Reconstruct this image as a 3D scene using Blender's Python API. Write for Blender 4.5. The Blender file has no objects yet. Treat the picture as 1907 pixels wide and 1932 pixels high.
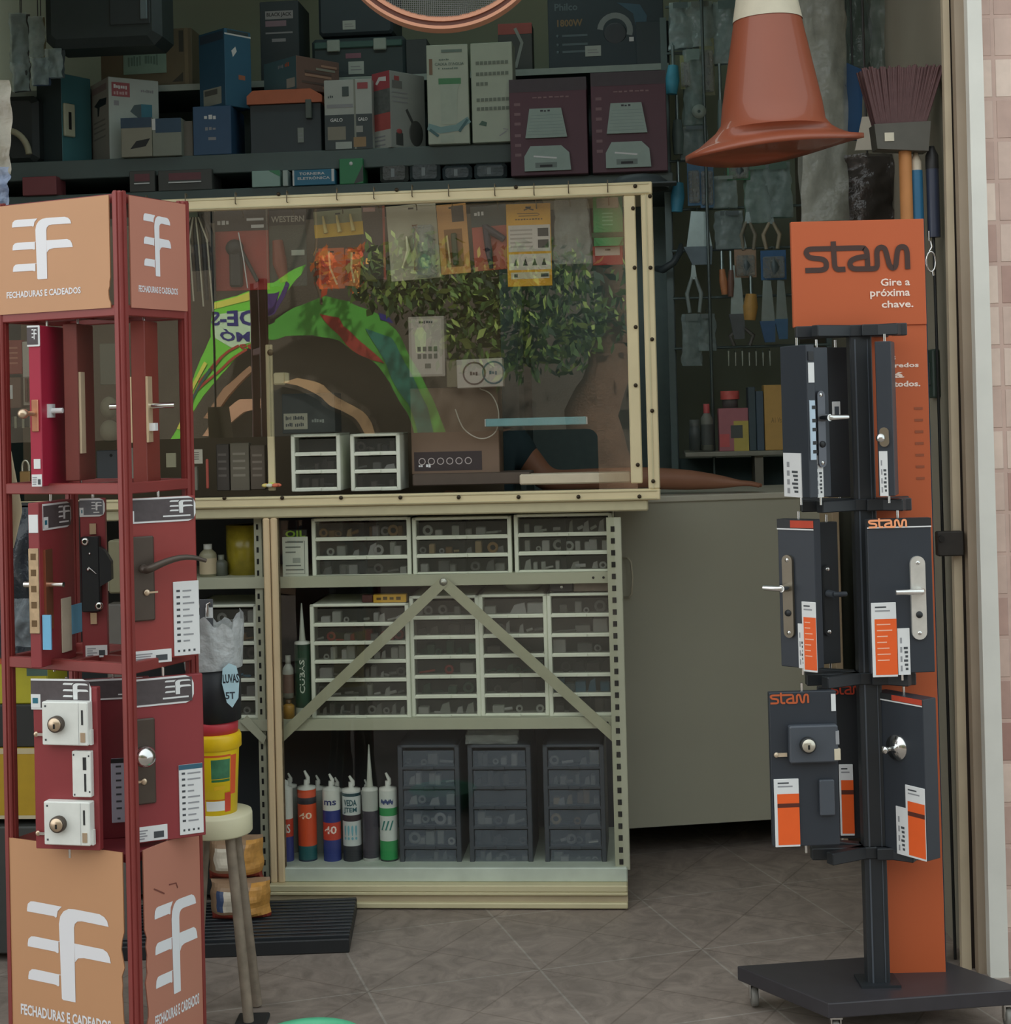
import bpy, math, random
from mathutils import Vector, Matrix, noise
rnd = random.Random(7)
SC = bpy.context.scene
COL = SC.collection
R = math.radians
# ---------------------------------------------------------------- camera
FPX, CX, CY, IW, IH = 3000.0, 953.5, 718.0, 1907.0, 1932.0
EYE = Vector((0, 0, 1.45))
_ro, _pi = R(1.45), R(1.0)
FW = Vector((0, math.cos(_pi), math.sin(_pi)))
_r0, _u0 = Vector((1, 0, 0)), Vector((0, -math.sin(_pi), math.cos(_pi)))
RT = _r0 * math.cos(_ro) - _u0 * math.sin(_ro)
UP = _u0 * math.cos(_ro) + _r0 * math.sin(_ro)
cd = bpy.data.cameras.new('camera'); co = bpy.data.objects.new('camera', cd); COL.objects.link(co)
cd.sensor_fit = 'VERTICAL'; cd.sensor_height = 24; cd.lens = 24 * FPX / IH
cd.shift_y = (CY - IH / 2) / IH; cd.shift_x = 0
cd.clip_start = .05; cd.clip_end = 200
co.matrix_world = Matrix(((RT.x, UP.x, -FW.x, EYE.x), (RT.y, UP.y, -FW.y, EYE.y), (RT.z, UP.z, -FW.z, EYE.z), (0, 0, 0, 1)))
SC.camera = co
# ---------------------------------------------------------------- light and exposure
w = bpy.data.worlds.new('sky'); SC.world = w; w.use_nodes = True
nt = w.node_tree; bg = nt.nodes['Background']
tc = nt.nodes.new('ShaderNodeTexCoord'); sp = nt.nodes.new('ShaderNodeSeparateXYZ')
rp = nt.nodes.new('ShaderNodeMapRange'); rp.inputs[1].default_value = -1; rp.inputs[2].default_value = .8
mx = nt.nodes.new('ShaderNodeMix'); mx.data_type = 'RGBA'
mx.inputs[6].default_value = (.97, 1.0, 1.0, 1); mx.inputs[7].default_value = (.60, .68, .70, 1)
nt.links.new(tc.outputs['Generated'], sp.inputs[0]); nt.links.new(sp.outputs[0], rp.inputs[0])
nt.links.new(rp.outputs[0], mx.inputs[0]); nt.links.new(mx.outputs[2], bg.inputs[0])
bg.inputs[1].default_value = 1.5
sl = bpy.data.lights.new('sun', 'SUN'); so = bpy.data.objects.new('sun', sl); COL.objects.link(so)
sl.energy = 4.2; sl.angle = R(3); sl.color = (1, .96, .90)
so.rotation_euler = Vector((.22, -.62, -.75)).to_track_quat('-Z', 'Y').to_euler(); so.location = (-4, 8, 8)
al = bpy.data.lights.new('interior_fill', 'AREA'); ao = bpy.data.objects.new('interior_fill', al); COL.objects.link(ao)  # added fill light without a fixture, lifts the dim interior
al.shape = 'RECTANGLE'; al.size = 1.6; al.size_y = .25; al.energy = 2.2; al.color = (.78, 1, .96); ao.location = (-.3, 5.35, 3.5)
vs = SC.view_settings; vs.view_transform = 'Standard'; vs.look = 'None'; vs.gamma = 1; vs.use_curve_mapping = False
vs.exposure = 0.3
# ---------------------------------------------------------------- helpers
def ray(px, py):
    return (FW + RT * ((px - CX) / FPX) - UP * ((py - CY) / FPX))
def at(px, py, Y):
    d = ray(px, py); return EYE + d * (Y / d.y)
def at_floor(px, py, z=0.0):
    d = ray(px, py); return EYE + d * ((z - EYE.z) / d.z)
class Fr:
    "an upright plane: x to the right, y away from the camera, z up"
    def __init__(s, o, yaw=0):
        s.o = Vector((o[0], o[1], 0)); s.yaw = R(yaw)
        s.u = Vector((math.cos(s.yaw), math.sin(s.yaw), 0)); s.n = Vector((-math.sin(s.yaw), math.cos(s.yaw), 0))
    def uz(s, px, py, n=0):
        d = ray(px, py); t = ((s.o - EYE).dot(s.n) + n) / d.dot(s.n)
        p = EYE + d * t; return (p - s.o).dot(s.u), p.z
    def rect(s, x0, y0, x1, y1, n=0):
        ym, xm = (y0 + y1) / 2, (x0 + x1) / 2
        a = s.uz(x0, ym, n)[0]; b = s.uz(x1, ym, n)[0]
        return a, b, s.uz(xm, y1, n)[1], s.uz(xm, y0, n)[1]
    def w(s, u, n, z): return s.o + s.u * u + s.n * n + Vector((0, 0, z))
    def sub(s, px, py, n, yaw=0):
        u, z = s.uz(px, py, n); p = s.w(u, n, 0); return Fr((p.x, p.y), math.degrees(s.yaw) + yaw)
def lin(c):
    c = c / 255; return c / 12.92 if c <= .04045 else ((c + .055) / 1.055) ** 2.4
MATS = {}
def M(rgb, rough=.6, metal=0, var=.06, sc=30, bump=0, trans=0, bsc=60, coat=0):
    k = (rgb, rough, metal, var, sc, bump, trans, bsc, coat)
    if k in MATS: return MATS[k]
    m = bpy.data.materials.new('m_%d_%d_%d' % rgb); m.use_nodes = True
    t = m.node_tree; b = t.nodes['Principled BSDF']; c = tuple(lin(v) for v in rgb) + (1,)
    b.inputs['Roughness'].default_value = rough; b.inputs['Metallic'].default_value = metal
    if coat: b.inputs['Coat Weight'].default_value = coat
    tc = t.nodes.new('ShaderNodeTexCoord')
    if var:
        no = t.nodes.new('ShaderNodeTexNoise'); no.inputs['Scale'].default_value = sc; no.inputs['Detail'].default_value = 4
        mx = t.nodes.new('ShaderNodeMix'); mx.data_type = 'RGBA'
        mx.inputs[6].default_value = tuple(min(1, v * (1 - 2 * var)) for v in c[:3]) + (1,)
        mx.inputs[7].default_value = tuple(min(1, v * (1 + 2 * var)) for v in c[:3]) + (1,)
        t.links.new(tc.outputs['Object'], no.inputs['Vector']); t.links.new(no.outputs[0], mx.inputs[0]); t.links.new(mx.outputs[2], b.inputs['Base Color'])
    else: b.inputs['Base Color'].default_value = c
    if bump:
        n2 = t.nodes.new('ShaderNodeTexNoise'); n2.inputs['Scale'].default_value = bsc
        bu = t.nodes.new('ShaderNodeBump'); bu.inputs['Strength'].default_value = bump; bu.inputs['Distance'].default_value = .01
        t.links.new(tc.outputs['Object'], n2.inputs['Vector']); t.links.new(n2.outputs[0], bu.inputs['Height']); t.links.new(bu.outputs[0], b.inputs['Normal'])
    if trans:
        o = t.nodes['Material Output']; tr = t.nodes.new('ShaderNodeBsdfTransparent'); ms = t.nodes.new('ShaderNodeMixShader')
        ms.inputs[0].default_value = trans
        t.links.new(b.outputs[0], ms.inputs[1]); t.links.new(tr.outputs[0], ms.inputs[2]); t.links.new(ms.outputs[0], o.inputs['Surface'])
    MATS[k] = m; return m
def glass(name, fac, tint=(1, 1, 1), rough=0.0, wob=0):
    m = bpy.data.materials.new(name); m.use_nodes = True; t = m.node_tree
    t.nodes.remove(t.nodes['Principled BSDF']); o = t.nodes['Material Output']
    tr = t.nodes.new('ShaderNodeBsdfTransparent'); tr.inputs[0].default_value = tint + (1,)
    gl = t.nodes.new('ShaderNodeBsdfGlossy'); gl.inputs['Roughness'].default_value = rough
    ms = t.nodes.new('ShaderNodeMixShader'); ms.inputs[0].default_value = fac
    if wob:
        tc = t.nodes.new('ShaderNodeTexCoord'); no = t.nodes.new('ShaderNodeTexNoise'); no.inputs['Scale'].default_value = 2.2
        bu = t.nodes.new('ShaderNodeBump'); bu.inputs['Strength'].default_value = wob; bu.inputs['Distance'].default_value = .02
        t.links.new(tc.outputs['Object'], no.inputs['Vector']); t.links.new(no.outputs[0], bu.inputs['Height']); t.links.new(bu.outputs[0], gl.inputs['Normal'])
    t.links.new(tr.outputs[0], ms.inputs[1]); t.links.new(gl.outputs[0], ms.inputs[2]); t.links.new(ms.outputs[0], o.inputs['Surface'])
    return m
FONT = {}
def text_geo(s, bold):
    k = (s, bold)
    if k in FONT: return FONT[k]
    cu = bpy.data.curves.new('t', 'FONT'); cu.body = s; cu.size = 1; cu.resolution_u = 2; cu.offset = bold; cu.align_x = 'LEFT'
    ob = bpy.data.objects.new('t', cu); COL.objects.link(ob)
    me = bpy.data.meshes.new_from_object(ob.evaluated_get(bpy.context.evaluated_depsgraph_get()))
    vs_ = [(v.co.x, v.co.y) for v in me.vertices]; fs = [tuple(p.vertices) for p in me.polygons]
    bpy.data.objects.remove(ob); bpy.data.curves.remove(cu); bpy.data.meshes.remove(me)
    if not vs_: vs_ = [(0, 0), (1, 0), (1, 1)]; fs = []
    x0 = min(v[0] for v in vs_); x1 = max(v[0] for v in vs_); y0 = min(v[1] for v in vs_); y1 = max(v[1] for v in vs_)
    FONT[k] = (vs_, fs, x0, x1, y0, y1); return FONT[k]
class MB:
    "collects shapes, then builds ONE mesh object"
    def __init__(s): s.v = []; s.f = []; s.mi = []; s.sm = []; s.ms = []; s.xf = None
    def _m(s, m):
        if m not in s.ms: s.ms.append(m)
        return s.ms.index(m)
    def add(s, vs, fs, m, smooth=False):
        b = len(s.v); i = s._m(m)
        for p in vs:
            p = Vector(p)
            s.v.append(tuple(s.xf @ p) if s.xf is not None else tuple(p))
        for f in fs: s.f.append(tuple(b + k for k in f)); s.mi.append(i); s.sm.append(smooth)
        return s
    def box(s, x0, x1, y0, y1, z0, z1, m, c=0):
        if c:
            c = min(c, abs(x1 - x0) * .3, abs(z1 - z0) * .3, abs(y1 - y0) * .3)
            o = [(x0, z0 + c), (x0 + c, z0), (x1 - c, z0), (x1, z0 + c), (x1, z1 - c), (x1 - c, z1), (x0 + c, z1), (x0, z1 - c)]
            q = [(x0 + c, z0 + c * 1.6), (x0 + c * 1.6, z0 + c), (x1 - c * 1.6, z0 + c), (x1 - c, z0 + c * 1.6), (x1 - c, z1 - c * 1.6), (x1 - c * 1.6, z1 - c), (x0 + c * 1.6, z1 - c), (x0 + c, z1 - c * 1.6)]
            vs_ = [(a, y0, b) for a, b in q] + [(a, y0 + c, b) for a, b in o] + [(a, y1 - c, b) for a, b in o] + [(a, y1, b) for a, b in q]
            fs = [tuple(range(8)), tuple(range(31, 23, -1))]
            for k in range(3):
                for j in range(8): fs.append((k * 8 + j, k * 8 + 8 + j, k * 8 + 8 + (j + 1) % 8, k * 8 + (j + 1) % 8))
            return s.add(vs_, fs, m)
        vs_ = [(x, y, z) for z in (z0, z1) for y in (y0, y1) for x in (x0, x1)]
        return s.add(vs_, [(0, 2, 3, 1), (4, 5, 7, 6), (0, 1, 5, 4), (2, 6, 7, 3), (0, 4, 6, 2), (1, 3, 7, 5)], m)
    def card(s, x0, x1, z0, z1, y, m):
        return s.add([(x0, y, z0), (x1, y, z0), (x1, y, z1), (x0, y, z1)], [(0, 1, 2, 3)], m)
    def prism(s, pts, y0, y1, m, smooth=False):
        n = len(pts); vs_ = [(a, y0, b) for a, b in pts] + [(a, y1, b) for a, b in pts]
        s.add(vs_, [tuple(range(n)), tuple(range(2 * n - 1, n - 1, -1))], m)
        return s.add(vs_, [(i, n + i, n + (i + 1) % n, (i + 1) % n) for i in range(n)], m, smooth)
    def flat(s, pts, y, m):
        return s.add([(a, y, b) for a, b in pts], [tuple(range(len(pts)))], m)
    def cyl(s, p0, p1, r0, r1, m, n=16, cap=True):
        return s.tube([p0, p1], [r0, r1], m, n, cap)
    def tube(s, pts, r, m, n=8, cap=True):
        pts = [Vector(p) for p in pts]; k = len(pts); rs = r if isinstance(r, (list, tuple)) else [r] * k
        vs_ = []; t0 = None
        for i, p in enumerate(pts):
            t = (pts[min(i + 1, k - 1)] - pts[max(i - 1, 0)]).normalized()
            if t0 is None:
                a = t.orthogonal().normalized()
            else:
                a = (a - t * a.dot(t)).normalized()
            t0 = t; b = t.cross(a)
            for j in range(n):
                an = 2 * math.pi * j / n; vs_.append(p + (a * math.cos(an) + b * math.sin(an)) * rs[i])
        fs = [(i * n + j, i * n + (j + 1) % n, i * n + n + (j + 1) % n, i * n + n + j) for i in range(k - 1) for j in range(n)]
        s.add(vs_, fs, m, True)
        if cap: s.add(vs_[:n], [tuple(range(n - 1, -1, -1))], m); s.add(vs_[-n:], [tuple(range(n))], m)
        return s
    def lathe(s, prof, c, m, n=24, ax='z', smooth=True):
        vs_ = []
        for r, h in prof:
            for j in range(n):
                a = 2 * math.pi * j / n; x, y = r * math.cos(a), r * math.sin(a)
                vs_.append((c[0] + x, c[1] + y, c[2] + h) if ax == 'z' else (c[0] + x, c[1] + h, c[2] + y))
        fs = []
        for i in range(len(prof) - 1):
            for j in range(n):
                q = (i * n + j, i * n + (j + 1) % n, i * n + n + (j + 1) % n, i * n + n + j)
                fs.append(q if ax == 'z' else q[::-1])
        return s.add(vs_, fs, m, smooth)
    def ball(s, c, r, m, n=12):
        rx, ry, rz = r if isinstance(r, tuple) else (r, r, r); vs_ = []; fs = []
        for i in range(n + 1):
            t = math.pi * i / n
            for j in range(n): a = 2 * math.pi * j / n; vs_.append((c[0] + rx * math.sin(t) * math.cos(a), c[1] + ry * math.sin(t) * math.sin(a), c[2] + rz * math.cos(t)))
        for i in range(n):
            for j in range(n): fs.append((i * n + j, i * n + n + j, i * n + n + (j + 1) % n, i * n + (j + 1) % n))
        return s.add(vs_, fs, m, True)
    def stroke(s, pts, w_, y, m, closed=False):
        k = len(pts); L = []; Rr = []
        for i in range(k):
            a = pts[max(i - 1, 0)]; b = pts[min(i + 1, k - 1)]
            dx, dz = b[0] - a[0], b[1] - a[1]; l = math.hypot(dx, dz) or 1
            L.append((pts[i][0] - dz / l * w_ / 2, pts[i][1] + dx / l * w_ / 2)); Rr.append((pts[i][0] + dz / l * w_ / 2, pts[i][1] - dx / l * w_ / 2))
        vs_ = [(a, y, b) for a, b in L] + [(a, y, b) for a, b in Rr]
        return s.add(vs_, [(i + k, i + k + 1, i + 1, i) for i in range(k - 1)], m)
    def text(s, t, x0, x1, z0, z1, y, m, bold=.0):
        "fits a line of lettering into a rectangle facing -y"
        v, f, a, b, c, d = text_geo(t, bold); kx = (x1 - x0) / (b - a); kz = (z1 - z0) / (d - c)
        return s.add([(x0 + (p[0] - a) * kx, y, z0 + (p[1] - c) * kz) for p in v], f, m)
    def scrib(s, t, x0, x1, z0, z1, y, m, bold=0):
        "small uneven blocks for print that is too blurred to read"
        r = random.Random(t); n = max(3, len(t)); w_ = (x1 - x0) / n
        for i in range(n):
            if t[i % len(t)] != ' ': s.card(x0 + w_ * i, x0 + w_ * (i + r.uniform(.55, .85)), z0 + (z1 - z0) * r.uniform(0, .2), z1 - (z1 - z0) * r.uniform(0, .3), y, m)
        return s
    def sheet(s, x0, x1, z0, z1, y, m, amp=.01, nx=10, nz=16, seed=0, fr=14, taper=0, curve=0):
        vs_ = []
        for j in range(nz + 1):
            for i in range(nx + 1):
                a, b = i / nx, j / nz; k = 1 - taper * b
                x = x0 + (x1 - x0) * (.5 + (a - .5) * k); z = z0 + (z1 - z0) * b
                d = noise.noise(Vector((x * fr + seed * 3.1, z * fr * .6, seed))) + .5 * noise.noise(Vector((x * fr * 3, z * fr * 2 + seed, seed)))
                e = noise.noise(Vector((z * fr, seed, b * 4))) * amp * .5
                vs_.append((x + e, y + d * amp - curve * (1 - (2 * a - 1) ** 2), z))
        return s.add(vs_, [(j * (nx + 1) + i, j * (nx + 1) + i + 1, (j + 1) * (nx + 1) + i + 1, (j + 1) * (nx + 1) + i) for j in range(nz) for i in range(nx)], m, True)
    def build(s, name, parent=None, loc=None, rz=0, bevel=0):
        me = bpy.data.meshes.new(name); me.from_pydata(s.v, [], s.f)
        for m in s.ms: me.materials.append(m)
        me.polygons.foreach_set('material_index', s.mi); me.polygons.foreach_set('use_smooth', s.sm)
        me.update()
        o = bpy.data.objects.new(name, me); COL.objects.link(o)
        if parent is not None: o.parent = parent
        if loc is not None: o.location = loc
        o.rotation_euler.z = rz
        if bevel:
            b = o.modifiers.new('bevel', 'BEVEL'); b.width = bevel; b.segments = 2; b.limit_method = 'ANGLE'
        return o
def tag(o, label=None, cat=None, group=None, kind=None):
    if label: o['label'] = label
    if cat: o['category'] = cat
    if group: o['group'] = group
    if kind: o['kind'] = kind
    return o
def T(name, label, cat, loc, rz=0, group=None):
    o = bpy.data.objects.new(name, None); COL.objects.link(o); o.empty_display_size = .05
    o.location = loc; o.rotation_euler.z = rz
    return tag(o, label, cat, group)
def copy_tree(o, parent=None):
    c = o.copy(); COL.objects.link(c)
    if parent is not None: c.parent = parent
    for ch in [x for x in o.children]: copy_tree(ch, c)
    return c
def XF(x=0, y=0, z=0, rz=0, rx=0, ry=0):
    return Matrix.Translation((x, y, z)) @ Matrix.Rotation(rz, 4, 'Z') @ Matrix.Rotation(ry, 4, 'Y') @ Matrix.Rotation(rx, 4, 'X')
# ================================================================ setting
S = Fr((.312, 4.64), -5)                       # the shop's own axes: the display counter's front plane
def struct(mb, name, **k):
    o = mb.build(name, **k); o['kind'] = 'structure'; return o
def floor_mat():
    m = bpy.data.materials.new('floor_tiles'); m.use_nodes = True; t = m.node_tree; b = t.nodes['Principled BSDF']
    tc = t.nodes.new('ShaderNodeTexCoord'); p0 = at_floor(1324, 1791)
    def grid(an, size, mort, cols):
        mp = t.nodes.new('ShaderNodeMapping'); mp.inputs['Rotation'].default_value[2] = R(an); q = Matrix.Rotation(R(an), 3, 'Z') @ p0
        mp.inputs['Location'].default_value = (-q.x, -q.y, 0)
        br = t.nodes.new('ShaderNodeTexBrick'); br.offset = 0; br.inputs['Scale'].default_value = 1
        br.inputs['Brick Width'].default_value = size; br.inputs['Row Height'].default_value = size; br.inputs['Mortar Size'].default_value = mort; br.inputs['Mortar Smooth'].default_value = .4
        for k, c in zip(('Color1', 'Color2', 'Mortar'), cols): br.inputs[k].default_value = c + (1,)
        t.links.new(tc.outputs['Object'], mp.inputs[0]); t.links.new(mp.outputs[0], br.inputs[0]); return br
    br = grid(-16, .45, .0035, ((.30, .248, .212), (.265, .218, .186), (.37, .33, .29)))
    b2 = grid(29, .45 / 1.41421 / 1, .003, ((1, 1, 1), (.96, .96, .96), (.62, .60, .58)))
    no = t.nodes.new('ShaderNodeTexNoise'); no.inputs['Scale'].default_value = 9; no.inputs['Detail'].default_value = 10; no.inputs['Distortion'].default_value = 1.6; no.inputs['Roughness'].default_value = .65
    rp = t.nodes.new('ShaderNodeMapRange'); rp.inputs[1].default_value = .3; rp.inputs[2].default_value = .7; rp.inputs[3].default_value = .68; rp.inputs[4].default_value = 1.28
    m1 = t.nodes.new('ShaderNodeMix'); m1.data_type = 'RGBA'; m1.blend_type = 'MULTIPLY'; m1.inputs[0].default_value = .75
    mx = t.nodes.new('ShaderNodeMix'); mx.data_type = 'RGBA'; mx.blend_type = 'MULTIPLY'; mx.inputs[0].default_value = 1
    t.links.new(tc.outputs['Object'], no.inputs[0]); t.links.new(no.outputs[0], rp.inputs[0])
    t.links.new(br.outputs[0], m1.inputs[6]); t.links.new(b2.outputs[0], m1.inputs[7])
    t.links.new(m1.outputs[2], mx.inputs[6]); t.links.new(rp.outputs[0], mx.inputs[7])
    t.links.new(mx.outputs[2], b.inputs['Base Color']); b.inputs['Roughness'].default_value = .5
    return m
def tile_wall_mat():
    m = bpy.data.materials.new('wall_tiles'); m.use_nodes = True; t = m.node_tree; b = t.nodes['Principled BSDF']
    tc = t.nodes.new('ShaderNodeTexCoord'); sp = t.nodes.new('ShaderNodeSeparateXYZ'); cb = t.nodes.new('ShaderNodeCombineXYZ')
    br = t.nodes.new('ShaderNodeTexBrick'); br.offset = 0; br.inputs['Scale'].default_value = 1
    br.inputs['Brick Width'].default_value = .105; br.inputs['Row Height'].default_value = .105; br.inputs['Mortar Size'].default_value = .006; br.inputs['Mortar Smooth'].default_value = .3
    br.inputs['Bias'].default_value = 0
    c = [tuple(lin(v) for v in q) + (1,) for q in ((228, 208, 194), (168, 130, 120), (200, 172, 160))]
    br.inputs['Color1'].default_value = c[0]; br.inputs['Color2'].default_value = c[1]; br.inputs['Mortar'].default_value = c[2]
    no = t.nodes.new('ShaderNodeTexNoise'); no.inputs['Scale'].default_value = 22; no.inputs['Detail'].default_value = 6
    rp = t.nodes.new('ShaderNodeMapRange'); rp.inputs[3].default_value = .8; rp.inputs[4].default_value = 1.15
    mx = t.nodes.new('ShaderNodeMix'); mx.data_type = 'RGBA'; mx.blend_type = 'MULTIPLY'; mx.inputs[0].default_value = 1
    bu = t.nodes.new('ShaderNodeBump'); bu.inputs['Strength'].default_value = .5; bu.inputs['Distance'].default_value = .01
    t.links.new(tc.outputs['Object'], sp.inputs[0]); t.links.new(sp.outputs[0], cb.inputs[0]); t.links.new(sp.outputs[2], cb.inputs[1])
    t.links.new(cb.outputs[0], br.inputs[0]); t.links.new(tc.outputs['Object'], no.inputs[0]); t.links.new(no.outputs[0], rp.inputs[0])
    t.links.new(br.outputs[0], mx.inputs[6]); t.links.new(rp.outputs[0], mx.inputs[7]); t.links.new(mx.outputs[2], b.inputs['Base Color'])
    t.links.new(br.outputs['Fac'], bu.inputs['Height']); bu.invert = True; t.links.new(bu.outputs[0], b.inputs['Normal'])
    b.inputs['Roughness'].default_value = .55
    return m
WALL = M((196, 208, 186), .8, 0, .05, 3)
struct(MB().box(-8, 8, -9, 9, -.1, 0, floor_mat()), 'floor')
struct(MB().box(-4, 3.2, 0, .1, 0, 3.6, WALL), 'wall_back', loc=tuple(S.w(0, 2.1, 0)), rz=S.yaw)
struct(MB().box(-.1, 0, 0, 2.9, 0, 3.6, M((140, 140, 128), .8)), 'wall_left', loc=(-2.3, 3.95, 0), rz=0)
_rw = at(1800, 900, 4.1)
RW = Fr((_rw.x, _rw.y), -90 - 2)               # right inner wall: local x runs towards the camera
struct(MB().box(0, .12, 0, 2.7, 0, 3.6, M((142, 136, 120), .8, 0, .08, 4)), 'wall_right', loc=(_rw.x, _rw.y, 0), rz=R(-2))
struct(MB().box(-4, 3.2, 4.0, 8.2, 3.6, 3.7, M((196, 200, 190), .8)), 'ceiling')
struct(MB().box(-4, 3.2, 3.7, 3.9, 3.1, 3.2, M((150, 150, 140), .8)), 'added_canopy')  # unseen canopy, added to shade the cone and top of the doorway
def strip(x0t, x1t, x0b, x1b, yb, Y, dep, m, name, yt=-40):
    p = [at(x0b, yb, Y), at(x1b, yb, Y), at(x1t, yt, Y), at(x0t, yt, Y)]
    zt = 3.1; q = []
    for a, b in ((p[0], p[3]), (p[1], p[2])):
        k = (zt - a.z) / (b.z - a.z); k0 = (0 - a.z) / (b.z - a.z)
        q.append((a + (b - a) * k0, a + (b - a) * k))
    pts = [(q[0][0].x, 0), (q[1][0].x, 0), (q[1][1].x, zt), (q[0][1].x, zt)]
    return struct(MB().prism(pts, Y, Y + dep, m), name)
strip(1823, 1850, 1868, 1903, 1830, 3.99, .06, M((222, 222, 214), .5, 0, .05, 9), 'trim_1')
strip(1798, 1823, 1846, 1868, 1830, 4.02, .03, M((158, 143, 124), .6, 0, .10, 6), 'trim_2')
strip(1786, 1800, 1832, 1847, 1830, 4.06, .02, M((60, 50, 44), .7), 'trim_3')
strip(1777, 1789, 1815, 1833, 1830, 4.05, .02, M((190, 176, 150), .6, 0, .10, 8), 'trim_4')
_a = at(1850, 0, 4.03).x; _b = at(1905, 1830, 4.03)
struct(MB().prism([(_b.x - .002, 0), (3.2, 0), (3.2, 3.1), (_a - .035, 3.1)], 0, .1, tile_wall_mat()), 'wall_front', loc=(0, 4.03, 0))
struct(MB().box(-5, 3.2, 3.9, 4.0, 3.1, 5.4, M((150, 140, 130), .8)), 'trim_5')
struct(MB().box(-5, -2.3, 3.95, 4.05, 0, 3.4, M((170, 160, 150), .8)), 'wall_left_front')
# ================================================================ glazed showcase on the counter
CREAM = M((222, 208, 168), .45, .1, .05, 12)
CREAM2 = M((205, 196, 158), .5, .1, .05, 12)
STEEL = M((176, 178, 156), .5, .15, .05, 10)
DARK = M((30, 34, 34), .6)
HOLE = M((18, 18, 16), .8, 0, 0)
WHITE = M((228, 230, 224), .5)
PANE = glass('acrylic_pane', .27, (.93, .94, .90), .0, .05)
PANE2 = glass('lower_pane', .05, (.95, .96, .93), .0, .03)
zc = S.uz(800, 952, -.03)[1]
t = T('glass_showcase', 'cream framed showcase with a clear front sheet standing on the counter', 'showcase', S.w(0, 0, zc), S.yaw)
def sr(x0, y0, x1, y1, n=0):
    a, b, c, d = S.rect(x0, y0, x1, y1, n); return a, b, c - zc, d - zc
uL = S.uz(-70, 660, -.03)[0]
uR0, uR1 = S.uz(1216, 650, -.03)[0], S.uz(1238, 650, -.03)[0]
zt0, zt1 = sr(800, 358, 801, 382, -.03)[2:]
zb0, zb1 = sr(800, 931, 801, 952, -.03)[2:]
def rail_x(name, z0, z1):
    b = MB().box(uL, uR1, -.03, 0, z0, z1, CREAM, .003); k = (z1 - z0)
    b.box(uL, uR1 - .01, -.033, -.03, z0 + k * .12, z0 + k * .2, CREAM2); b.box(uL, uR1 - .01, -.033, -.03, z1 - k * .2, z1 - k * .12, CREAM2)
    return b.build(name, t)
top = rail_x('top_rail', zt0, zt1); bot = rail_x('bottom_rail', zb0, zb1)
post = MB().box(uR0, uR1, -.031, 0, zb1, zt0, CREAM, .003).box(uR0 + .012, uR0 + .016, -.033, -.03, zb1, zt0, CREAM2).build('outer_post', t)
a, b, c, d = sr(1183, 358, 1205, 912, -.02)
inn = MB().box(a, b, -.026, -.008, c, zt0, CREAM, .003).build('inner_post', t)
def screw(px, py, par, n=-.034):
    u, z = S.uz(px, py, n)
    MB().lathe([(0, -.002), (.0052, -.002), (.006, 0), (.006, .003)], (u, n, z - zc), M((60, 50, 36), .4, .6), 12, 'y').build('screw', par)
for x in (320, 423, 532, 643, 755, 865, 978, 1091, 1206): screw(x, 940 - (x - 423) * .004, bot)
for x, y in ((1226, 370), (1227, 505), (1230, 640), (1230, 775), (1232, 908)): screw(x, y, post)
for x, y in ((1194, 393), (1197, 505), (1199, 617), (1199, 727), (1203, 877)): screw(x, y, inn, -.029)
for x, y in ((525, 366), (748, 358), (973, 353), (1198, 351)): screw(x, y, top)
# the sheet, cut out along the bottom for serving
zs = S.uz(700, 819, -.006)[1] - zc; uc = S.uz(1129, 870, -.006)[0]; ul = S.uz(20, 870, -.006)[0]
# left sheet is flat, the right one bows inwards a little between its edges
uS0, uS1 = S.uz(507, 650, -.02)[0], S.uz(1196, 650, -.02)[0]; SAG = .046
def pane_n(u):
    if u < uS0: return -.018
    k = (u - uS0) / (uS1 - uS0); return -.022 + SAG * (1 - (2 * k - 1) ** 2)
def pane_normal(u):
    g = 0 if u < uS0 else -SAG * 4 * (2 * (u - uS0) / (uS1 - uS0) - 1) / (uS1 - uS0)
    return (S.n - S.u * g).normalized()
MB().add([(uL, -.018, zs), (uS0 + .004, -.018, zs), (uS0 + .004, -.018, zt0), (uL, -.018, zt0)], [(0, 1, 2, 3)], PANE).build('clear_sheet', t)
us = [uS0 + (uS1 - uS0) * i / 56 for i in range(57)] + [uc - .03 + .03 * math.sin(R(q)) for q in range(0, 91, 15)]
us = sorted(us); low = []
for u in us:
    if u <= uc - .03: low.append(zs)
    elif u < uc: q = (u - uc + .03) / .03; low.append(zs - .03 + .03 * math.sqrt(max(0, 1 - q * q)))
    else: low.append(zb1)
vs_ = []
for u, z in zip(us, low): vs_ += [(u, pane_n(u), z), (u, pane_n(u), zt0)]
MB().add(vs_, [(2 * i, 2 * i + 2, 2 * i + 3, 2 * i + 1) for i in range(len(us) - 1)], PANE, True).build('clear_sheet', t)
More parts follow.
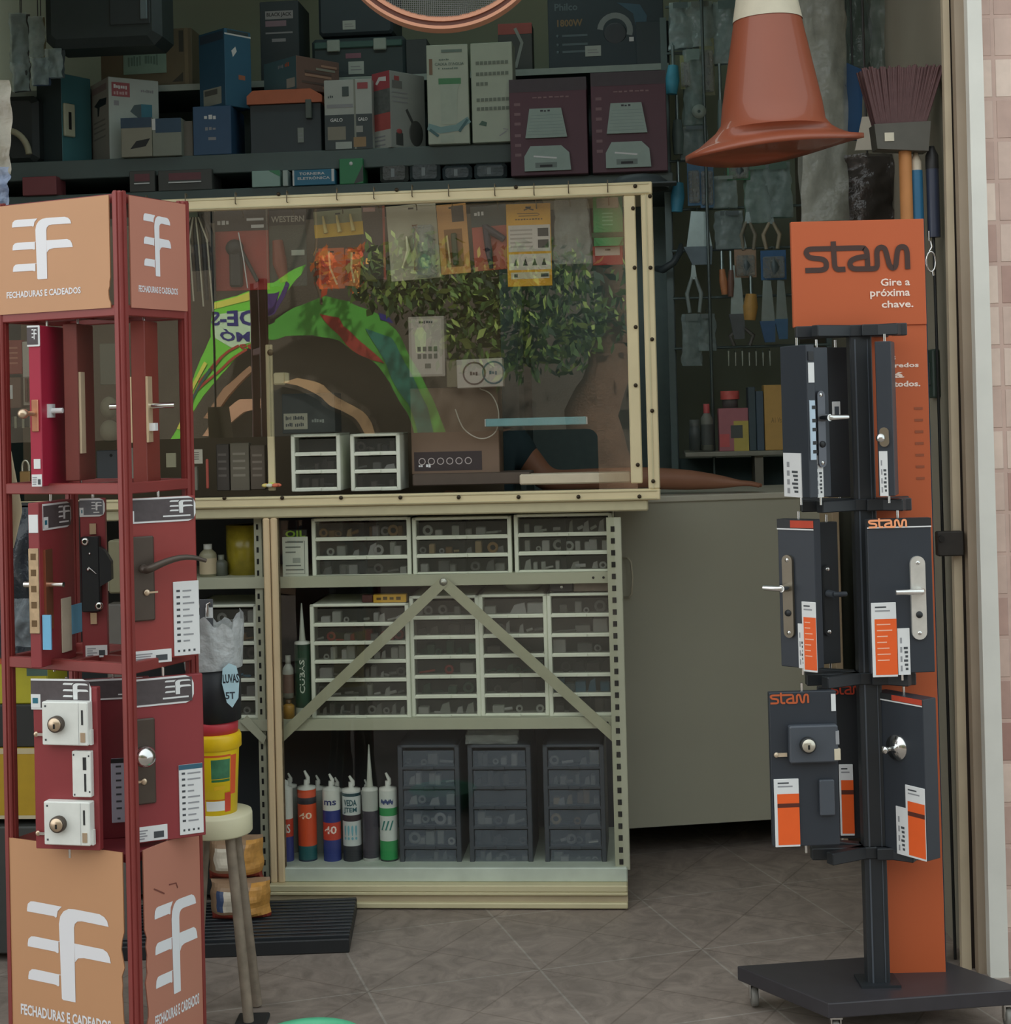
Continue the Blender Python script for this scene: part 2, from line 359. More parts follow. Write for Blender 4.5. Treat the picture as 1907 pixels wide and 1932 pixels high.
# body of the case
dk = M((96, 84, 66), .8, 0, .08, 5)
MB().box(uL, uR1 - .02, .0, .44, zb0, zb0 + .012, M((64, 58, 50), .6)).build('bottom_board', t)
MB().box(uL, S.uz(945, 700, .42)[0], .42, .44, zb0 + .012, zt1 - .02, dk).build('back_board', t)
a, b, c, d = sr(503, 650, 516, 926, .05)
bk = MB().box(a, b, .05, .062, c, d, CREAM, .002).build('support_bar', t)
u, z = S.uz(510, 665, .05); MB().lathe([(0, -.004), (.009, -.004), (.01, 0)], (u, .05, z - zc), M((120, 100, 70), .4, .5), 12, 'y').build('screw', bk)
a, b, c, d = sr(516, 703, 538, 726, .05)
MB().box(a, b, .045, .06, c, d, CREAM, .004).prism([(b, c + .004), (b + .012, c + .008), (b + .012, d - .002), (b, d)], .045, .056, CREAM2).build('latch', bk)
a, b, c, d = sr(980, 893, 1190, 913, .02)
MB().box(a, b, .02, .1, c, d, M((206, 194, 170), .5), .004).build('ledge', t)
a, b, c, d = sr(778, 893, 1000, 915, .04)
MB().box(a, b, .04, .2, c, d, M((84, 72, 62), .6), .003).build('cable_tray', t)
# ---------------------------------------------------------------- counter carcass
t = T('display_counter', 'cream display counter with a grooved front post and stepped base board under the showcase', 'counter', S.w(0, 0, 0), S.yaw)
def lr(x0, y0, x1, y1, n=0): return S.rect(x0, y0, x1, y1, n)
a, b, c, d = lr(-40, 955, 1223, 976, -.02)
MB().box(a, b, -.02, .44, c, d, M((188, 180, 146), .5, 0, .06), .004).build('worktop', t)
ctz = c
a, b, c, d = lr(503, 964, 530, 1666, -.015)
pm = M((214, 190, 152), .5, 0, .07, 8)
MB().box(a, a + (b - a) * .46, -.02, .01, c, ctz, pm, .004).box(a + (b - a) * .54, b, -.02, .01, c, ctz, pm, .004).box(a, b, -.012, .01, c, ctz, M((120, 104, 80), .6)).build('front_post', t)
uB1 = S.uz(1184, 1680, -.03)[0]; uB0 = S.uz(-40, 1680, -.03)[0]; uF = S.uz(508, 1680, -.03)[0]
z = [S.uz(900, q, -.03)[1] for q in (1712, 1700, 1687, 1681, 1668, 1664, 1641)]
bb = MB().box(uF, uB1, -.05, .04, max(.004, z[0]), z[1], CREAM2, .003)
bb.box(uF, uB1, -.035, .04, z[1], z[2], M((178, 164, 136), .6, 0, .1, 8)).box(uF, uB1, -.045, .04, z[2], z[3], CREAM2, .002).box(uF, uB1, -.045, .04, z[3], z[4], CREAM2, .003)
bb.build('base_moulding', t)
MB().box(uF + .02, uB1, -.012, .44, z[4], z[6], M((188, 198, 184), .5, 0, .10, 14), .003).build('sill', t)
MB().box(uB0, uF + .02, .03, .44, .02, z[4], M((40, 42, 40), .7)).build('side_plinth', t)
a, b, c, d = lr(530, 976, 1166, 1641, .0)
MB().card(a, b, c, d, .0, PANE2).build('lower_sheet', t)
MB().box(uB0, uB1 - .02, .44, .455, .02, ctz, M((66, 70, 74), .8, 0, .08, 6)).build('back_panel', t)
# ---------------------------------------------------------------- perforated steel shelving inside
t = T('steel_shelving', 'grey perforated steel shelving with crossed braces inside the counter', 'shelving', S.w(0, 0, 0), S.yaw)
def slotted(x0, x1, y0, y1, n):
    a, b, c, d = lr(x0, y0, x1, y1, n); m = MB().box(a, b, n, n + .002, c, d, STEEL); q = (b - a)
    m.box(b - .002, b, n, n + .03, c, d, STEEL)
    z = c + .015
    while z < d - .02: m.box(a + q * .28, a + q * .55, n - .0012, n, z, z + .016, HOLE); z += .0345
    return m.build('slotted_post', t)
slotted(486, 501, 968, 1664, .035); slotted(1152, 1180, 976, 1641, .004)
def shelf(yl, yr, th):
    z1 = (S.uz(380, yl, .03)[1] + S.uz(1150, yr, .03)[1]) / 2; u0 = S.uz(-40, 1100, .03)[0]; u1 = S.uz(1158, 1100, .03)[0]
    h = th * .00153
    sh = MB().box(u0, u1, .03, .42, z1 - .004, z1, STEEL).box(u0, u1, .028, .031, z1 - h, z1, STEEL, .001)
    for x in (.03, .06): sh.lathe([(0, -.0015), (.004, -.0015)], (u1 - x, .028, z1 - h * .5), HOLE, 8, 'y').lathe([(0, -.0015), (.004, -.0015)], (u0 + .59 - x, .028, z1 - h * .5), HOLE, 8, 'y')
    sh.build('shelf', t); return z1, h
z1, h1 = shelf(1092, 1077, 22); z2, h2 = shelf(1358, 1353, 22)
Z1, Z2 = z1, z2; ZB = z[6] if isinstance(z, list) else S.uz(900, 1641, .03)[1]
ap = S.uz(836, 1098, .016)
for ex, ey in ((528, 1392), (1168, 1398)):
    e = S.uz(ex, ey, .016); dx, dz = e[0] - ap[0], e[1] - ap[1]; l = math.hypot(dx, dz); nx_, nz_ = -dz / l * .0155, dx / l * .0155
    br = MB().prism([(ap[0] + nx_, ap[1] + nz_), (ap[0] - nx_, ap[1] - nz_), (e[0] - nx_, e[1] - nz_), (e[0] + nx_, e[1] + nz_)], .016 + (.002 if ex > 800 else 0), .018 + (.002 if ex > 800 else 0), M((168, 168, 144), .5, .15))
    br.build('brace', t)
br = MB(); p0 = S.uz(466, 1362, .02); p1 = S.uz(503, 1398, .02)
br.prism([(p0[0], p0[1] + .02), (p0[0] - .02, p0[1]), (p1[0] - .01, p1[1] - .01), (p1[0], p1[1] + .012)], .02, .022, STEEL).build('brace', t)
MB().lathe([(0, -.006), (.006, -.006), (.008, 0), (.012, 0), (.012, .001)], (ap[0], .016, ap[1]), M((190, 190, 180), .3, .8), 12, 'y').build('bolt', t)
# ================================================================ red lock display stand, front left
RED = M((136, 58, 54), .45, .1, .07, 14)
RED2 = M((142, 54, 58), .45, 0, .05, 10)
CRIM = M((170, 40, 66), .4, 0, .03, 10)
TAN_LIT = M((196, 146, 106), .5, 0, .03, 5)
TAN_SHADE = M((188, 126, 106), .5, 0, .03, 5)  # same tan as the left face, darkened and reddened to paint its shade
LOGOW = M((232, 232, 236), .5, 0, 0)
CHROME = M((215, 215, 212), .18, 1, 0)
BRASS = M((206, 184, 158), .3, .8, .05, 30)
BRONZE = M((84, 74, 66), .4, .4, .08, 20)
PAPER = M((226, 228, 228), .6, 0, .02)
INK = M((70, 74, 78), .7, 0, 0)
GREYP = M((150, 152, 156), .6, 0, 0)
BLK = M((36, 38, 40), .5, 0, .05)
RB = 3.42
_c = at(233, 780, RB); RZ = R(-27)
CORNER = Vector((_c.x, _c.y, 0)); SW, SD = .345, .214
def rz_(y): return at(228 + (y - 365) * .024, y, RB).z
ZH1, ZH0, ZT1, ZT2, ZT3 = rz_(364), rz_(580), rz_(922), rz_(1262), rz_(1603)
st = T('lock_display_stand', 'tall red square metal stand with tan sign panels showing door lock samples', 'display stand', CORNER, RZ)
def logo(mb, x0, x1, z0, z1, y, m):
    "three slanted bars on the left joined to a letter F"
    W_, H_ = x1 - x0, z1 - z0
    def q(pts): mb.flat([(x0 + a / 570 * W_, z1 - b / 608 * H_) for a, b in pts], y, m)
    for dy in (0, 228, 442):
        q([(0, 52 + dy), (6, 22 + dy), (26, 3 + dy), (50, 0 + dy), (244, 6 + dy)] + ([(215, 40), (208, 78), (200, 84)] if dy == 0 else [(216, 10 + dy), (216, 78 + dy), (208, 84 + dy)]) + [(190, 76 + dy), (0, 72 + dy)][::1])
    q([(232, 600), (222, 120), (232, 70), (256, 34), (290, 14), (330, 10), (500, 16), (532, 30), (552, 54), (560, 88), (380, 80), (350, 86), (332, 104), (326, 130), (326, 232), (326, 316), (326, 608), (240, 608)])
    q([(326, 230), (520, 236), (548, 252), (562, 280), (570, 318), (390, 314), (350, 322), (328, 350)])
def sign(name, face, z0, z1, mat, big, seed):
    r = random.Random(seed); m = MB(); e = []
    n = 26; ins = .018
    for i in range(n + 1):
        k = i / n; d = 0
        if big and .25 < k < .62: d = r.uniform(.0, .009)
        elif not big and k < .28 and face == 'l': d = r.uniform(.002, .008) * (1 if .06 < k < .26 else 0)
        e.append((d, z0 + (z1 - z0) * k))
    if face == 'l': pts = [(-SW - .004, z0), ] + [(-ins - d, z) for d, z in e] + [(-SW - .004, z1)]
    else: pts = [(SD + .004, z1)] + [(ins + d, z) for d, z in e][::-1] + [(SD + .004, z0)]
    mt = None if face == 'l' else XF(0, 0, 0, R(90))
    m.xf = mt; m.prism(pts, -.013, -.010, mat)
    o = m.build(name, st)
    g = MB(); g.xf = mt; t2 = MB(); t2.xf = mt; h = z1 - z0
    if face == 'l':
        a, b = (-.291, -.055) if big else (-SW + .05, -.12)
    else: a, b = (.05, .195) if big else (.062, .155)
    if big: logo(g, a, b, .183, .388, -.0138, LOGOW)
    else: logo(g, a, b, z0 + h * .30, z0 + h * .86, -.0138, LOGOW)
    g.build('emblem', o)
    if big: t2.text('FECHADURAS E CADEADOS', -SW + .03 if face == 'l' else .045, -.058 if face == 'l' else SD - .018,   .134, .158, -.0138, LOGOW, .03)
    else: t2.text('FECHADURAS E CADEADOS', a - .02, b + .02, z0 + h * .145, z0 + h * .205, -.0138, LOGOW, .025)
    t2.build('lettering', o)
    if big and face == 'r':
        c = MB(); c.xf = mt
        c.stroke([(.05,   .43), (.085, .41)], .003, -.0139, M((120, 66, 56), .7)).stroke([(.1, .425), (.125, .422), (.13, .41)], .003, -.0139, M((120, 66, 56), .7)).build('scratch', o)
for x, y in ((0, 0), (-SW, 0), (0, SD), (-SW, SD)):
    f = .012; m = MB().box(x - f, x + f, y - f, y + f, 0.0, ZH1 + .004, RED, .003)
    m.box(x - .004, x + .004, y - f - .003, y - f, .0, ZH1 + .004, RED).box(x + f, x + f + .003, y - .004, y + .004, 0, ZH1 + .004, RED)
    m.build('post', st)
for z in (ZT1, ZT2, ZH0 - .006):
    m = MB(); h = .012
    for y in (0, SD): m.box(-SW, 0, y - .009, y + .009, z - h, z + h, RED, .002)
    for x in (0, -SW): m.box(x - .009, x + .009, 0, SD, z - h, z + h, RED, .002)
    m.box(-SW / 2 - .008, -SW / 2 + .008, 0, SD, z - h * .6, z + h * .6, RED).box(-SW, 0, SD / 2 - .008, SD / 2 + .008, z - h * .6, z + h * .6, RED)
    m.build('rail_ring', st)
MB().box(-SW, 0, 0, SD, ZT3 - .03, ZT3 - .012, M((112, 34, 40), .5)).build('tray', st)
MB().box(-SW, 0, 0, SD, ZH1 - .02, ZH1, RED).build('top_plate', st)
sign('header_panel', 'l', ZH0, ZH1 - .004, TAN_LIT, False, 3); sign('header_panel', 'r', ZH0, ZH1 - .004, TAN_SHADE, False, 4)
sign('lower_panel', 'l', .03, ZT3 - .005, TAN_LIT, True, 5); sign('lower_panel', 'r', .03, ZT3 - .005, TAN_SHADE, True, 6)

class Board:
    "a hanging sample board; local x along its face, y into it, z up from its bottom edge"
    def __init__(s, label, px, y0, y1, Y, yaw, wd, th, mat, cat='lock sample board', grp='lock boards in the red stand', name='lock_sample_board', rod=.02):
        a, b = at(px, y1, Y), at(px, y0, Y); s.h = b.z - a.z; s.w = wd; s.th = th
        s.t = T(name, label, cat, (a.x, a.y, a.z), R(yaw), grp)
        MB().box(-wd / 2, wd / 2, 0, th, 0, s.h, mat, .0015).build('board', s.t)
        if rod:
            [MB().cyl((0, th / 2, q), (0, th / 2, q + rod), .003, .003, CHROME, 8, False).build('pivot_rod', s.t) for q in (-rod, s.h)]
    def p(s, fx, fz): return (fx - .5) * s.w, fz * s.h
    def r(s, f): return (f[0] - .5) * s.w, (f[1] - .5) * s.w, f[2] * s.h, f[3] * s.h
    def mb(s, edge=False):
        m = MB()
        if edge: m.xf = XF(-s.w / 2, 0, 0, R(-90)) @ XF(-s.th, 0, 0)   # local x across the thickness of the near edge
        return m
def headcard(b, f, seed=0, edge=False, grey=(82, 74, 76), name='header_card'):
    m = b.mb(edge); x0, x1, z0, z1 = (f[0] * b.th, f[1] * b.th, f[2] * b.h, f[3] * b.h) if edge else b.r(f)
    c = .3 * (z1 - z0) if not edge else .002
    r = [(x0, z0), (x1 - c, z0), (x1 - c * .3, z0 + c * .3), (x1, z0 + c), (x1, z1 - c), (x1 - c * .3, z1 - c * .3), (x1 - c, z1), (x0, z1)]
    m.prism(r, -.0025, -.0005, PAPER); e = .004
    m.box(x0, x1 - e, -.003, -.0025, z0 + e, z1 - e, M(grey, .5, 0, .12, 90))
    w_ = x1 - x0; h_ = z1 - z0
    logo(m, x1 - min(w_ * .42, h_ * .95) - e * 1.5, x1 - e * 1.5, z0 + h_ * .34, z1 - e * 2, -.0034, PAPER)
    if not edge:
        m.card(x1 - w_ * .45, x1 - e * 3, z0 + h_ * .2, z0 + h_ * .26, -.0034, PAPER); m.card(x0, x0 + w_ * .16, z0 + e, z0 + h_ * .5, -.0034, PAPER)
        m.card(x0 + .004, x0 + w_ * .12, z0 + h_ * .2, z0 + h_ * .38, -.0037, M((40, 110, 130), .6, 0, 0))
    o = m.build(name, b.t); o['label'] = 'dark patterned header card with a white emblem'; return o
def leaflet(b, f, seed=1, body=PAPER, top=None, lines=9, edge=False):
    r = random.Random(seed); x0, x1, z0, z1 = (f[0] * b.th, f[1] * b.th, f[2] * b.h, f[3] * b.h) if edge else b.r(f)
    m = b.mb(edge); m.box(x0, x1, -.003, -.0005, z0, z1, body, .0008); w_, h_ = x1 - x0, z1 - z0
    if top: m.card(x0, x1, z1 - h_ * .07, z1, -.0034, top)
    for i in range(lines):
        z = z1 - h_ * (.14 + .76 * i / lines)
        m.card(x0 + w_ * .12, x0 + w_ * .26, z, z + h_ * .03, -.0034, INK)
        m.card(x0 + w_ * .36, x0 + w_ * r.uniform(.6, .92), z, z + h_ * .022, -.0034, GREYP)
    for i in range(4): m.card(x0 + w_ * (.14 + .2 * i), x0 + w_ * (.22 + .2 * i), z0 + h_ * .05, z0 + h_ * .08, -.0034, INK)
    return m.build('leaflet', b.t)
def sticker(b, f, seed=1, edge=False, ink=True):
    r = random.Random(seed); x0, x1, z0, z1 = (f[0] * b.th, f[1] * b.th, f[2] * b.h, f[3] * b.h) if edge else b.r(f)
    m = b.mb(edge); m.box(x0, x1, -.002, -.0003, z0, z1, PAPER); w_, h_ = x1 - x0, z1 - z0
    if ink:
        for i in range(4): m.card(x0 + w_ * .08, x0 + w_ * r.uniform(.3, .55), z0 + h_ * (.15 + .18 * i), z0 + h_ * (.24 + .18 * i), -.0024, GREYP)
        m.card(x0 + w_ * .62, x0 + w_ * .9, z0 + h_ * .16, z0 + h_ * .6, -.0024, INK)
    return m.build('label_sticker', b.t)
def cylinder(par, x, z, y, r, d, m=BRASS, body=BRONZE):
    o = MB().lathe([(0, -d), (r * .9, -d), (r, -d + .002), (r, 0)], (x, y, z), body, 24, 'y').lathe([(0, -d - .0015), (r * .78, -d - .0015), (r * .82, -d)], (x, y, z), m, 24, 'y').build('lock_cylinder', par)
    MB().box(x - r * .12, x + r * .12, y - d - .0025, y - d - .0012, z - r * .45, z + r * .1, HOLE).build('keyhole', o); return o
# --- tier three, left: two white rim locks
b = Board('red sample board with two white rim locks, bottom tier of the red stand', 128, 1296, 1603, 3.44, -12, .150, .018, RED2)
headcard(b, (-.02, .92, .86, 1.05))
for zc_ in (.655, .045):
    x0, x1, z0, z1 = b.r((.22, .93, zc_, zc_ + .265))
    m = MB().box(x0, x1, -.024, 0, z0, z1, WHITE, .002); k = x1 - x0
    m.box(x0 + k * .8, x0 + k * .804, -.0245, -.024, z0 + .002, z1 - .002, GREYP)
    for q in ((.06, .1), (.06, .88)): m.box(x0 + k * q[0], x0 + k * q[0] + .004, -.0246, -.024, z0 + (z1 - z0) * q[1], z0 + (z1 - z0) * q[1] + .004, INK)
    m.box(x0 + k * .86, x0 + k * .9, -.0246, -.024, z0 + (z1 - z0) * .48, z0 + (z1 - z0) * .82, BLK).box(x0 + k * .84, x0 + k * .94, -.0255, -.024, z0 + (z1 - z0) * .08, z0 + (z1 - z0) * .3, BRASS)
    lk = m.build('rim_lock', b.t); cylinder(lk, x0 + k * .34, (z0 + z1) / 2, -.024, .0175, .014)
    MB().box(x0 - .022, x0, -.008, -.004, z0 + .016, z0 + .022, CHROME).ball((x0 - .024, -.006, z0 + .019), (.006, .003, .006), BRASS, 8).build('key', b.t)
    MB().box(x1, x1 + .004, -.016, -.006, z0, z0 + .032, WHITE).build('latch_bolt', lk)
x0, x1, z0, z1 = b.r((.64, .93, .335, .615))
m = MB().box(x0, x1, -.014, 0, z0, z1, WHITE, .0015); k = x1 - x0
m.box(x0 + k * .58, x0 + k * .76, -.0146, -.014, z0 + .058, z0 + .085, BLK).box(x0 + k * .64, x0 + k * .74, -.0146, -.014, z0 + .012, z0 + .05, BLK)
for q in ((.08, .05), (.06, .92), (.88, .12), (.86, .9)): m.box(x0 + k * q[0], x0 + k * q[0] + .003, -.0146, -.014, z0 + (z1 - z0) * q[1] - .002, z0 + (z1 - z0) * q[1] + .002, INK)
m.build('strike_box', b.t)
# --- tier three, middle (turned away behind it)
b = Board('plain dark red sample board behind the one with the white rim locks', 219, 1280, 1582, 3.56, 8, .155, .018, M((118, 36, 44), .45))
headcard(b, (.05, 1, .87, 1.0)); leaflet(b, (.45, 1.0, .1, .5), 4, M((188, 190, 204), .6, 0, 0), BLK, 7)
# --- tier three, right: knob plate
def plate(b, f, mat, rc=.004):
    x0, x1, z0, z1 = b.r(f); return MB().box(x0, x1, -.009, 0, z0, z1, mat, rc).build('lock_plate', b.t), (x0 + x1) / 2, z0, z1
b = Board('red sample board with a round chrome door knob, bottom tier of the red stand', 316, 1277, 1585, 3.50, 24, .170, .018, RED2)
headcard(b, (-.02, .88, .83, 1.0)); leaflet(b, (.66, .97, .02, .45), 2, PAPER, M((52, 98, 120), .6, 0, 0))
pl, xm, z0, z1 = plate(b, (.05, .36, .24, .76), BRONZE)
MB().lathe([(.010, 0), (.010, -.018), (.018, -.022), (.024, -.034), (.022, -.048), (.012, -.056), (0, -.058)], (xm - .004, -.009, z0 + (z1 - z0) * .6), CHROME, 24, 'y').build('knob', pl)
MB().box(xm - .03, xm, -.012, -.010, z0 + .048, z0 + .053, BRASS).ball((xm, -.012, z0 + .05), (.007, .002, .007), BRASS, 8).build('key', pl)
sticker(b, (.04, .5, .01, .10), 3)
# --- tier two, right: dark lever plate
b = Board('red sample board with dark plate and long curved lever, middle of red stand', 307, 938, 1243, 3.50, 27, .160, .018, M((148, 58, 54), .45, 0, .04))
headcard(b, (-.02, 1.0, .845, 1.0)); leaflet(b, (.66, 1.02, .01, .47), 7)
pl, xm, z0, z1 = plate(b, (.09, .40, .245, .765), BRONZE)
zl = z0 + (z1 - z0) * .62
pts = [(xm, -.012, zl), (xm, -.04, zl)] + [(xm + .012 + .118 * k / 8, -.042 - .006 * math.sin(k / 8 * 3), zl + .004 + .022 * math.sin(k / 8 * 2.5) - .006 * k / 8) for k in range(9)]
MB().tube(pts, [.010, .009] + [.0085 - .0005 * k for k in range(9)], BRONZE, 10).build('lever', pl)
MB().ball((xm + .006, -.013, z0 + .062), (.007, .002, .007), BRASS, 8).box(xm + .01, xm + .03, -.014, -.012, z0 + .06, z0 + .064, BRASS).build('key', pl)
sticker(b, (.05, .62, -.02, .06), 5)
# --- tier two, left: seen along its edge, with lever handles
b = Board('red sample board seen edge-on with chrome levers, middle of red stand', 112, 945, 1250, 3.54, 76, .150, .026, RED2)
headcard(b, (.1, .9, .83, .99)); sticker(b, (.1, .95, .82, .93), 2, True, False)
m = b.mb(True); m.box(.001, b.th - .001, -.004, 0, .075, .26, M((196, 172, 140), .35, .8, .2, 60), .001)
for z in (.09, .13, .165, .2, .235): m.box(.007, b.th - .007, -.0048, -.004, z, z + .014, M((110, 88, 62), .4, .6, .2, 50))
m.build('lock_faceplate', b.t)
m = MB().box(-.06, -.03, -.006, 0, .08, .255, M((190, 130, 100), .3, .8)).build('lock_plate', b.t)
MB().cyl((-.045, 0, .178), (-.045, -.04, .178), .006, .006, CHROME, 10).build('lever', b.t); MB().cyl((-.045, b.th, .178), (-.045, b.th + .03, .178), .007, .006, CHROME, 10).build('lever', b.t)
MB().box(.01, .05, -.004, -.001, .02, .14, M((214, 206, 182), .6)).build('leaflet', b.t)
MB().box(.052, .10, -.004, -.001, .055, .12, M((116, 184, 220), .6, 0, .03)).build('price_tag', b.t)
m = b.mb(True); m.xf = m.xf @ XF(b.th, 0, 0); m.box(.004, .024, .0, .004, .04, .115, M((116, 180, 216), .6, 0, .03)).build('price_tag', b.t)
# --- tier two, middle: black mortice lock
b = Board('narrow red sample board with a black lock body, middle tier of the red stand', 180, 940, 1240, 3.58, 4, .056, .02, RED2)
headcard(b, (0, 1, .885, 1.0), grey=(110, 112, 118)); sticker(b, (.12, .98, .0, .075), 8)
m = MB().box(-.022, .018, -.03, 0, .105, .272, M((30, 34, 38), .4, .2), .002).prism([(.018, .16), (.044, .175), (.044, .215), (.03, .24), (.018, .25)], -.028, -.002, M((30, 34, 38), .4, .2))
for x, z in ((-.012, .262), (.016, .118)): m.lathe([(.004, -.034), (.0085, -.034), (.009, -.03)], (x, 0, z), CHROME, 14, 'y')
m.cyl((-.005, -.033, .205), (.012, -.034, .19), .002, .001, CHROME, 6).ball((-.006, -.032, .2), .004, CHROME, 8).ball((-.002, -.032, .235), .003, CHROME, 8)
m.build('lock_body', b.t)
MB().box(-.008, .006, -.006, 0, .075, .1, BRASS).box(-.006, .008, -.006, 0, .276, .3, BRASS).build('bolt', b.t)
# --- tier one: three boards seen along their edges
b = Board('bright crimson sample board seen edge-on with a brass knob, top tier of the red stand', 106, 616, 915, 3.54, 78, .120, .028, CRIM)
headcard(b, (-.05, 1.02, .87, 1.0), 0, True); sticker(b, (.3, .85, .11, .17), 2, True, False); sticker(b, (.1, .95, 0, .075), 5, True)
m = b.mb(True); m.box(.006, .022, -.004, 0, .12, .19, M((210, 150, 120), .3, .9), .002).cyl((.010, 0, .16), (.006, -.03, .16), .006, .005, BRASS, 10).ball((.004, -.036, .16), (.012, .012, .011), BRASS, 10).build('door_knob', b.t)
MB().cyl((-.02, -.002, .165), (-.02, -.03, .165), .006, .006, PAPER, 10).box(-.035, -.005, -.004, 0, .15, .18, PAPER).build('handle', b.t)
b = Board('brown red sample board seen edge-on behind the crimson one, top tier', 166, 612, 905, 3.56, 84, .10, .032, M((118, 54, 46), .5))
MB().box(-.045, -.02, -.005, 0, .06, .24, M((200, 180, 150), .5)).build('lock_plate', b.t)
b = Board('brown red sample board with a chrome crossbar handle, top tier on the right', 291, 606, 910, 3.54, 84, .09, .032, M((126, 52, 42), .5))
MB().cyl((-.03, -.06, .170), (-.03, b.th + .055, .170), .0065, .0065, CHROME, 12).build('handle', b.t)
for q in (-.005, b.th): MB().box(-.045, -.015, q, q + .005, .09, .235, M((220, 196, 160), .4, .5)).build('lock_plate', b.t)
for q in (-.018, b.th + .005): MB().box(-.04, -.02, q, q + .013, .115, .132, PAPER).build('key_tag', b.t)
# ================================================================ orange and black lock display, front right
ORG = M((190, 92, 50), .5, 0, .02, 5)
SBLK = M((40, 44, 48), .45, .1, .06, 16)
SGREY = M((74, 80, 88), .45, 0, .04)
SDK = M((46, 52, 60), .45, 0, .04)
SBRN = M((66, 44, 38), .6, 0, 0)
OWHT = M((244, 222, 208), .6, 0, 0)
YS = 3.72
bp = at(1655, 1853, YS); SF = Fr((bp.x, bp.y), 0)
st2 = T('lock_display_tower', 'black wheeled display tower with an orange sign and hanging black sample boards', 'display stand', (bp.x, bp.y, 0), 0)
def px2(x, y, n=0): a, b = SF.uz(x, y, n); return a, b
zb = px2(1655, 1853)[1]
# base platform, four corners on the floor plane of its top
c4 = [at_floor(x, y, zb) for x, y in ((1390, 1822), (1563, 1893), (1935, 1866), (1840, 1826))]
c4 = [(p.x - bp.x, p.y - bp.y) for p in c4]
# make it a true parallelogram: left, front, right, back
L_, F_, Rr_ = c4[0], c4[1], c4[2]; B_ = (L_[0] + Rr_[0] - F_[0], L_[1] + Rr_[1] - F_[1])
qs = [L_, F_, Rr_, B_]
m = MB(); hb = .035
m.add([(x, y, zb - hb) for x, y in qs] + [(x, y, zb) for x, y in qs], [(0, 3, 2, 1), (4, 5, 6, 7), (0, 1, 5, 4), (1, 2, 6, 5), (2, 3, 7, 6), (3, 0, 4, 7)], M((62, 60, 64), .35, .2, .1, 20))
m.build('base_platform', st2, bevel=.003)
cxm = sum(q[0] for q in qs) / 4; cym = sum(q[1] for q in qs) / 4
for q in qs:
    x, y = q[0] + (cxm - q[0]) * .12, q[1] + (cym - q[1]) * .12; rw = (zb - hb - .012) / 2
    o = MB().box(x - .014, x + .014, y - .014, y + .014, zb - hb - .004, zb - hb, CHROME).box(x - .012, x - .009, y - .01, y + .01, rw, zb - hb - .004, CHROME).box(x + .009, x + .012, y - .01, y + .01, rw, zb - hb - .004, CHROME).build('caster', st2)
    wmb = MB(); wmb.xf = XF(x, y, rw + .002, R(90)); wmb.lathe([(0, -.008), (rw * .9, -.008), (rw, -.005), (rw, .005), (rw * .9, .008), (0, .008)], (0, 0, 0), M((120, 118, 112), .5), 20, 'y'); wmb.build('wheel', o)
# post
a, _ = px2(1618, 1300); b_, _ = px2(1660, 1300); ztop = px2(1640, 640)[1]
pm = MB().box(a, b_, -.02, .02, zb, ztop + .02, SBLK, .003).box(a + .01, a + .014, -.0215, -.02, zb, ztop, SGREY).box(b_ - .012, b_ - .010, -.0215, -.02, zb, ztop, SGREY).box(a - .02, b_ + .02, -.04, .04, zb, zb + .006, SBLK)
pm.build('post', st2)
pxm = (a + b_) / 2
# orange back board and header sign
N1 = .055
x0, x1, z0, z1 = SF.rect(1662, 612, 1757, 1845, N1)
x1 = SF.uz(1765, 1200, N1)[0]; x0 = SF.uz(1659, 1200, N1)[0]
h0, h1, hz0, hz1 = SF.rect(1494, 416, 1744, 615, N1)
h1 = x1
o = MB().box(x0, x1, N1, N1 + .012, zb, hz0, ORG).box(x0 + .02, x1, N1 - .0006, N1, hz0 - .002, hz0, M((180, 80, 40), .6, 0, 0)).build('orange_board', st2)
for i, tx in enumerate(('As', 'segredos', 'h\u00e1', 'de todos.')):
    za, zb_ = SF.uz(1690, 679 + 17 * i, N1)[1], SF.uz(1690, 668 + 17 * i, N1)[1]
    MB().text(tx, SF.uz(1652, 700, N1)[0] + .012, SF.uz((1690, 1733, 1705, 1735)[i], 700, N1)[0], za, zb_, N1 - .001, OWHT, .03).build('lettering', o)
for i in range(7):
    za = SF.uz(1660, 770 + 22 * i, N1)[1]; MB().card(x0 + .016, x0 + .028, za - .008, za, N1 - .001, M((150, 78, 48), .6, 0, 0)).card(x1 - .035, x1 - .015, za - .006, za, N1 - .001, M((150, 78, 48), .6, 0, 0)).build('print', o)
hd = MB().box(h0, h1, N1 - .004, N1 + .014, hz0, hz1, ORG, .001).build('header_sign', st2)
def cr(pts, x0=1480, y0=380, s=5.683): return [SF.uz(x0 + x / s, y0 + y / s, N1 - .005) for x, y in pts]
def smooth(pts, k=6):
    o = []; n = len(pts)
    for i in range(n - 1):
        p0, p1, p2, p3 = pts[max(i - 1, 0)], pts[i], pts[i + 1], pts[min(i + 2, n - 1)]
        for j in range(k):
            t = j / k; o.append(tuple(.5 * (2 * p1[d] + (p2[d] - p0[d]) * t + (2 * p0[d] - 5 * p1[d] + 4 * p2[d] - p3[d]) * t * t + (3 * p1[d] - p0[d] - 3 * p2[d] + p3[d]) * t ** 3) for d in (0, 1)))
    return o + [pts[-1]]
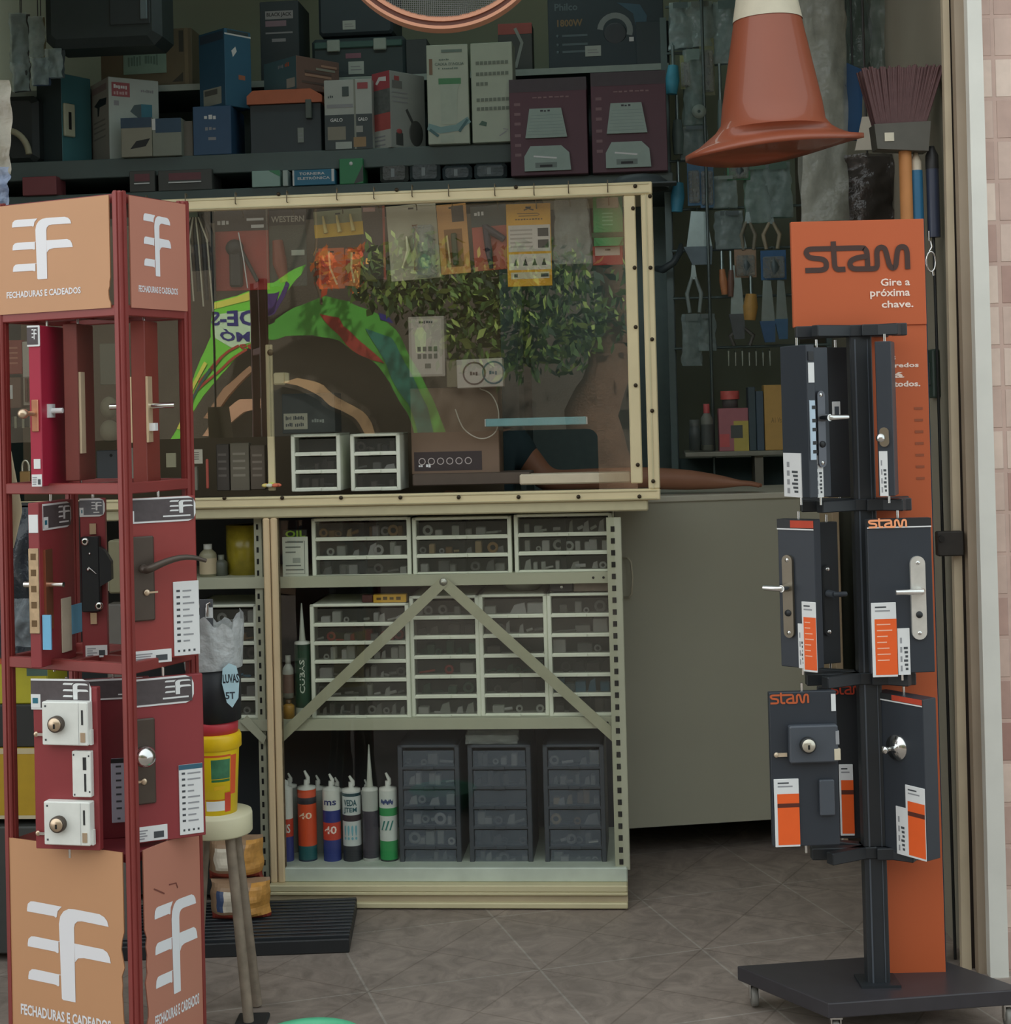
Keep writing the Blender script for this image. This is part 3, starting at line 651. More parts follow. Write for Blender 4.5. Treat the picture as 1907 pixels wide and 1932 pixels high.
LET = [[(222, 740), (300, 739), (395, 738), (438, 718), (447, 680), (438, 640), (400, 612), (320, 600), (268, 585), (240, 548), (240, 520), (262, 497), (310, 492), (400, 492), (560, 492), (820, 492), (862, 508), (880, 545), (884, 620), (886, 735)],
       [(526, 408), (528, 500), (533, 660), (540, 710), (565, 735), (600, 737), (648, 736)],
       [(884, 592), (780, 607), (718, 635), (697, 675), (710, 715), (750, 735), (850, 738), (950, 738), (980, 718), (987, 670), (986, 560), (1000, 510), (1035, 491), (1070, 510), (1086, 560), (1102, 640), (1118, 705), (1150, 736), (1180, 712), (1192, 640), (1204, 550), (1222, 505), (1256, 491), (1290, 505), (1305, 550), (1308, 640), (1309, 754)]]
def stam(mb, x0, x1, z0, z1, y, m, bold=1.0):
    "the wordmark drawn with one rounded line"
    kx, kz = (x1 - x0) / 1146, (z1 - z0) / 362
    for i, pts in enumerate(LET): mb.stroke([(x0 + (a - 192) * kx, z1 - (b - 406) * kz) for a, b in smooth(pts)], 56 * kx * bold, y - .0006 * i, m)
    return mb
m = MB(); w0 = cr([(192, 768)])[0]; w1 = cr([(1338, 406)])[0]
stam(m, w0[0], w1[0], w0[1], w1[1], N1 - .0055, SBRN); m.build('wordmark', hd)
for tx, bx in (('Gire a', (1030, 820, 1342, 908)), ('pr\u00f3xima', (918, 932, 1342, 1048)), ('chave.', (1040, 1058, 1378, 1142))):
    p, q = cr([(bx[0], bx[3])])[0], cr([(bx[2], bx[1])])[0]
    MB().text(tx, p[0], q[0], p[1], q[1], N1 - .0055, OWHT, .02).build('lettering', hd)
# cross arms
for yl, tilt in ((624, 4), (951, 0), (1277, 0), (1604, -6)):
    z = px2(1640, yl)[1]; m = MB(); hh = .0135
    for an, ln in ((28 + tilt * 3, .13), (152, .15), (-35, .10), (208, .13)):
        m.xf = XF(pxm, 0, z, R(an)); m.box(0, ln, -.012, .012, -hh, hh, SBLK, .002)
    m.xf = None; m.box(a - .006, b_ + .006, -.026, .026, z - hh, z + hh, SBLK, .002); m.build('cross_arm', st2)
    m = MB()
    xa, _ = px2(1500 + (yl - 624) * .03, yl, -.01); xb, _ = px2(1708 + (yl - 624) * .026, yl, -.03)
    m.box(xa, pxm, -.025, .0, z - hh, z + hh, SBLK, .002).box(pxm, xb, -.04, -.014, z - hh, z + hh, SBLK, .002).box(xb - .03, xb + .001, -.043, -.012, z - hh - .001, z + hh + .001, M((50, 52, 56), .4), .002)
    m.build('front_arm', st2)
SG = 'sample boards on the black tower'
def SB(label, px, y0, y1, Y, yaw, w_, th, mat=SDK): return Board(label, px, y0, y1, Y, yaw, w_, th, mat, 'lock sample board', SG, 'lock_sample_board', .018)
def brochure(b, f, seed=1, kind=0):
    x0, x1, z0, z1 = b.r(f); m = MB().box(x0, x1, -.003, -.0005, z0, z1, PAPER, .0008); w_, h_ = x1 - x0, z1 - z0
    m.card(x0 + w_ * .12, x1, z0 + h_ * .03, z1 - h_ * .22, -.0034, M((238, 98, 36), .5, 0, .03))
    m.card(x0 + w_ * .12, x1, z1 - h_ * .42, z1 - h_ * .36, -.0037, M((90, 40, 26), .6, 0, 0)) if kind else None
    for i in range(0 if kind else 7): m.card(x0 + w_ * .2, x0 + w_ * random.Random(seed + i).uniform(.5, .9), z1 - h_ * (.3 + .08 * i), z1 - h_ * (.285 + .08 * i), -.0037, M((250, 190, 160), .6, 0, 0))
    m.card(x0 + w_ * .15, x0 + w_ * .6, z1 - h_ * .07, z1 - h_ * .05, -.0034, INK).card(x0 + w_ * .15, x0 + w_ * .75, z1 - h_ * .12, z1 - h_ * .10, -.0034, GREYP)
    o = m.build('brochure', b.t); o['label'] = 'orange brochure with a white top'; return o
def side_label(b, f, edge=False):
    x0, x1, z0, z1 = (f[0] * b.th, f[1] * b.th, f[2] * b.h, f[3] * b.h) if edge else b.r(f)
    m = b.mb(edge).box(x0, x1, -.0022, -.0003, z0, z1, PAPER); w_, h_ = x1 - x0, z1 - z0
    for i in range(6): m.card(x0 + w_ * (.6 - .06 * (i % 3)), x0 + w_ * .82, z0 + h_ * (.1 + .09 * i), z0 + h_ * (.15 + .09 * i), -.0026, INK)
    for i in range(4): m.card(x0 + w_ * .2, x0 + w_ * .35, z0 + h_ * (.08 + .2 * i), z0 + h_ * (.2 + .2 * i), -.0026, GREYP)
    return m.build('label_sticker', b.t)
def head(b, f, mat=ORG, bg=BLK, lines=True):
    x0, x1, z0, z1 = b.r(f); m = MB().box(x0, x1, -.002, 0, z0, z1, bg)
    if lines: m.card(x0, x1, z0, z0 + .003, -.0024, PAPER)
    w_ = x1 - x0; return m, x0, x1, z0, z1
LP = M((150, 152, 150), .3, .9, .05, 30)
def lever_plate(b, fx, fz0, fz1, wd, lz, ln, mat=LP, lever=CHROME, cyl=True):
    x = (fx - .5) * b.w; z0, z1 = fz0 * b.h, fz1 * b.h; r = wd / 2
    pts = [(x + r * math.cos(R(a)), z0 + r + r * math.sin(R(a))) for a in range(180, 361, 20)] + [(x + r * math.cos(R(a)), z1 - r + r * math.sin(R(a))) for a in range(0, 181, 20)]
    o = MB().prism(pts, -.008, 0, mat, True).build('lock_plate', b.t)
    for z in (z0 + r * .9, z1 - r * .9): MB().lathe([(0, -.010), (.004, -.010), (.005, -.008)], (x, 0, z), CHROME, 10, 'y').build('screw', o)
    z = lz * b.h; MB().cyl((x, -.008, z), (x, -.036, z), .009, .008, lever, 12).tube([(x, -.034, z), (x + ln * .15, -.038, z), (x + ln, -.038, z)], [.007, .0065, .006], lever, 10).build('lever', o)
    if cyl: MB().lathe([(0, -.012), (.007, -.012), (.008, -.008)], (x, 0, z0 + (z1 - z0) * .3), BLK, 14, 'y').build('keyhole', o)
    return o
# top tier
b = SB('black sample board turned edge-on with silver strike strip, top left of black tower', 1503, 652, 938, 3.63, -68, .11, .022)
side_label(b, (.05, .72, .0, .29))
m = b.mb(); m.xf = XF(b.w / 2, 0, 0, R(90)); m.box(.003, .019, -.003, 0, .085, .22, M((170, 184, 196), .35, .8), .001)
for z in (.1, .12, .15, .17, .2): m.box(.010, .020, -.004, -.003, z, z + .008, BLK)
m.box(.004, .019, -.002, 0, .26, .305, PAPER).box(.004, .018, -.003, 0, .31, .33, BLK); m.build('strike_strip', b.t)
b = SB('black sample board with slim plate and lever beside the silver strike strip one', 1553, 655, 938, 3.62, 30, .05, .018)
lever_plate(b, .4, .2, .71, .022, .53, .05, M((96, 98, 104), .35, .6)); side_label(b, (.02, .5, .0, .28))
b = SB('thick black sample board with a small round lock on its edge, black tower top', 1692, 644, 934, 3.64, 70, .075, .036)
m = b.mb(True); x = .016; m.prism([(x + .011 * math.cos(R(q)), .135 + (.022 if 0 < q < 180 else -.0) + .011 * math.sin(R(q)) - .012) for q in range(0, 360, 20)], -.006, 0, CHROME, True); m.build('lock_plate', b.t)
m = b.mb(True); m.lathe([(0, -.02), (.009, -.02), (.010, 0)], (x - .008, 0, .132), CHROME, 16, 'y').build('lock_cylinder', b.t)
side_label(b, (.08, .6, 0, .29), True)
b = SB('narrow dark sample board at the back with a small white badge, black tower top', 1586, 655, 938, 3.86, 10, .06, .016, M((34, 38, 42), .5))
m = MB().box(-.016, .004, -.004, 0, .195, .232, PAPER, .001).box(-.011, 0, -.0045, -.004, .2, .22, SGREY).build('badge', b.t)
# middle tier
b = SB('black sample board with a brass edged lever plate, middle left of the black tower', 1508, 980, 1260, 3.66, -40, .095, .03)
m, x0, x1, z0, z1 = head(b, (0, 1, .93, 1.0)); m.card(x0 + .035, x1, z0 + .005, z1 - .002, -.0025, M((190, 66, 40), .6, 0, .1)); m.build('header_card', b.t)
lever_plate(b, .28, .2, .76, .026, .54, -.045, M((120, 112, 98), .35, .7)); side_label(b, (.5, .68, .0, .3)); brochure(b, (.62, 1.0, -.02, .45), 3)
b = SB('dark sample board with black plate and lever behind the brass edged one', 1570, 985, 1252, 3.82, 20, .05, .018, M((40, 44, 48), .5))
lever_plate(b, .3, .2, .7, .022, .5, .03, BLK, SGREY, False)
b = SB('black sample board with polished chrome lever plate, middle right of black tower', 1704, 978, 1270, 3.64, 3, .148, .02)
m, x0, x1, z0, z1 = head(b, (-.005, 1.0, .94, 1.0)); m.build('header_card', b.t)
m = MB(); stam(m, x0 + .001, x0 + (x1 - x0) * .62, z0 + .001, z1 + .002, -.0032, M((255, 170, 120), .5, 0, 0)).build('wordmark', b.t)
lever_plate(b, .76, .215, .755, .034, .535, -.062, M((222, 222, 216), .3, .5, .1, 40), M((226, 226, 222), .25, .9))
brochure(b, (.02, .41, -.02, .46), 5); side_label(b, (.42, .61, -.01, .29))
# bottom tier
b = SB('black sample board with dark rim lock and pale cylinder, bottom left of black tower', 1522, 1305, 1596, 3.60, 2, .152, .02)
m = MB(); stam(m, -b.w / 2, -b.w / 2 + .09, b.h * .925, b.h * 1.0, -.001, ORG).build('wordmark', b.t)
x0, x1, z0, z1 = b.r((.26, .98, .55, .79)); lk = MB().box(x0, x1, -.022, 0, z0, z1, SGREY, .003).build('rim_lock', b.t)
cylinder(lk, x0 + (x1 - x0) * .36, (z0 + z1) / 2, -.022, .018, .014, M((206, 200, 184), .3, .7), BLK)
MB().box(x1 - .01, x1 + .004, -.023, -.012, z0 + .005, z0 + .03, M((214, 204, 180), .4)).box(x1 - .006, x1 + .002, -.023, -.014, z0 + .04, z0 + .07, GREYP).build('latch_bolt', lk)
MB().box(x0 - .024, x0 - .004, -.008, -.003, z0 + .013, z0 + .021, M((214, 196, 170), .4, .5)).ball((x0 - .028, -.006, z0 + .017), (.006, .004, .006), M((214, 196, 170), .4, .5), 8).build('key', b.t)
x0, x1, z0, z1 = b.r((.7, .92, .2, .43)); MB().box(x0, x1, -.012, 0, z0, z1, SGREY, .002).build('strike_box', b.t)
MB().box(b.w / 2 - .012, b.w / 2 - .002, -.003, 0, b.h * .87, b.h * .98, PAPER).build('badge', b.t)
brochure(b, (.03, .4, .0, .44), 7, 1)
b = SB('dark sample board at the back with orange brochure, bottom of black tower', 1590, 1296, 1582, 3.84, -4, .10, .018, M((34, 38, 42), .5))
m = MB(); stam(m, -.02, .06, b.h * .95, b.h * 1.02, -.001, M((190, 66, 40), .6)).build('wordmark', b.t); brochure(b, (.45, .78, .02, .49), 9, 1)
b = SB('black sample board with round chrome knob, turned sideways, bottom right of black tower', 1701, 1312, 1612, 3.66, -56, .15, .045)
m, x0, x1, z0, z1 = head(b, (0, 1, .955, 1.0)); m.card(x0 + .06, x1, z0 + .004, z1, -.0025, M((190, 66, 40), .6, 0, .1)); m.build('header_card', b.t)
o = MB().lathe([(.030, 0), (.029, -.005), (.012, -.008), (.007, -.012), (.006, -.034), (.009, -.037), (.009, -.045), (0, -.047)], (-.005, 0, b.h * .67), CHROME, 24, 'y').build('knob', b.t)
brochure(b, (.62, 1.0, .0, .45), 11, 1); side_label(b, (.42, .62, 0, .3))
# ================================================================ inside the counter: drawer units, tubes
CLEAR = M((84, 84, 78), .22, 0, .08, 25, 0, .66)
SMOKE = M((104, 114, 126), .3, 0, .04, 12, 0, .58)
OFFW = M((222, 226, 210), .5, 0, .04)
DGREY = M((62, 68, 76), .45, 0, .05)
INSIDE = M((58, 56, 52), .8, 0, .1, 30)
DWELL = M((40, 40, 40), .8)
PALS = {'grey': [(180, 180, 174), (214, 214, 208), (130, 130, 126)], 'white': [(236, 236, 228), (222, 226, 216), (240, 240, 236)], 'brass': [(206, 160, 96), (220, 190, 140), (190, 190, 190), (160, 120, 70)],
        'dark': [(80, 74, 70), (100, 92, 86), (60, 58, 58)], 'green': [(64, 96, 78), (80, 110, 90), (52, 80, 64)], 'red': [(190, 60, 56), (170, 170, 166)], 'blue': [(90, 150, 180), (150, 160, 160)]}
def contents(m, x0, x1, z0, z1, y, pal, r, n=7, kind=None):
    for i in range(n):
        c = M(r.choice(PALS[pal]), .5); x = x0 + (x1 - x0) * (i + .5 + r.uniform(-.3, .3)) / n; h = (z1 - z0) * r.uniform(.4, .85); w_ = (x1 - x0) / n * r.uniform(.5, 1)
        k = kind or r.choice('bbrcn'); d = y + r.uniform(.006, .03)
        if k == 'b': m.box(x - w_ / 2, x + w_ / 2, d, d + .03, z0, z0 + h, c, .002)
        elif k == 'r': m.lathe([(h * .22, 0), (h * .4, -.003), (h * .45, .003), (h * .22, .006)], (x, d, z0 + h * .48), c, 12, 'y')
        elif k == 'c': m.cyl((x - w_ * .6, d, z0 + h * .3), (x + w_ * .6, d, z0 + h * r.uniform(.2, .6)), h * .14, h * .14, c, 8)
        else: m.prism([(x - w_ * .5, z0), (x + w_ * .5, z0), (x + w_ * .4, z0 + h), (x - w_ * .2, z0 + h * .8)], d, d + .012, c)
def drawer_unit(label, px, fr, n, rows, two=False, white=True, spec=None, dep=.26, seed=1, group=None, gap=(.05, .1)):
    "px: x0, y0, x1, y1 of its front; spec: palette per row"
    r = random.Random(seed); a, b, c, d = fr.rect(*px, n); W_, H_ = b - a, d - c
    t = T('drawer_unit', label, 'drawer unit', fr.w((a + b) / 2, n, c), fr.yaw, group); x0, x1 = -W_ / 2, W_ / 2
    fm = OFFW if white else DGREY; e = .012 if white else .014; rh = (H_ - e) / rows; tb = .0085 if white else .008
    m = MB().box(x0, x0 + e, 0, dep, 0, H_, fm, .002).box(x1 - e, x1, 0, dep, 0, H_, fm, .002).box(x0, x1, 0, dep, H_ - tb, H_, fm, .002).box(x0, x1, dep - .004, dep, 0, H_, fm)
    for i in range(rows): m.box(x0 + e * .5, x1 - e * .5, 0.001, dep, i * rh, i * rh + tb, fm, .001)
    m.build('frame', t)
    for i in range(rows):
        z0, z1 = i * rh + tb, (i + 1) * rh; pal = (spec or {}).get(i, 'grey')
        f = MB(); xa, xb = x0 + e, x1 - e
        f.box(xa + .002, xb - .002, .004, .006, z0 + .001, z1 - .003, CLEAR if white else SMOKE).box(xa + .001, xb - .001, .003, .02, z0, z0 + .003, fm if white else SMOKE)
        f.box((xa + xb) / 2 - .016, (xa + xb) / 2 + .016, -.004, .004, z0 - tb * .9, z0 + .0015, fm, .001)
        if two: f.box((xa + xb) / 2 - .008, (xa + xb) / 2 + .008, .007, .10, z0, z1 - .004, DWELL)
        o = f.build('drawer', t)
        g = MB(); g.box(xa, xb, .06, .062, z0, z1 - .004, INSIDE)
        if pal != 'empty':
            if two: contents(g, xa + .01, (xa + xb) / 2 - .01, z0, z1, .004, pal, r, r.randint(3, 5)); contents(g, (xa + xb) / 2 + .01, xb - .008, z0, z1, .004, pal, r, r.randint(3, 6))
            else: contents(g, xa + .006, xb - .006, z0, z1, .004, pal, r, r.randint(3, 6))
        g = g.build('contents', o); g['kind'] = 'stuff'
    return t
n0 = .05
G1, G2, G3 = 'three drawer units on the upper counter shelf', 'six drawer units on the middle counter shelf', 'smoked drawer units on the bottom counter shelf'
drawer_unit('left white three-drawer unit on the upper counter shelf, beside the paper card', (588, 977, 775, 1091), S, n0, 3, True, True, {0: 'grey', 1: 'white', 2: 'brass'}, seed=3, group=G1)
drawer_unit('middle white three-drawer unit on the upper counter shelf, holding small metal fittings', (778, 975, 965, 1086), S, n0, 3, True, True, {0: 'grey', 1: 'brass', 2: 'white'}, seed=4, group=G1)
drawer_unit('right white three-drawer unit on the upper counter shelf, beside the slotted post', (970, 969, 1156, 1082), S, n0, 3, True, True, {0: 'white', 1: 'white', 2: 'white'}, seed=5, group=G1)
drawer_unit('wide white six-drawer unit on the middle counter shelf under the yellow box', (586, 1139, 773, 1357), S, n0, 6, True, True, {0: 'grey', 1: 'grey', 2: 'grey', 3: 'white', 4: 'red', 5: 'white'}, seed=6, group=G2)
drawer_unit('narrow white six-drawer unit on the middle shelf below the brace bolt', (774, 1124, 905, 1355), S, n0 + .01, 6, False, True, {0: 'white', 1: 'green', 2: 'red', 3: 'green', 4: 'dark', 5: 'grey'}, seed=7, group=G2)
drawer_unit('third white six-drawer unit on the middle shelf, crossed by the right brace', (905, 1121, 1034, 1353), S, n0 + .01, 6, False, True, {0: 'white', 1: 'dark', 2: 'green', 3: 'dark', 4: 'grey', 5: 'white'}, seed=8, group=G2)
drawer_unit('last white six-drawer unit on the middle shelf against the right slotted post', (1034, 1119, 1162, 1352), S, n0, 6, False, True, {0: 'dark', 1: 'blue', 2: 'dark', 3: 'grey', 4: 'grey', 5: 'grey'}, seed=9, group=G2)
drawer_unit('white six-drawer unit left of the front post, partly behind the black bucket', (360, 1141, 487, 1357), S, n0 + .01, 6, False, True, {0: 'grey', 1: 'red', 2: 'blue', 3: 'dark', 4: 'brass', 5: 'grey'}, seed=10, group=G2)
drawer_unit('smoked grey drawer stack beside the sealant tubes on the bottom shelf', (752, 1406, 868, 1640), S, n0, 6, False, False, {0: 'grey', 1: 'white', 2: 'white', 3: 'white', 4: 'white', 5: 'grey'}, seed=11, group=G3)
drawer_unit('middle smoked grey drawer stack on the bottom shelf with clear bags on top', (884, 1406, 1003, 1640), S, n0, 6, False, False, {0: 'grey', 1: 'dark', 2: 'grey', 3: 'empty', 4: 'dark', 5: 'grey'}, seed=12, group=G3)
drawer_unit('right smoked grey drawer stack holding brass pieces on the bottom shelf', (1026, 1405, 1142, 1640), S, n0, 6, False, False, {0: 'white', 1: 'grey', 2: 'brass', 3: 'brass', 4: 'grey', 5: 'grey'}, seed=13, group=G3)
# bags on the middle smoked stack
def obj(name, label, cat, mb, fr, u, n, z, group=None, **k):
    return tag(mb.build(name, None, tuple(fr.w(u, n, z)), fr.yaw, **k), label, cat, group)
CLRBAG = M((150, 156, 150), .18, 0, .15, 40, .5, .55, 50)
def pxr(fr, px, n): a, b, c, d = fr.rect(*px, n); return (a + b) / 2, c, b - a, d - c
u, z, W_, H_ = pxr(S, (878, 1377, 976, 1404), .06)
m = MB()
for k in range(3): m.sheet(-W_ / 2, W_ / 2, 0, H_ * (.6 + .2 * k), .03 * k, CLRBAG, .012, 10, 6, k, 30)
obj('plastic_bag', 'clear plastic bag of parts on the middle smoked drawer stack', 'bag', m, S, u, .06, z + .001)
# ---------------------------------------------------------------- sealant tubes on the bottom shelf
TUBES = 'sealant tubes on the bottom shelf'
CAPM = M((206, 208, 200), .45, 0, .03)
def tube_(label, x0, x1, yb, yt, yn, cols, n=.05, txt=None, clear=False, fr=S):
    "cols: list of (fraction from, to, colour) bands"
    a, b, c, d = fr.rect(x0, yt, x1, yb, n); r = (b - a) / 2; H_ = d - c
    t = T('sealant_tube', label, 'sealant tube', fr.w((a + b) / 2, n + r, c), fr.yaw, TUBES)
    MB().lathe([(0, 0), (r * .96, 0), (r, .002), (r, .012), (r * .97, .013)], (0, 0, 0), CAPM, 20).build('base_cap', t)
    m = MB(); m.lathe([(r * .97, .012), (r * .97, H_ - .006)], (0, 0, 0), M(cols[0][2], .4, 0, .03), 28)
    for f0, f1, cc in cols[1:]: m.lathe([(r * .976, H_ * f0), (r * .976, H_ * f1)], (0, 0, 0), M(cc, .4, 0, .03), 28)
    o = m.build('tube_body', t)
    if txt:
        q = MB()
        for s_, f0, f1, cc in txt:
            v = MB(); v.text(s_, -r * .72, r * .72, H_ * f0, H_ * f1, 0, M(cc, .5, 0, 0), .02)
            for i, p in enumerate(v.v): an = p[0] / r; v.v[i] = (r * math.sin(an) * 1.0, -r * .99 * math.cos(an) - .0004, p[2])
            q.add(v.v, v.f, M(cc, .5, 0, 0))
        q.build('lettering', o)
    MB().lathe([(r * .97, H_ - .006), (r * .94, H_), (r * .3, H_ + .004), (r * .28, H_ + .02), (0, H_ + .02)], (0, 0, 0), CAPM, 20).build('shoulder', t)
    hn = fr.uz((x0 + x1) / 2, yn, n)[1] - c - H_
    if hn > .06: MB().lathe([(r * .42, H_ + .004), (r * .36, H_ + .016), (r * .07, H_ + hn), (0, H_ + hn)], (0, 0, 0), M((190, 194, 182), .4, 0, .03, 20, 0, .1), 14).build('nozzle', t)
    else: MB().tube([(r * .1, 0, H_ + .01), (r * .16, 0, H_ + hn * .55), (-r * .2, 0, H_ + hn)], [r * .28, r * .22, r * .12], CAPM, 10).build('nozzle', t)
    return t
W_ = (220, 222, 214)
tube_('white and blue sealant tube half hidden behind the front post', 527, 551, 1641, 1488, 1474, [(0, 1, W_), (.02, .4, (60, 66, 130)), (.4, .62, (196, 70, 52))], txt=[('MS', .45, .56, W_)])
tube_('orange sealant tube numbered in white, left on the bottom shelf', 558, 594, 1640, 1488, 1458, [(0, 1, (222, 84, 46)), (.02, .11, (40, 44, 70)), (.11, .28, (40, 96, 100)), (.80, .88, (40, 40, 50))], txt=[('40', .62, .70, (255, 220, 190))])
tube_('white sealant tube with blue base and red band on the bottom shelf', 606, 640, 1640, 1490, 1464, [(0, 1, W_), (.02, .36, (50, 62, 130)), (.36, .58, (206, 72, 54)), (.58, .73, (52, 62, 132))], txt=[('40', .44, .54, (255, 230, 220)), ('ms', .80, .86, (40, 50, 110))])
tube_('white sealant tube with teal lettering and a dark house picture', 643, 679, 1638, 1492, 1468, [(0, 1, (206, 212, 210)), (.02, .28, (52, 54, 60)), (.60, .68, (60, 50, 56)), (.92, .96, (30, 70, 76))], txt=[('VEDA', .80, .88, (30, 84, 94)), ('JTEM', .70, .78, (30, 84, 94)), ('!!!!', .36, .55, (120, 176, 190))])
tube_('grey sealant tube with a tall slanting clear nozzle on the bottom shelf', 681, 712, 1638, 1490, 1408, [(0, 1, (180, 184, 178)), (.12, .72, (70, 66, 76))])
tube_('white and green sealant tube beside the smoked drawer stack', 713, 748, 1638, 1490, 1462, [(0, 1, (210, 216, 210)), (.04, .10, (50, 52, 56)), (.10, .34, (50, 150, 84)), (.66, .76, (50, 150, 84))], txt=[('~~~', .80, .88, (50, 70, 120)), ('///', .48, .60, (60, 130, 120))])
for x, y, l in ((545, 1462, 'behind the front post'), (598, 1466, 'behind the orange tube'), (634, 1470, 'behind the blue based tube'), (690, 1474, 'behind the tall nozzle')):
    tube_('pale sealant tube in the back row ' + l, x - 14, x + 14, 1632, y + 22, y, [(0, 1, (150, 156, 150))], .14)
_ct = tube_('dark green tall sealant tube reading CUBAS on the middle shelf', 553, 584, 1356, 1213, 1140, [(0, 1, (40, 66, 52)), (.04, .14, (180, 190, 176)), (.2, .9, (38, 72, 54))], .05)
_t = [o for o in _ct.children if o.name.startswith('tube_body')][0]; _rr = max(v.co.x for v in _t.data.vertices) * 1.01
v = MB(); v.text('CUBAS', 0, .1, -.010, .010, 0, M((196, 204, 190), .5, 0, 0), .02)
for i, p in enumerate(v.v): an = -p[2] / _rr * .8 + .1; v.v[i] = (_rr * math.sin(an), -_rr * math.cos(an), .075 + p[0])
v.build('lettering', _t)
def bottle(name, label, cat, fr, px, n, col, cap, band=None, group=None, neck=.45, capf=.2):
    u, z, W_, H_ = pxr(fr, px, n); r = W_ / 2; hb = H_ * (1 - capf)
    t = T(name, label, cat, fr.w(u, n + r, z), fr.yaw, group)
    m = MB().lathe([(0, 0), (r, 0), (r, hb * .8), (r * .9, hb * .88), (r * neck, hb)], (0, 0, 0), M(col, .4), 20)
    if band: m.lathe([(r * 1.01, hb * .15), (r * 1.01, hb * .7)], (0, 0, 0), M(band, .5), 20)
    m.build('body', t); MB().lathe([(r * neck * 1.1, hb), (r * neck * 1.1, H_), (0, H_)], (0, 0, 0), M(cap, .4), 16).build('cap', t); return t
bottle('glue_bottle', 'small white glue bottle with a dark mark beside the green tube', 'bottle', S, (531, 1238, 552, 1318), .06, (170, 172, 160), (150, 150, 140), (120, 96, 84))
bottle('glue_bottle', 'squat amber bottle low beside the green tube on the middle shelf', 'bottle', S, (531, 1322, 553, 1357), .035, (170, 130, 60), (96, 76, 50))
# upper shelf: paper card, tape, tin
u, z, W_, H_ = pxr(S, (533, 1013, 581, 1092), .04)
m = MB().box(-W_ / 2, W_ / 2, 0, .004, 0, H_, M((196, 200, 186), .6, 0, .03))
for i, (f, l) in enumerate(((.86, .7), (.74, .6), (.62, .4), (.30, .6), (.2, .7))): m.card(-W_ * .38, -W_ * .38 + W_ * l, H_ * f, H_ * f + .004, -.0005, M((110, 116, 108), .7, 0, 0))
m.stroke([(-W_ * .4, H_ * .12), (W_ * .36, H_ * .12), (W_ * .38, H_ * .9), (-W_ * .3, H_ * .9)], .0016, -.0006, M((110, 116, 108), .7, 0, 0)).box(-W_ * .1, W_ * .2, -.0008, 0, H_ * .38, H_ * .5, M((150, 156, 146), .6, 0, 0))
obj('price_card', 'white printed card leaning at the front of the upper counter shelf', 'card', m, S, u, .04, z)
u, z, W_, H_ = pxr(S, (536, 1001, 576, 1014), .06)
m = MB().box(-W_ * .55, W_ * .55, .002, .02, -.12, H_ * 1.1, M((44, 50, 46), .6)); m.text('OIL', -W_ * .45, W_ * .5, 0, H_, .001, M((150, 190, 60), .5, 0, 0), .03)
obj('dark_box', 'dark box with green lettering behind the white printed card', 'box', m, S, u, .06, z)
u, z, W_, H_ = pxr(S, (427, 992, 489, 1090), .10)
m = MB().lathe([(.03, 0), (W_ / 2 + .012, 0), (W_ / 2 + .012, H_), (.03, H_)], (0, W_ / 2, 0), M((150, 136, 40), .25, 0, .25, 30, 0, 0), 28)
obj('tape_roll', 'wide roll of olive yellow tape on the upper counter shelf', 'tape', m, S, u, .10, z)
bottle('spray_tin', 'small pale tin with a red spot beside the yellow tape roll', 'tin', S, (372, 1028, 404, 1092), .06, (150, 146, 120), (190, 190, 180), (186, 170, 140), capf=.15)
bottle('oil_can', 'grey handled jar between the small tin and the yellow tape', 'jar', S, (402, 1048, 426, 1092), .08, (90, 94, 84), (120, 124, 112))
u, z, W_, H_ = pxr(S, (704, 1123, 766, 1138), .06)
m = MB().box(-W_ / 2, W_ / 2, 0, .03, 0, H_, M((200, 156, 50), .5), .001); m.scrib('GATE', -W_ * .4, W_ * .4, H_ * .3, H_ * .75, -.0006, M((90, 70, 30), .5, 0, 0), .03)
obj('small_box', 'small yellow box lying on the wide six-drawer unit', 'box', m, S, u, .06, z + .002)
u, z, W_, H_ = pxr(S, (683, 1124, 703, 1138), .07)
obj('small_box', 'small dark red box left of the yellow one on the drawers', 'box', MB().box(-W_ / 2, W_ / 2, 0, .03, 0, H_, M((84, 44, 40), .5), .001), S, u, .07, z + .002)
u, z, W_, H_ = pxr(S, (938, 1098, 1030, 1119), .10)
m = MB().lathe([(0, .0), (W_ * .3, 0), (W_ * .42, H_ * .5), (W_ * .5, H_ * 1.2), (W_ * .49, H_ * 1.2), (W_ * .4, H_ * .5), (W_ * .28, .004)], (0, W_ / 2, 0), M((150, 152, 140), .4), 28)
obj('bowl', 'pale plastic bowl on the third six-drawer unit under the shelf', 'bowl', m, S, u, .10, z + .003)
u, z, W_, H_ = pxr(S, (1037, 1099, 1150, 1118), .06)
m = MB().box(-W_ / 2, -W_ * .12, 0, .06, 0, H_ * .9, M((40, 40, 40), .5), .002).box(-W_ * .1, W_ / 2, 0, .06, 0, H_ * .95, M((120, 108, 96), .5, 0, .1, 40), .002).ball((-W_ * .3, 0, H_ * .5), .006, CHROME, 8)
obj('parts_tray', 'brown tray of parts on top of the last six-drawer unit', 'tray', m, S, u, .06, z + .003)
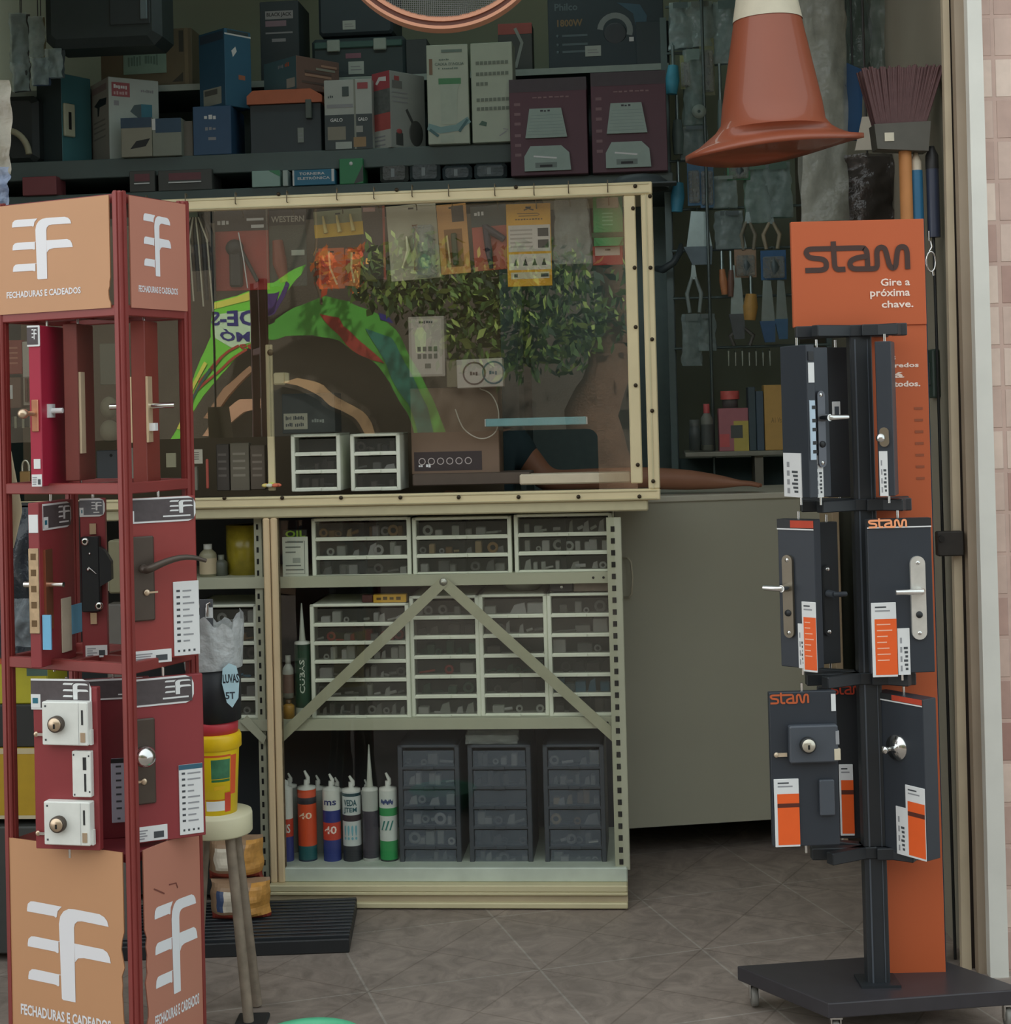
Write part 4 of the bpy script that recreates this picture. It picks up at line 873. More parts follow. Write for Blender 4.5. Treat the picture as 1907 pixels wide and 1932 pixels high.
# ================================================================ goods hanging and standing in the upper showcase
HK = 'hooks on the showcase top rail'
def hook(px, py0, py1, lab):
    u, z1 = S.uz(px, py0, -.036); z0 = S.uz(px, py1, .02)[1]
    m = MB().tube([(0, .012, z1 - z0 - .006), (0, .010, z1 - z0 + .002), (0, -.004, z1 - z0 + .003), (0, -.006, z1 - z0 - .004), (.0, -.006, z1 - z0 - .030), (0, .05, z1 - z0 - .034), (0, .08, .012), (0, .088, 0), (0, .092, .008)], .0016, M((120, 110, 90), .4, .5), 6)
    tag(m.build('wire_hook', None, tuple(S.w(u, -.034, z0)), S.yaw), lab, 'hook', HK)
for x, y, l in ((58, 384, 'leftmost wire hook on the top rail above the tan sign panel'), (276, 372, 'wire hook over the rail just right of the red stand'), (350, 368, 'wire hook over the rail above the bundle of black tools'), (444, 366, 'wire hook above the black and red drill card'), (541, 363, 'wire hook above the clear bag with white lettering'), (635, 358, 'wire hook above the yellow striped packet'), (705, 356, 'wire hook above the narrow dark packet'), (777, 352, 'wire hook above the large pale blister pack'), (846, 351, 'wire hook above the orange framed blister'), (933, 350, 'wire hook above the black tool blister'), (1007, 349, 'wire hook above the yellow instruction card'), (1072, 345, 'wire hook above the white clear bag'), (1146, 343, 'wire hook above the green card')):
    hook(x, y - 1, y + 42, l)
def pack(name, label, px, n, rgb, cat='packet', tilt=0, th=.004, bub=None, trans=0, mats=None, grp=None):
    n += .025; u, z, W_, H_ = pxr(S, px, n); t = T(name, label, cat, S.w(u, n, z + H_), S.yaw, grp)
    t.rotation_euler.y = R(tilt)
    m = MB().box(-W_ / 2, W_ / 2, 0, th, -H_, 0, M(rgb, .45, 0, .06, 20, 0, trans), .001).box(-.008, .008, -.0006, 0, -.014, -.009, HOLE); m.build('backing_card', t)
    return t, W_, H_
BL = M((190, 196, 190), .12, 0, .1, 40, .3, .6)
def blister(t, x0, x1, z0, z1, d=.018, name='blister'):
    MB().box(x0, x1, -d, 0, z0, z1, BL, .006).build(name, t)
def prt(t, mb, name='print'): return mb.build(name, t)
GP = 'packets hanging in the showcase'
# 1 bundle of black tools with pale cables
u, z, W_, H_ = pxr(S, (338, 392, 404, 600), .05); t = T('tool_bundle', 'bundle of black tools with pale cords hanging beside the red stand', 'tools', S.w(u, .05, z + H_), S.yaw, GP)
for i in range(5):
    x = -W_ * .45 + W_ * .22 * i; MB().tube([(x * .5, 0, -.02), (x, .0, -.08), (x + .006, .002, -H_ * (.6 + .08 * i))], [.007, .009, .006], M((44, 44, 42), .4), 8).build('tool_handle', t)
for i in range(4):
    x = -W_ * .4 + W_ * .25 * i; MB().tube([(x * .3, -.012, -.03), (x, -.016, -.1), (x * 1.1 + .01, -.014, -H_ * (.8 + .05 * i))], .0028, M((196, 190, 170), .5), 6).build('cord', t)
MB().box(-W_ * .5, W_ * .1, -.018, -.016, -.03, -.005, M((96, 126, 108), .5)).build('tag', t)
# 2 drill card
t, W_, H_ = pack('drill_accessory_pack', 'red card with black header and a dark drill tool, hanging left', (406, 394, 507, 548), .05, (170, 62, 52), grp=GP)
MB().card(-W_ / 2, W_ / 2, -H_ * .27, -.001, -.001, M((48, 42, 40), .5)).build('header', t)
m = MB(); m.scrib('I-D', -W_ * .45, -W_ * .2, -H_ * .2, -H_ * .12, -.0016, PAPER, .03); m.card(W_ * .1, W_ * .42, -H_ * .15, -H_ * .12, -.0016, PAPER).card(W_ * .18, W_ * .42, -H_ * .24, -H_ * .20, -.0016, PAPER).build('print', t)
MB().ball((-W_ * .12, -.012, -H_ * .48), (.028, .014, .026), M((46, 48, 48), .5), 12).box(-W_ * .22, W_ * .02, -.02, -.002, -H_ * .96, -H_ * .5, M((46, 48, 48), .5), .006).tube([(0, -.014, -H_ * .5), (W_ * .3, -.014, -H_ * .9)], .006, M((52, 54, 52), .5), 8).build('drill_body', t)
MB().tube([(-.004, -.022, -H_ * .3), (W_ * .06, -.026, -H_ * .6), (W_ * .12, -.02, -H_ * .98)], .002, PAPER, 6).build('cord', t)
# 3 western bag
t, W_, H_ = pack('tool_bag', 'clear bag headed WESTERN with a reddish tool inside', (507, 396, 578, 540), .055, (90, 96, 84), trans=.5, grp=GP)
MB().card(-W_ / 2, W_ / 2, -H_ * .2, -H_ * .0, -.0008, M((52, 46, 44), .5)).build('header', t)
m = MB(); m.text('WESTERN', -W_ * .42, W_ * .46, -H_ * .16, -H_ * .08, -.0014, M((190, 186, 172), .5, 0, 0), .02); m.card(W_ * .1, W_ * .45, -H_ * .6, -H_ * .53, -.0014, M((180, 186, 170), .5)).build('print', t)
MB().tube([(-W_ * .25, -.006, -H_ * .4), (-W_ * .2, -.008, -H_ * .7), (-W_ * .1, -.006, -H_ * .95)], [.016, .022, .012], M((150, 84, 66), .5), 10).build('tool', t)
# 4 yellow packet
t, W_, H_ = pack('yellow_packet', 'clear packet with a yellow lower band and pale pieces', (591, 396, 683, 446), .05, (150, 156, 120), trans=.2, grp=GP, tilt=-3)
m = MB().card(-W_ / 2, W_ / 2, -H_, -H_ * .5, -.0006, M((216, 174, 50), .5)); m.build('print', t)
for i in range(3): MB().tube([(-W_ * .3 + W_ * .28 * i, -.006, -H_ * .2), (-W_ * .26 + W_ * .28 * i, -.006, -H_ * .85)], [.003, .007], M((226, 206, 130), .4), 8).build('bit', t)
# 5 narrow dark packet
t, W_, H_ = pack('dark_packet', 'narrow dark brown packet with a red edge', (682, 388, 727, 528), .05, (78, 66, 58), grp=GP)
MB().card(W_ * .4, W_ * .5, -H_, -.002, -.0008, M((168, 84, 66), .5)).build('edge_strip', t); MB().card(-W_ * .4, W_ * .1, -H_ * .08, -H_ * .02, -.0008, M((170, 130, 120), .5)).build('print', t)
# orange chips below
for i, (px, l) in enumerate((((601, 468, 650, 545), 'orange and white packet lower left of the narrow dark packet'), ((652, 470, 684, 540), 'slim orange packet hanging next to the wider orange one'))):
    t, W_, H_ = pack('orange_packet', l, px, .08, (206, 104, 56), grp=GP, tilt=6 * i); r = random.Random(i)
    m = MB(); m.stroke([(-W_ * .1, -.01), (-W_ * .05, -H_ * .5), (W_ * .2, -H_ * .9)], .006, -.001, M((230, 200, 150), .5)); m.card(-W_ * .4, -W_ * .1, -H_ * .9, -H_ * .3, -.0008, M((150, 60, 40), .5)).build('print', t)
# 6 large pale blister
t, W_, H_ = pack('large_blister_pack', 'large pale blister pack with a green ball and small fittings', (729, 386, 823, 528), .045, (190, 184, 160), grp=GP, tilt=-3)
m = MB().ball((W_ * .22, -.014, -H_ * .78), (.018, .014, .024), M((44, 150, 100), .3), 12); m.build('green_ball', t)
MB().tube([(W_ * .22, -.012, -H_ * .4), (W_ * .22, -.012, -H_ * .64)], [.012, .017], M((180, 180, 158), .4), 12).build('nozzle', t)
MB().tube([(-W_ * .12, -.01, -H_ * .42), (-W_ * .1, -.01, -H_ * .6), (-W_ * .25, -.01, -H_ * .84)], [.004, .008, .003], M((230, 226, 190), .3, .3), 8).build('metal_tip', t)
MB().tube([(W_ * .02, -.01, -H_ * .3), (W_ * .08, -.01, -H_ * .28), (W_ * .06, -.01, -H_ * .6), (W_ * .02, -.01, -H_ * .9)], .006, M((150, 104, 70), .5), 8).build('hose', t)
blister(t, W_ * .02, W_ * .44, -H_ * .99, -H_ * .3, .034)
# 7 orange framed blister
t, W_, H_ = pack('orange_blister_pack', 'orange framed blister pack with a slim dark tool', (824, 385, 880, 517), .045, (220, 160, 92), grp=GP, tilt=-3)
MB().card(0, W_ * .4, -H_ * .26, -H_ * .03, -.0008, M((74, 62, 54), .5)).card(-W_ * .3, W_ * .3, -H_ * .9, -H_ * .36, -.0007, M((150, 100, 40), .5)).build('print', t)
MB().box(-W_ * .07, W_ * .12, -.012, -.001, -H_ * .88, -H_ * .42, M((70, 80, 48), .4), .003).build('tool', t); MB().tube([(-W_ * .2, -.008, -H_ * .45), (-W_ * .16, -.008, -H_ * .85)], .003, M((230, 200, 150), .4), 8).build('blade', t)
# 8 black tool blister
t, W_, H_ = pack('tool_blister_pack', 'red and black blister pack with a dark riveting tool', (888, 388, 955, 510), .05, (190, 88, 72), grp=GP, tilt=-3)
MB().card(-W_ / 2, W_ / 2, -H_ * .32, 0, -.0008, M((64, 76, 74), .5)).build('header', t); m = MB(); m.scrib('TOP', -W_ * .4, -W_ * .1, -H_ * .15, -H_ * .08, -.0012, PAPER, .02); m.build('print', t)
MB().tube([(-W_ * .1, -.012, -H_ * .3), (-W_ * .06, -.012, -H_ * .7), (-W_ * .02, -.012, -H_ * .98)], [.010, .011, .006], M((46, 42, 62), .4), 10).tube([(-W_ * .1, -.012, -H_ * .34), (W_ * .4, -.012, -H_ * .55)], [.012, .01], M((56, 52, 66), .4), 10).build('tool', t)
# 9 yellow card
t, W_, H_ = pack('instruction_card', 'yellow instruction card with white panels, largest on the rail', (956, 384, 1040, 540), .03, (232, 172, 44), 'card', grp=GP)
m = MB(); m.card(-W_ * .46, W_ * .48, -H_ * .58, -H_ * .26, -.0006, M((212, 204, 196), .5)).card(-W_ * .46, W_ * .48, -H_ * .8, -H_ * .61, -.0006, M((216, 208, 196), .5)).card(-W_ * .42, W_ * .44, -H_ * .91, -H_ * .83, -.0006, M((216, 206, 180), .5))
for q in (.3, .44): m.card(W_ * .2, W_ * .44, -H_ * (q + .1), -H_ * q, -.001, BLK)
for q in (.31, .36, .41, .46, .51): m.card(-W_ * .42, W_ * .08, -H_ * (q + .02), -H_ * q, -.001, M((176, 168, 160), .5, 0, 0))
for i in range(4): m.prism([(-W_ * .36 + W_ * .21 * i, -H_ * .75), (-W_ * .25 + W_ * .21 * i, -H_ * .75), (-W_ * .3 + W_ * .21 * i, -H_ * .66)], -.0012, -.0008, BLK)
m.stroke([(-W_ * .25, -H_ * .12), (W_ * .2, -H_ * .12), (W_ * .25, -H_ * .135), (W_ * .2, -H_ * .15), (-W_ * .22, -H_ * .15)], .002, -.001, M((110, 78, 20), .5, 0, 0)).stroke([(-W_ * .1, -H_ * .08), (0, -H_ * .06), (W_ * .12, -H_ * .08)], .0035, -.001, M((70, 50, 20), .5, 0, 0))
m.scrib('FERRAMENTA', -W_ * .3, W_ * .34, -H_ * .20, -H_ * .18, -.001, M((110, 78, 20), .5, 0, 0), .02); m.card(W_ * .25, W_ * .42, -H_ * .89, -H_ * .85, -.001, INK).card(-W_ * .35, -W_ * .27, -H_ * .89, -H_ * .85, -.001, INK)
m.build('print', t)
# 10 clear bag
u, z, W_, H_ = pxr(S, (1043, 372, 1114, 497), .06)
m = MB().sheet(-W_ / 2, W_ / 2, 0, H_, 0, CLRBAG, .02, 12, 16, 5, 22, .15).sheet(-W_ / 2, W_ / 2, 0, H_, .02, M((186, 190, 184), .4, 0, .2, 40, .6, .25), .015, 12, 16, 9, 18, .15)
obj('clear_bag', 'crumpled white clear bag hanging between the yellow and green cards', 'bag', m, S, u, .06, z, GP)
# 11 green card and the red one behind
t, W_, H_ = pack('green_card', 'green rounded card with a grey window, rightmost on the rail', (1119, 366, 1175, 464), .03, (46, 158, 92), 'card', grp=GP)
MB().box(-W_ * .38, W_ * .36, -.002, -.0004, -H_ * .27, -H_ * .07, M((150, 164, 150), .5), .001).box(-W_ * .56, W_ * .56, -.006, -.001, -H_ * .84, -H_ * .74, M((26, 84, 50), .5), .002).prism([(-W_ * .5, -H_ * .84), (W_ * .5, -H_ * .84), (W_ * .34, -H_), (-W_ * .3, -H_)], -.004, -.001, M((50, 170, 100), .4)).build('window', t)
m = MB()
for q in (.36, .43, .50, .58): m.card(-W_ * .2, W_ * .16, -H_ * (q + .025), -H_ * q, -.001, M((120, 200, 150), .5, 0, 0))
m.build('print', t)
t, W_, H_ = pack('red_packet', 'small red and white packet below the green rounded card', (1118, 464, 1175, 500), .05, (186, 60, 62), grp=GP)
MB().card(-W_ * .42, W_ * .4, -H_ * .5, -H_ * .05, -.0006, M((216, 200, 190), .5)).build('print', t)
# strip cards further back
def boxy(name, label, cat, fr, px, n, rgb, dep=.08, rough=.5, deco=None, group=None, tilt=0, yaw=0, c=.002):
    u, z, W_, H_ = pxr(fr, px, n); t = T(name, label, cat, fr.w(u, n, z), fr.yaw + R(yaw), group); t.rotation_euler.y = R(tilt)
    MB().box(-W_ / 2, W_ / 2, 0, dep, 0, H_, M(rgb, rough, 0, .05, 16), c).build('carton', t)
    if deco:
        m = MB(); deco(m, W_, H_); m.build('print', t)
    return t
def d_bulb(m, W_, H_):
    m.card(-W_ * .42, W_ * .42, H_ * .04, H_ * .96, -.0006, M((196, 186, 176), .5)).prism([(-W_ * .3, H_ * .4), (-W_ * .05, H_ * .4), (0, H_ * .72), (-W_ * .1, H_ * .82), (-W_ * .25, H_ * .82), (-W_ * .33, H_ * .7)], -.0014, -.0008, M((220, 226, 190), .5))
    for j in (.3, .42):
        for i in range(4): m.card(-W_ * .26 + W_ * .15 * i, -W_ * .16 + W_ * .15 * i, H_ * j, H_ * (j + .08), -.0016, M((100, 100, 90), .5, 0, 0))
    m.card(-W_ * .06, W_ * .1, H_ * .14, H_ * .22, -.0016, M((120, 116, 104), .5, 0, 0)).scrib('brandx', -W_ * .2, W_ * .2, H_ * .88, H_ * .93, -.0016, INK, .02)
boxy('bulb_box', 'grey light bulb carton standing behind the clear sheet in the middle', 'box', S, (771, 597, 839, 711), .06, (176, 166, 156), .05, deco=d_bulb)
def d_rings(m, W_, H_):
    for cx_, c in ((-.12, (96, 76, 70)), (.3, (90, 110, 116))):
        x = W_ * cx_; r = H_ * .38
        m.stroke([(x + r * math.cos(R(q)), H_ * .5 + r * math.sin(R(q))) for q in range(0, 361, 15)], .005, -.001, M(c, .5, 0, 0))
        m.scrib('300', x - r * .4, x + r * .4, H_ * .42, H_ * .58, -.001, M(c, .5, 0, 0))
boxy('ring_box', 'small white carton printed with two circles beside the bulb carton', 'box', S, (862, 677, 949, 731), .05, (196, 186, 178), .05, deco=d_rings, tilt=-1)
boxy('ring_box', 'narrow olive carton end left of the two-circle carton', 'box', S, (842, 680, 863, 731), .055, (120, 112, 88), .05)
def d_icons(m, W_, H_):
    m.card(-W_ * .47, W_ * .3, H_ * .04, H_ * .26, -.0005, M((60, 50, 50), .5))
    for i in range(6):
        x = -W_ * .38 + W_ * .105 * i; r = W_ * .036
        m.stroke([(x + r * math.cos(R(q)), H_ * .15 + r * math.sin(R(q))) for q in range(0, 361, 30)], .0025, -.001, M((190, 180, 176), .5, 0, 0))
    m.scrib('HD TV', -W_ * .42, -W_ * .28, H_ * .08, H_ * .12, -.001, PAPER)
boxy('antenna_box', 'brown carton with a row of round icons behind the serving gap', 'box', S, (775, 731, 941, 894), .10, (120, 98, 80), .10, deco=d_icons)
m = MB().tube([(q[0], -.005, q[1]) for q in smooth([(.0, 0), (.035, -.02), (.055, -.07), (.045, -.13), (.0, -.15), (-.05, -.12), (-.075, -.06)])], .002, M((196, 190, 176), .5), 6)
_u, _z = S.uz(905, 733, .085); obj('white_cable', 'thin white cable hanging in front of the brown icon carton', 'cable', m, S, _u, .085, _z)
u, z, W_, H_ = pxr(S, (916, 788, 1106, 803), .03)
obj('led_strip', 'pale blue strip light lying level behind the clear sheet', 'strip light', MB().box(-W_ / 2, W_ / 2, 0, .012, 0, H_, M((140, 196, 206), .4), .002).box(-W_ / 2 - .003, -W_ / 2, .001, .011, .001, H_ - .001, PAPER).box(W_ / 2, W_ / 2 + .003, .001, .011, .001, H_ - .001, PAPER), S, u, .03, z)
drawer_unit('left small three-drawer box standing in the showcase serving gap', (549, 819, 642, 927), S, .05, 3, False, True, {0: 'dark', 1: 'dark', 2: 'empty'}, .16, 21, 'small drawer boxes in the showcase')
drawer_unit('right small three-drawer box in the serving gap beside the icon carton', (661, 818, 755, 926), S, .05, 3, False, True, {0: 'dark', 1: 'grey', 2: 'dark'}, .16, 22, 'small drawer boxes in the showcase')
def d_sign(m, W_, H_):
    m.box(-W_ * .47, -W_ * .02, -.002, -.0006, H_ * .1, H_ * .5, M((190, 186, 166), .5), .001).scrib('xxxx xxxxxxx', -W_ * .43, -W_ * .08, H_ * .33, H_ * .44, -.0026, INK).scrib('xxxx xxxxx', -W_ * .43, -W_ * .08, H_ * .16, H_ * .27, -.0026, INK).scrib('homex', W_ * .06, W_ * .3, H_ * .25, H_ * .36, -.001, M((150, 156, 150), .5, 0, 0))
boxy('dark_carton', 'dark grey carton with a pale framed slogan above the left small drawers', 'box', S, (532, 742, 632, 817), .14, (62, 66, 64), .1, deco=d_sign)
u, z, W_, H_ = pxr(S, (488, 903, 536, 926), .04)
m = MB().ball((0, 0, H_ * .5), (.012, .01, .008), M((220, 230, 120), .4), 10)
for i in range(7): a = i * .9; m.ball((.02 * math.cos(a), .01 * math.sin(a), H_ * .45), (.011, .006, .006), M(((226, 120, 90), (240, 220, 130), (230, 230, 210))[i % 3], .5), 8)
obj('flower_ornament', 'small yellow and red flower ornament at the foot of the support bar', 'ornament', m, S, u, .04, z)
# left part, seen through the red stand
def d_lines(c):
    def f(m, W_, H_):
        for q in (.75, .6, .45, .3): m.card(-W_ * .35, W_ * .3, H_ * q, H_ * (q + .05), -.0006, M(c, .5, 0, 0))
    return f
LG = 'goods in the showcase behind the red stand'
boxy('red_packet', 'red patterned packet at the far left of the showcase', 'packet', S, (4, 642, 41, 706), .06, (150, 58, 52), .03, deco=d_lines((190, 120, 100)), group=LG)
boxy('white_packet', 'white packet with a grey disc left of the crimson board', 'packet', S, (42, 644, 82, 712), .06, (190, 184, 174), .03, deco=lambda m, W_, H_: m.prism([(W_ * .2 + W_ * .35 * math.cos(R(q)), H_ * .55 + W_ * .35 * math.sin(R(q))) for q in range(0, 360, 30)], -.001, -.0005, M((90, 80, 88), .5)), group=LG)
boxy('brown_carton', 'brown carton with a white label at the far left of the showcase', 'box', S, (8, 712, 40, 770), .06, (110, 80, 66), .06, deco=lambda m, W_, H_: m.card(-W_ * .5, W_ * 0, H_ * .3, H_ * .75, -.0006, PAPER), group=LG)
u, z, W_, H_ = pxr(S, (44, 712, 82, 764), .05); t = T('pencil_pack', 'pack of orange and brown pencils left of the crimson board', 'packet', S.w(u, .05, z), S.yaw, LG)
MB().box(-W_ / 2, W_ / 2, 0, .004, 0, H_, M((170, 160, 146), .5)).build('backing_card', t)
for i in range(5): MB().cyl((-W_ * .32 + W_ * .17 * i, -.005, H_ * .12), (-W_ * .32 + W_ * .17 * i, -.005, H_ * .98), .0045, .0045, M(((96, 60, 46), (110, 70, 50), (206, 110, 60), (216, 120, 66), (196, 100, 60))[i], .5), 8).build('pencil', t)
u, z, W_, H_ = pxr(S, (22, 785, 82, 806), .06); t = T('tool_rack', 'dark rack of small pale bits left of the crimson board', 'rack', S.w(u, .06, z), S.yaw, LG)
MB().box(-W_ / 2, W_ / 2, 0, .03, 0, H_, M((44, 54, 52), .5), .002).build('rack_body', t)
for i in range(4): MB().cyl((-W_ * .36 + W_ * .24 * i, -.004, -.002), (-W_ * .36 + W_ * .24 * i, -.004, H_ * 1.0), .0045, .0045, M((150, 150, 130), .4), 8).build('bit', t)
boxy('blue_packet', 'blue packet with a white strip between the crimson and brown boards', 'packet', S, (127, 778, 152, 829), .06, (52, 72, 112), .02, deco=d_lines((70, 92, 130)), group=LG)
for i, (px, l) in enumerate((((186, 748, 218, 790), 'upper pale rounded roll behind the red stand'), ((185, 792, 220, 835), 'lower pale rounded roll behind the red stand'))):
    u, z, W_, H_ = pxr(S, px, .08); obj('fabric_roll', l, 'roll', MB().ball((0, .02, H_ / 2), (W_ / 2, .03, H_ / 2), M((128, 124, 104), .7), 14), S, u, .08, z, LG)
boxy('grey_packet', 'grey green packet above the pale rolls behind the red stand', 'packet', S, (188, 648, 222, 726), .07, (96, 98, 84), .02, group=LG)
def padlock(label, px, n):
    u, z, W_, H_ = pxr(S, px, n); t = T('padlock', label, 'padlock', S.w(u, n, z), S.yaw, 'padlocks on display behind the red stand')
    MB().box(-W_ / 2, W_ / 2, 0, .02, 0, H_ * .52, M((150, 120, 76), .4, .5), .003).build('body', t)
    MB().tube([(-W_ * .32, .01, H_ * .5)] + [(W_ * .32 * math.cos(R(q)), .01, H_ * .68 + H_ * .3 * math.sin(R(q))) for q in range(180, -1, -20)] + [(W_ * .32, .01, H_ * .5)], .004, M((200, 196, 180), .25, .8), 8).build('shackle', t)
padlock('brass padlock hanging between the crimson and brown boards', (129, 853, 150, 892), .05); padlock('brass padlock at the left low in the showcase', (36, 868, 56, 912), .05); padlock('wide brass padlock next to the crimson board foot', (58, 866, 86, 914), .05)
boxy('dark_carton', 'dark carton with a round hole low behind the red stand post', 'box', S, (182, 850, 222, 912), .08, (58, 62, 66), .06, group=LG, deco=lambda m, W_, H_: m.prism([(W_ * .2 + .005 * math.cos(R(q)), H_ * .85 + .005 * math.sin(R(q))) for q in range(0, 360, 45)], -.001, -.0005, HOLE))
boxy('tall_carton', 'grey and orange upright carton right of the red stand corner post', 'box', S, (243, 845, 265, 912), .06, (130, 126, 116), .04, group=LG, deco=lambda m, W_, H_: m.card(-W_ * .1, W_ * .5, H_ * .78, H_, -.0006, M((176, 110, 56), .5)))
boxy('white_tag', 'small white ticket low between the red boards', 'ticket', S, (272, 888, 286, 912), .05, (206, 206, 196), .002, group=LG)
boxy('beige_card', 'small beige card left of the right rear red post', 'card', S, (313, 855, 332, 882), .05, (146, 142, 116), .004, group=LG)
boxy('white_tag', 'white ticket with two lines right of the red stand', 'ticket', S, (349, 848, 382, 875), .035, (180, 176, 160), .002, group=LG, deco=d_lines((90, 86, 80)))
boxy('hose_pack', 'grey clear pack standing below the white two-line ticket', 'packet', S, (352, 880, 372, 926), .05, (120, 118, 104), .02, group=LG)
boxy('red_pencil', 'thin red marker standing right of the red stand', 'marker', S, (388, 866, 393, 922), .04, (170, 80, 66), .008, group=LG)
for px, c, l in (((408, 838, 432, 926), (64, 58, 52), 'dark tool pack left of the support bar'), ((434, 836, 470, 926), (100, 94, 80), 'grey brown clear pack left of the support bar'), ((472, 840, 500, 924), (86, 76, 64), 'olive pack touching the support bar')):
    boxy('tool_pack', l, 'packet', S, px, .07, c, .03, group=LG, deco=d_lines(tuple(v + 30 for v in c)))
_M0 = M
def M(rgb, *a, **k): return _M0(tuple(int(v * .72 + q) for v, q in zip(rgb, (34, 42, 43))), *a, **k)  # dims pale tones and lifts blacks to teal: interior haze painted into colours
# ================================================================ wall shelving behind the showcase and its boxes
NB = 1.10
zs1 = S.uz(600, 284, NB)[1]; zs0 = S.uz(600, 351, NB)[1]; zsu = S.uz(860, 137, NB + .22)[1]
uA = S.uz(-60, 300, NB)[0]; uM = S.uz(968, 300, NB)[0]; uE = S.uz(1264, 140, NB)[0]
t = T('shelving_unit', 'dark wall shelving with a white edged upper shelf behind the showcase', 'shelving', S.w(0, NB, 0), S.yaw)
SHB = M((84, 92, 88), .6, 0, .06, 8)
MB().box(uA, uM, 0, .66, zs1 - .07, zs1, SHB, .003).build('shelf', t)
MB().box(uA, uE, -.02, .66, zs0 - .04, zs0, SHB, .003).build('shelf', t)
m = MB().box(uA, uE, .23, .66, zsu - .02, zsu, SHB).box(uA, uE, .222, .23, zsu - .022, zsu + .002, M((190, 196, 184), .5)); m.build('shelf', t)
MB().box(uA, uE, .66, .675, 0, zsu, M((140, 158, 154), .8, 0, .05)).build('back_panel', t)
for x in (uA, uM - .02, uE - .02): MB().box(x, x + .02, .24, .66, 0, zsu - .02, SHB).build('upright', t)
GU, GL, GW = 'boxes on the upper wall shelf', 'boxes on the lower wall shelf', 'goods just above the showcase rail'
INKD = M((60, 64, 62), .6, 0, 0)
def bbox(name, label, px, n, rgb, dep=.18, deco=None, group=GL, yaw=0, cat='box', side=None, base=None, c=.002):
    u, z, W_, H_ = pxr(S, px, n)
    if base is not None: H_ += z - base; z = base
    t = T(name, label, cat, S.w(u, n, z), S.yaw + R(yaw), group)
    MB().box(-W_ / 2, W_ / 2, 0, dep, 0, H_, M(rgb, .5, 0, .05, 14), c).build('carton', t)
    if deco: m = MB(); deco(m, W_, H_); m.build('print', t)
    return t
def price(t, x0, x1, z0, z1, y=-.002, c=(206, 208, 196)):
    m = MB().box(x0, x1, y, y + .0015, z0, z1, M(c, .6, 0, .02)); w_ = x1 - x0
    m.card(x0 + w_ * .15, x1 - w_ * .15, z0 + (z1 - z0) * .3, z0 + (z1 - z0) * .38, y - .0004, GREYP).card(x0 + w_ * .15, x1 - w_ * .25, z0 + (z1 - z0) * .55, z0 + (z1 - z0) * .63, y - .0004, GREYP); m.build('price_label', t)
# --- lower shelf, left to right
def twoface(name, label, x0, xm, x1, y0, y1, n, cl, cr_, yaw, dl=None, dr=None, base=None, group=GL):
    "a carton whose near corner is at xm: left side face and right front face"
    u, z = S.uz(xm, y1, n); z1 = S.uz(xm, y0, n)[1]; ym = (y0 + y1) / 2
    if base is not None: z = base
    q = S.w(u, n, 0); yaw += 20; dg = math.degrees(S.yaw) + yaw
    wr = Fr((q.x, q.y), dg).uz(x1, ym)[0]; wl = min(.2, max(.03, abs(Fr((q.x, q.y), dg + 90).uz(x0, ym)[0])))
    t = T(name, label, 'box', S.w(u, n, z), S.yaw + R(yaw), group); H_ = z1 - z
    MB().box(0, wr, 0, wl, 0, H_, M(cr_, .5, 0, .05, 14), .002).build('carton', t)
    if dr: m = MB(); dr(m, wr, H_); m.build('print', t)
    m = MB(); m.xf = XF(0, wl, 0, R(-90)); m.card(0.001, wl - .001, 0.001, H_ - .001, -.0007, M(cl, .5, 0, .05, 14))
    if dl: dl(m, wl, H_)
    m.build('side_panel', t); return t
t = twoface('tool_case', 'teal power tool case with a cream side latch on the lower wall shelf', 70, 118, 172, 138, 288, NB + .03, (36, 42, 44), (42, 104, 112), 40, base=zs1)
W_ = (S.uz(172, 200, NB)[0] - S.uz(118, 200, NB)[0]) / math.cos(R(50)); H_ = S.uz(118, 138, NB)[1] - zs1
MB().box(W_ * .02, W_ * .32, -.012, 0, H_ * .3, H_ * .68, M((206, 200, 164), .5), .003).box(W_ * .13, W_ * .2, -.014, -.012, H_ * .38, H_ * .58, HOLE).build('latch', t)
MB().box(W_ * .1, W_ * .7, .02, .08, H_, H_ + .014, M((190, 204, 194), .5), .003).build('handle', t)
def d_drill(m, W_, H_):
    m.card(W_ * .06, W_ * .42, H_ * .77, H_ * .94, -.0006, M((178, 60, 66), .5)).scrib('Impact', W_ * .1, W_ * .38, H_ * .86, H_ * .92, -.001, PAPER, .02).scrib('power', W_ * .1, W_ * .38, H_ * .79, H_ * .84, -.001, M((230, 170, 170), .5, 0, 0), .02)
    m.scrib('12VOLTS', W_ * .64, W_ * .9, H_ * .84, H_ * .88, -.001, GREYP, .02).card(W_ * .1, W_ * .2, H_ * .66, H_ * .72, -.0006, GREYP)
    m.prism([(W_ * .42, H_ * .6), (W_ * .5, H_ * .68), (W_ * .66, H_ * .7), (W_ * .68, H_ * .52), (W_ * .62, H_ * .42), (W_ * .56, H_ * .54)], -.001, -.0005, M((70, 84, 88), .5)).card(W_ * .64, W_ * .86, H_ * .45, H_ * .7, -.0012, M((40, 120, 146), .5))
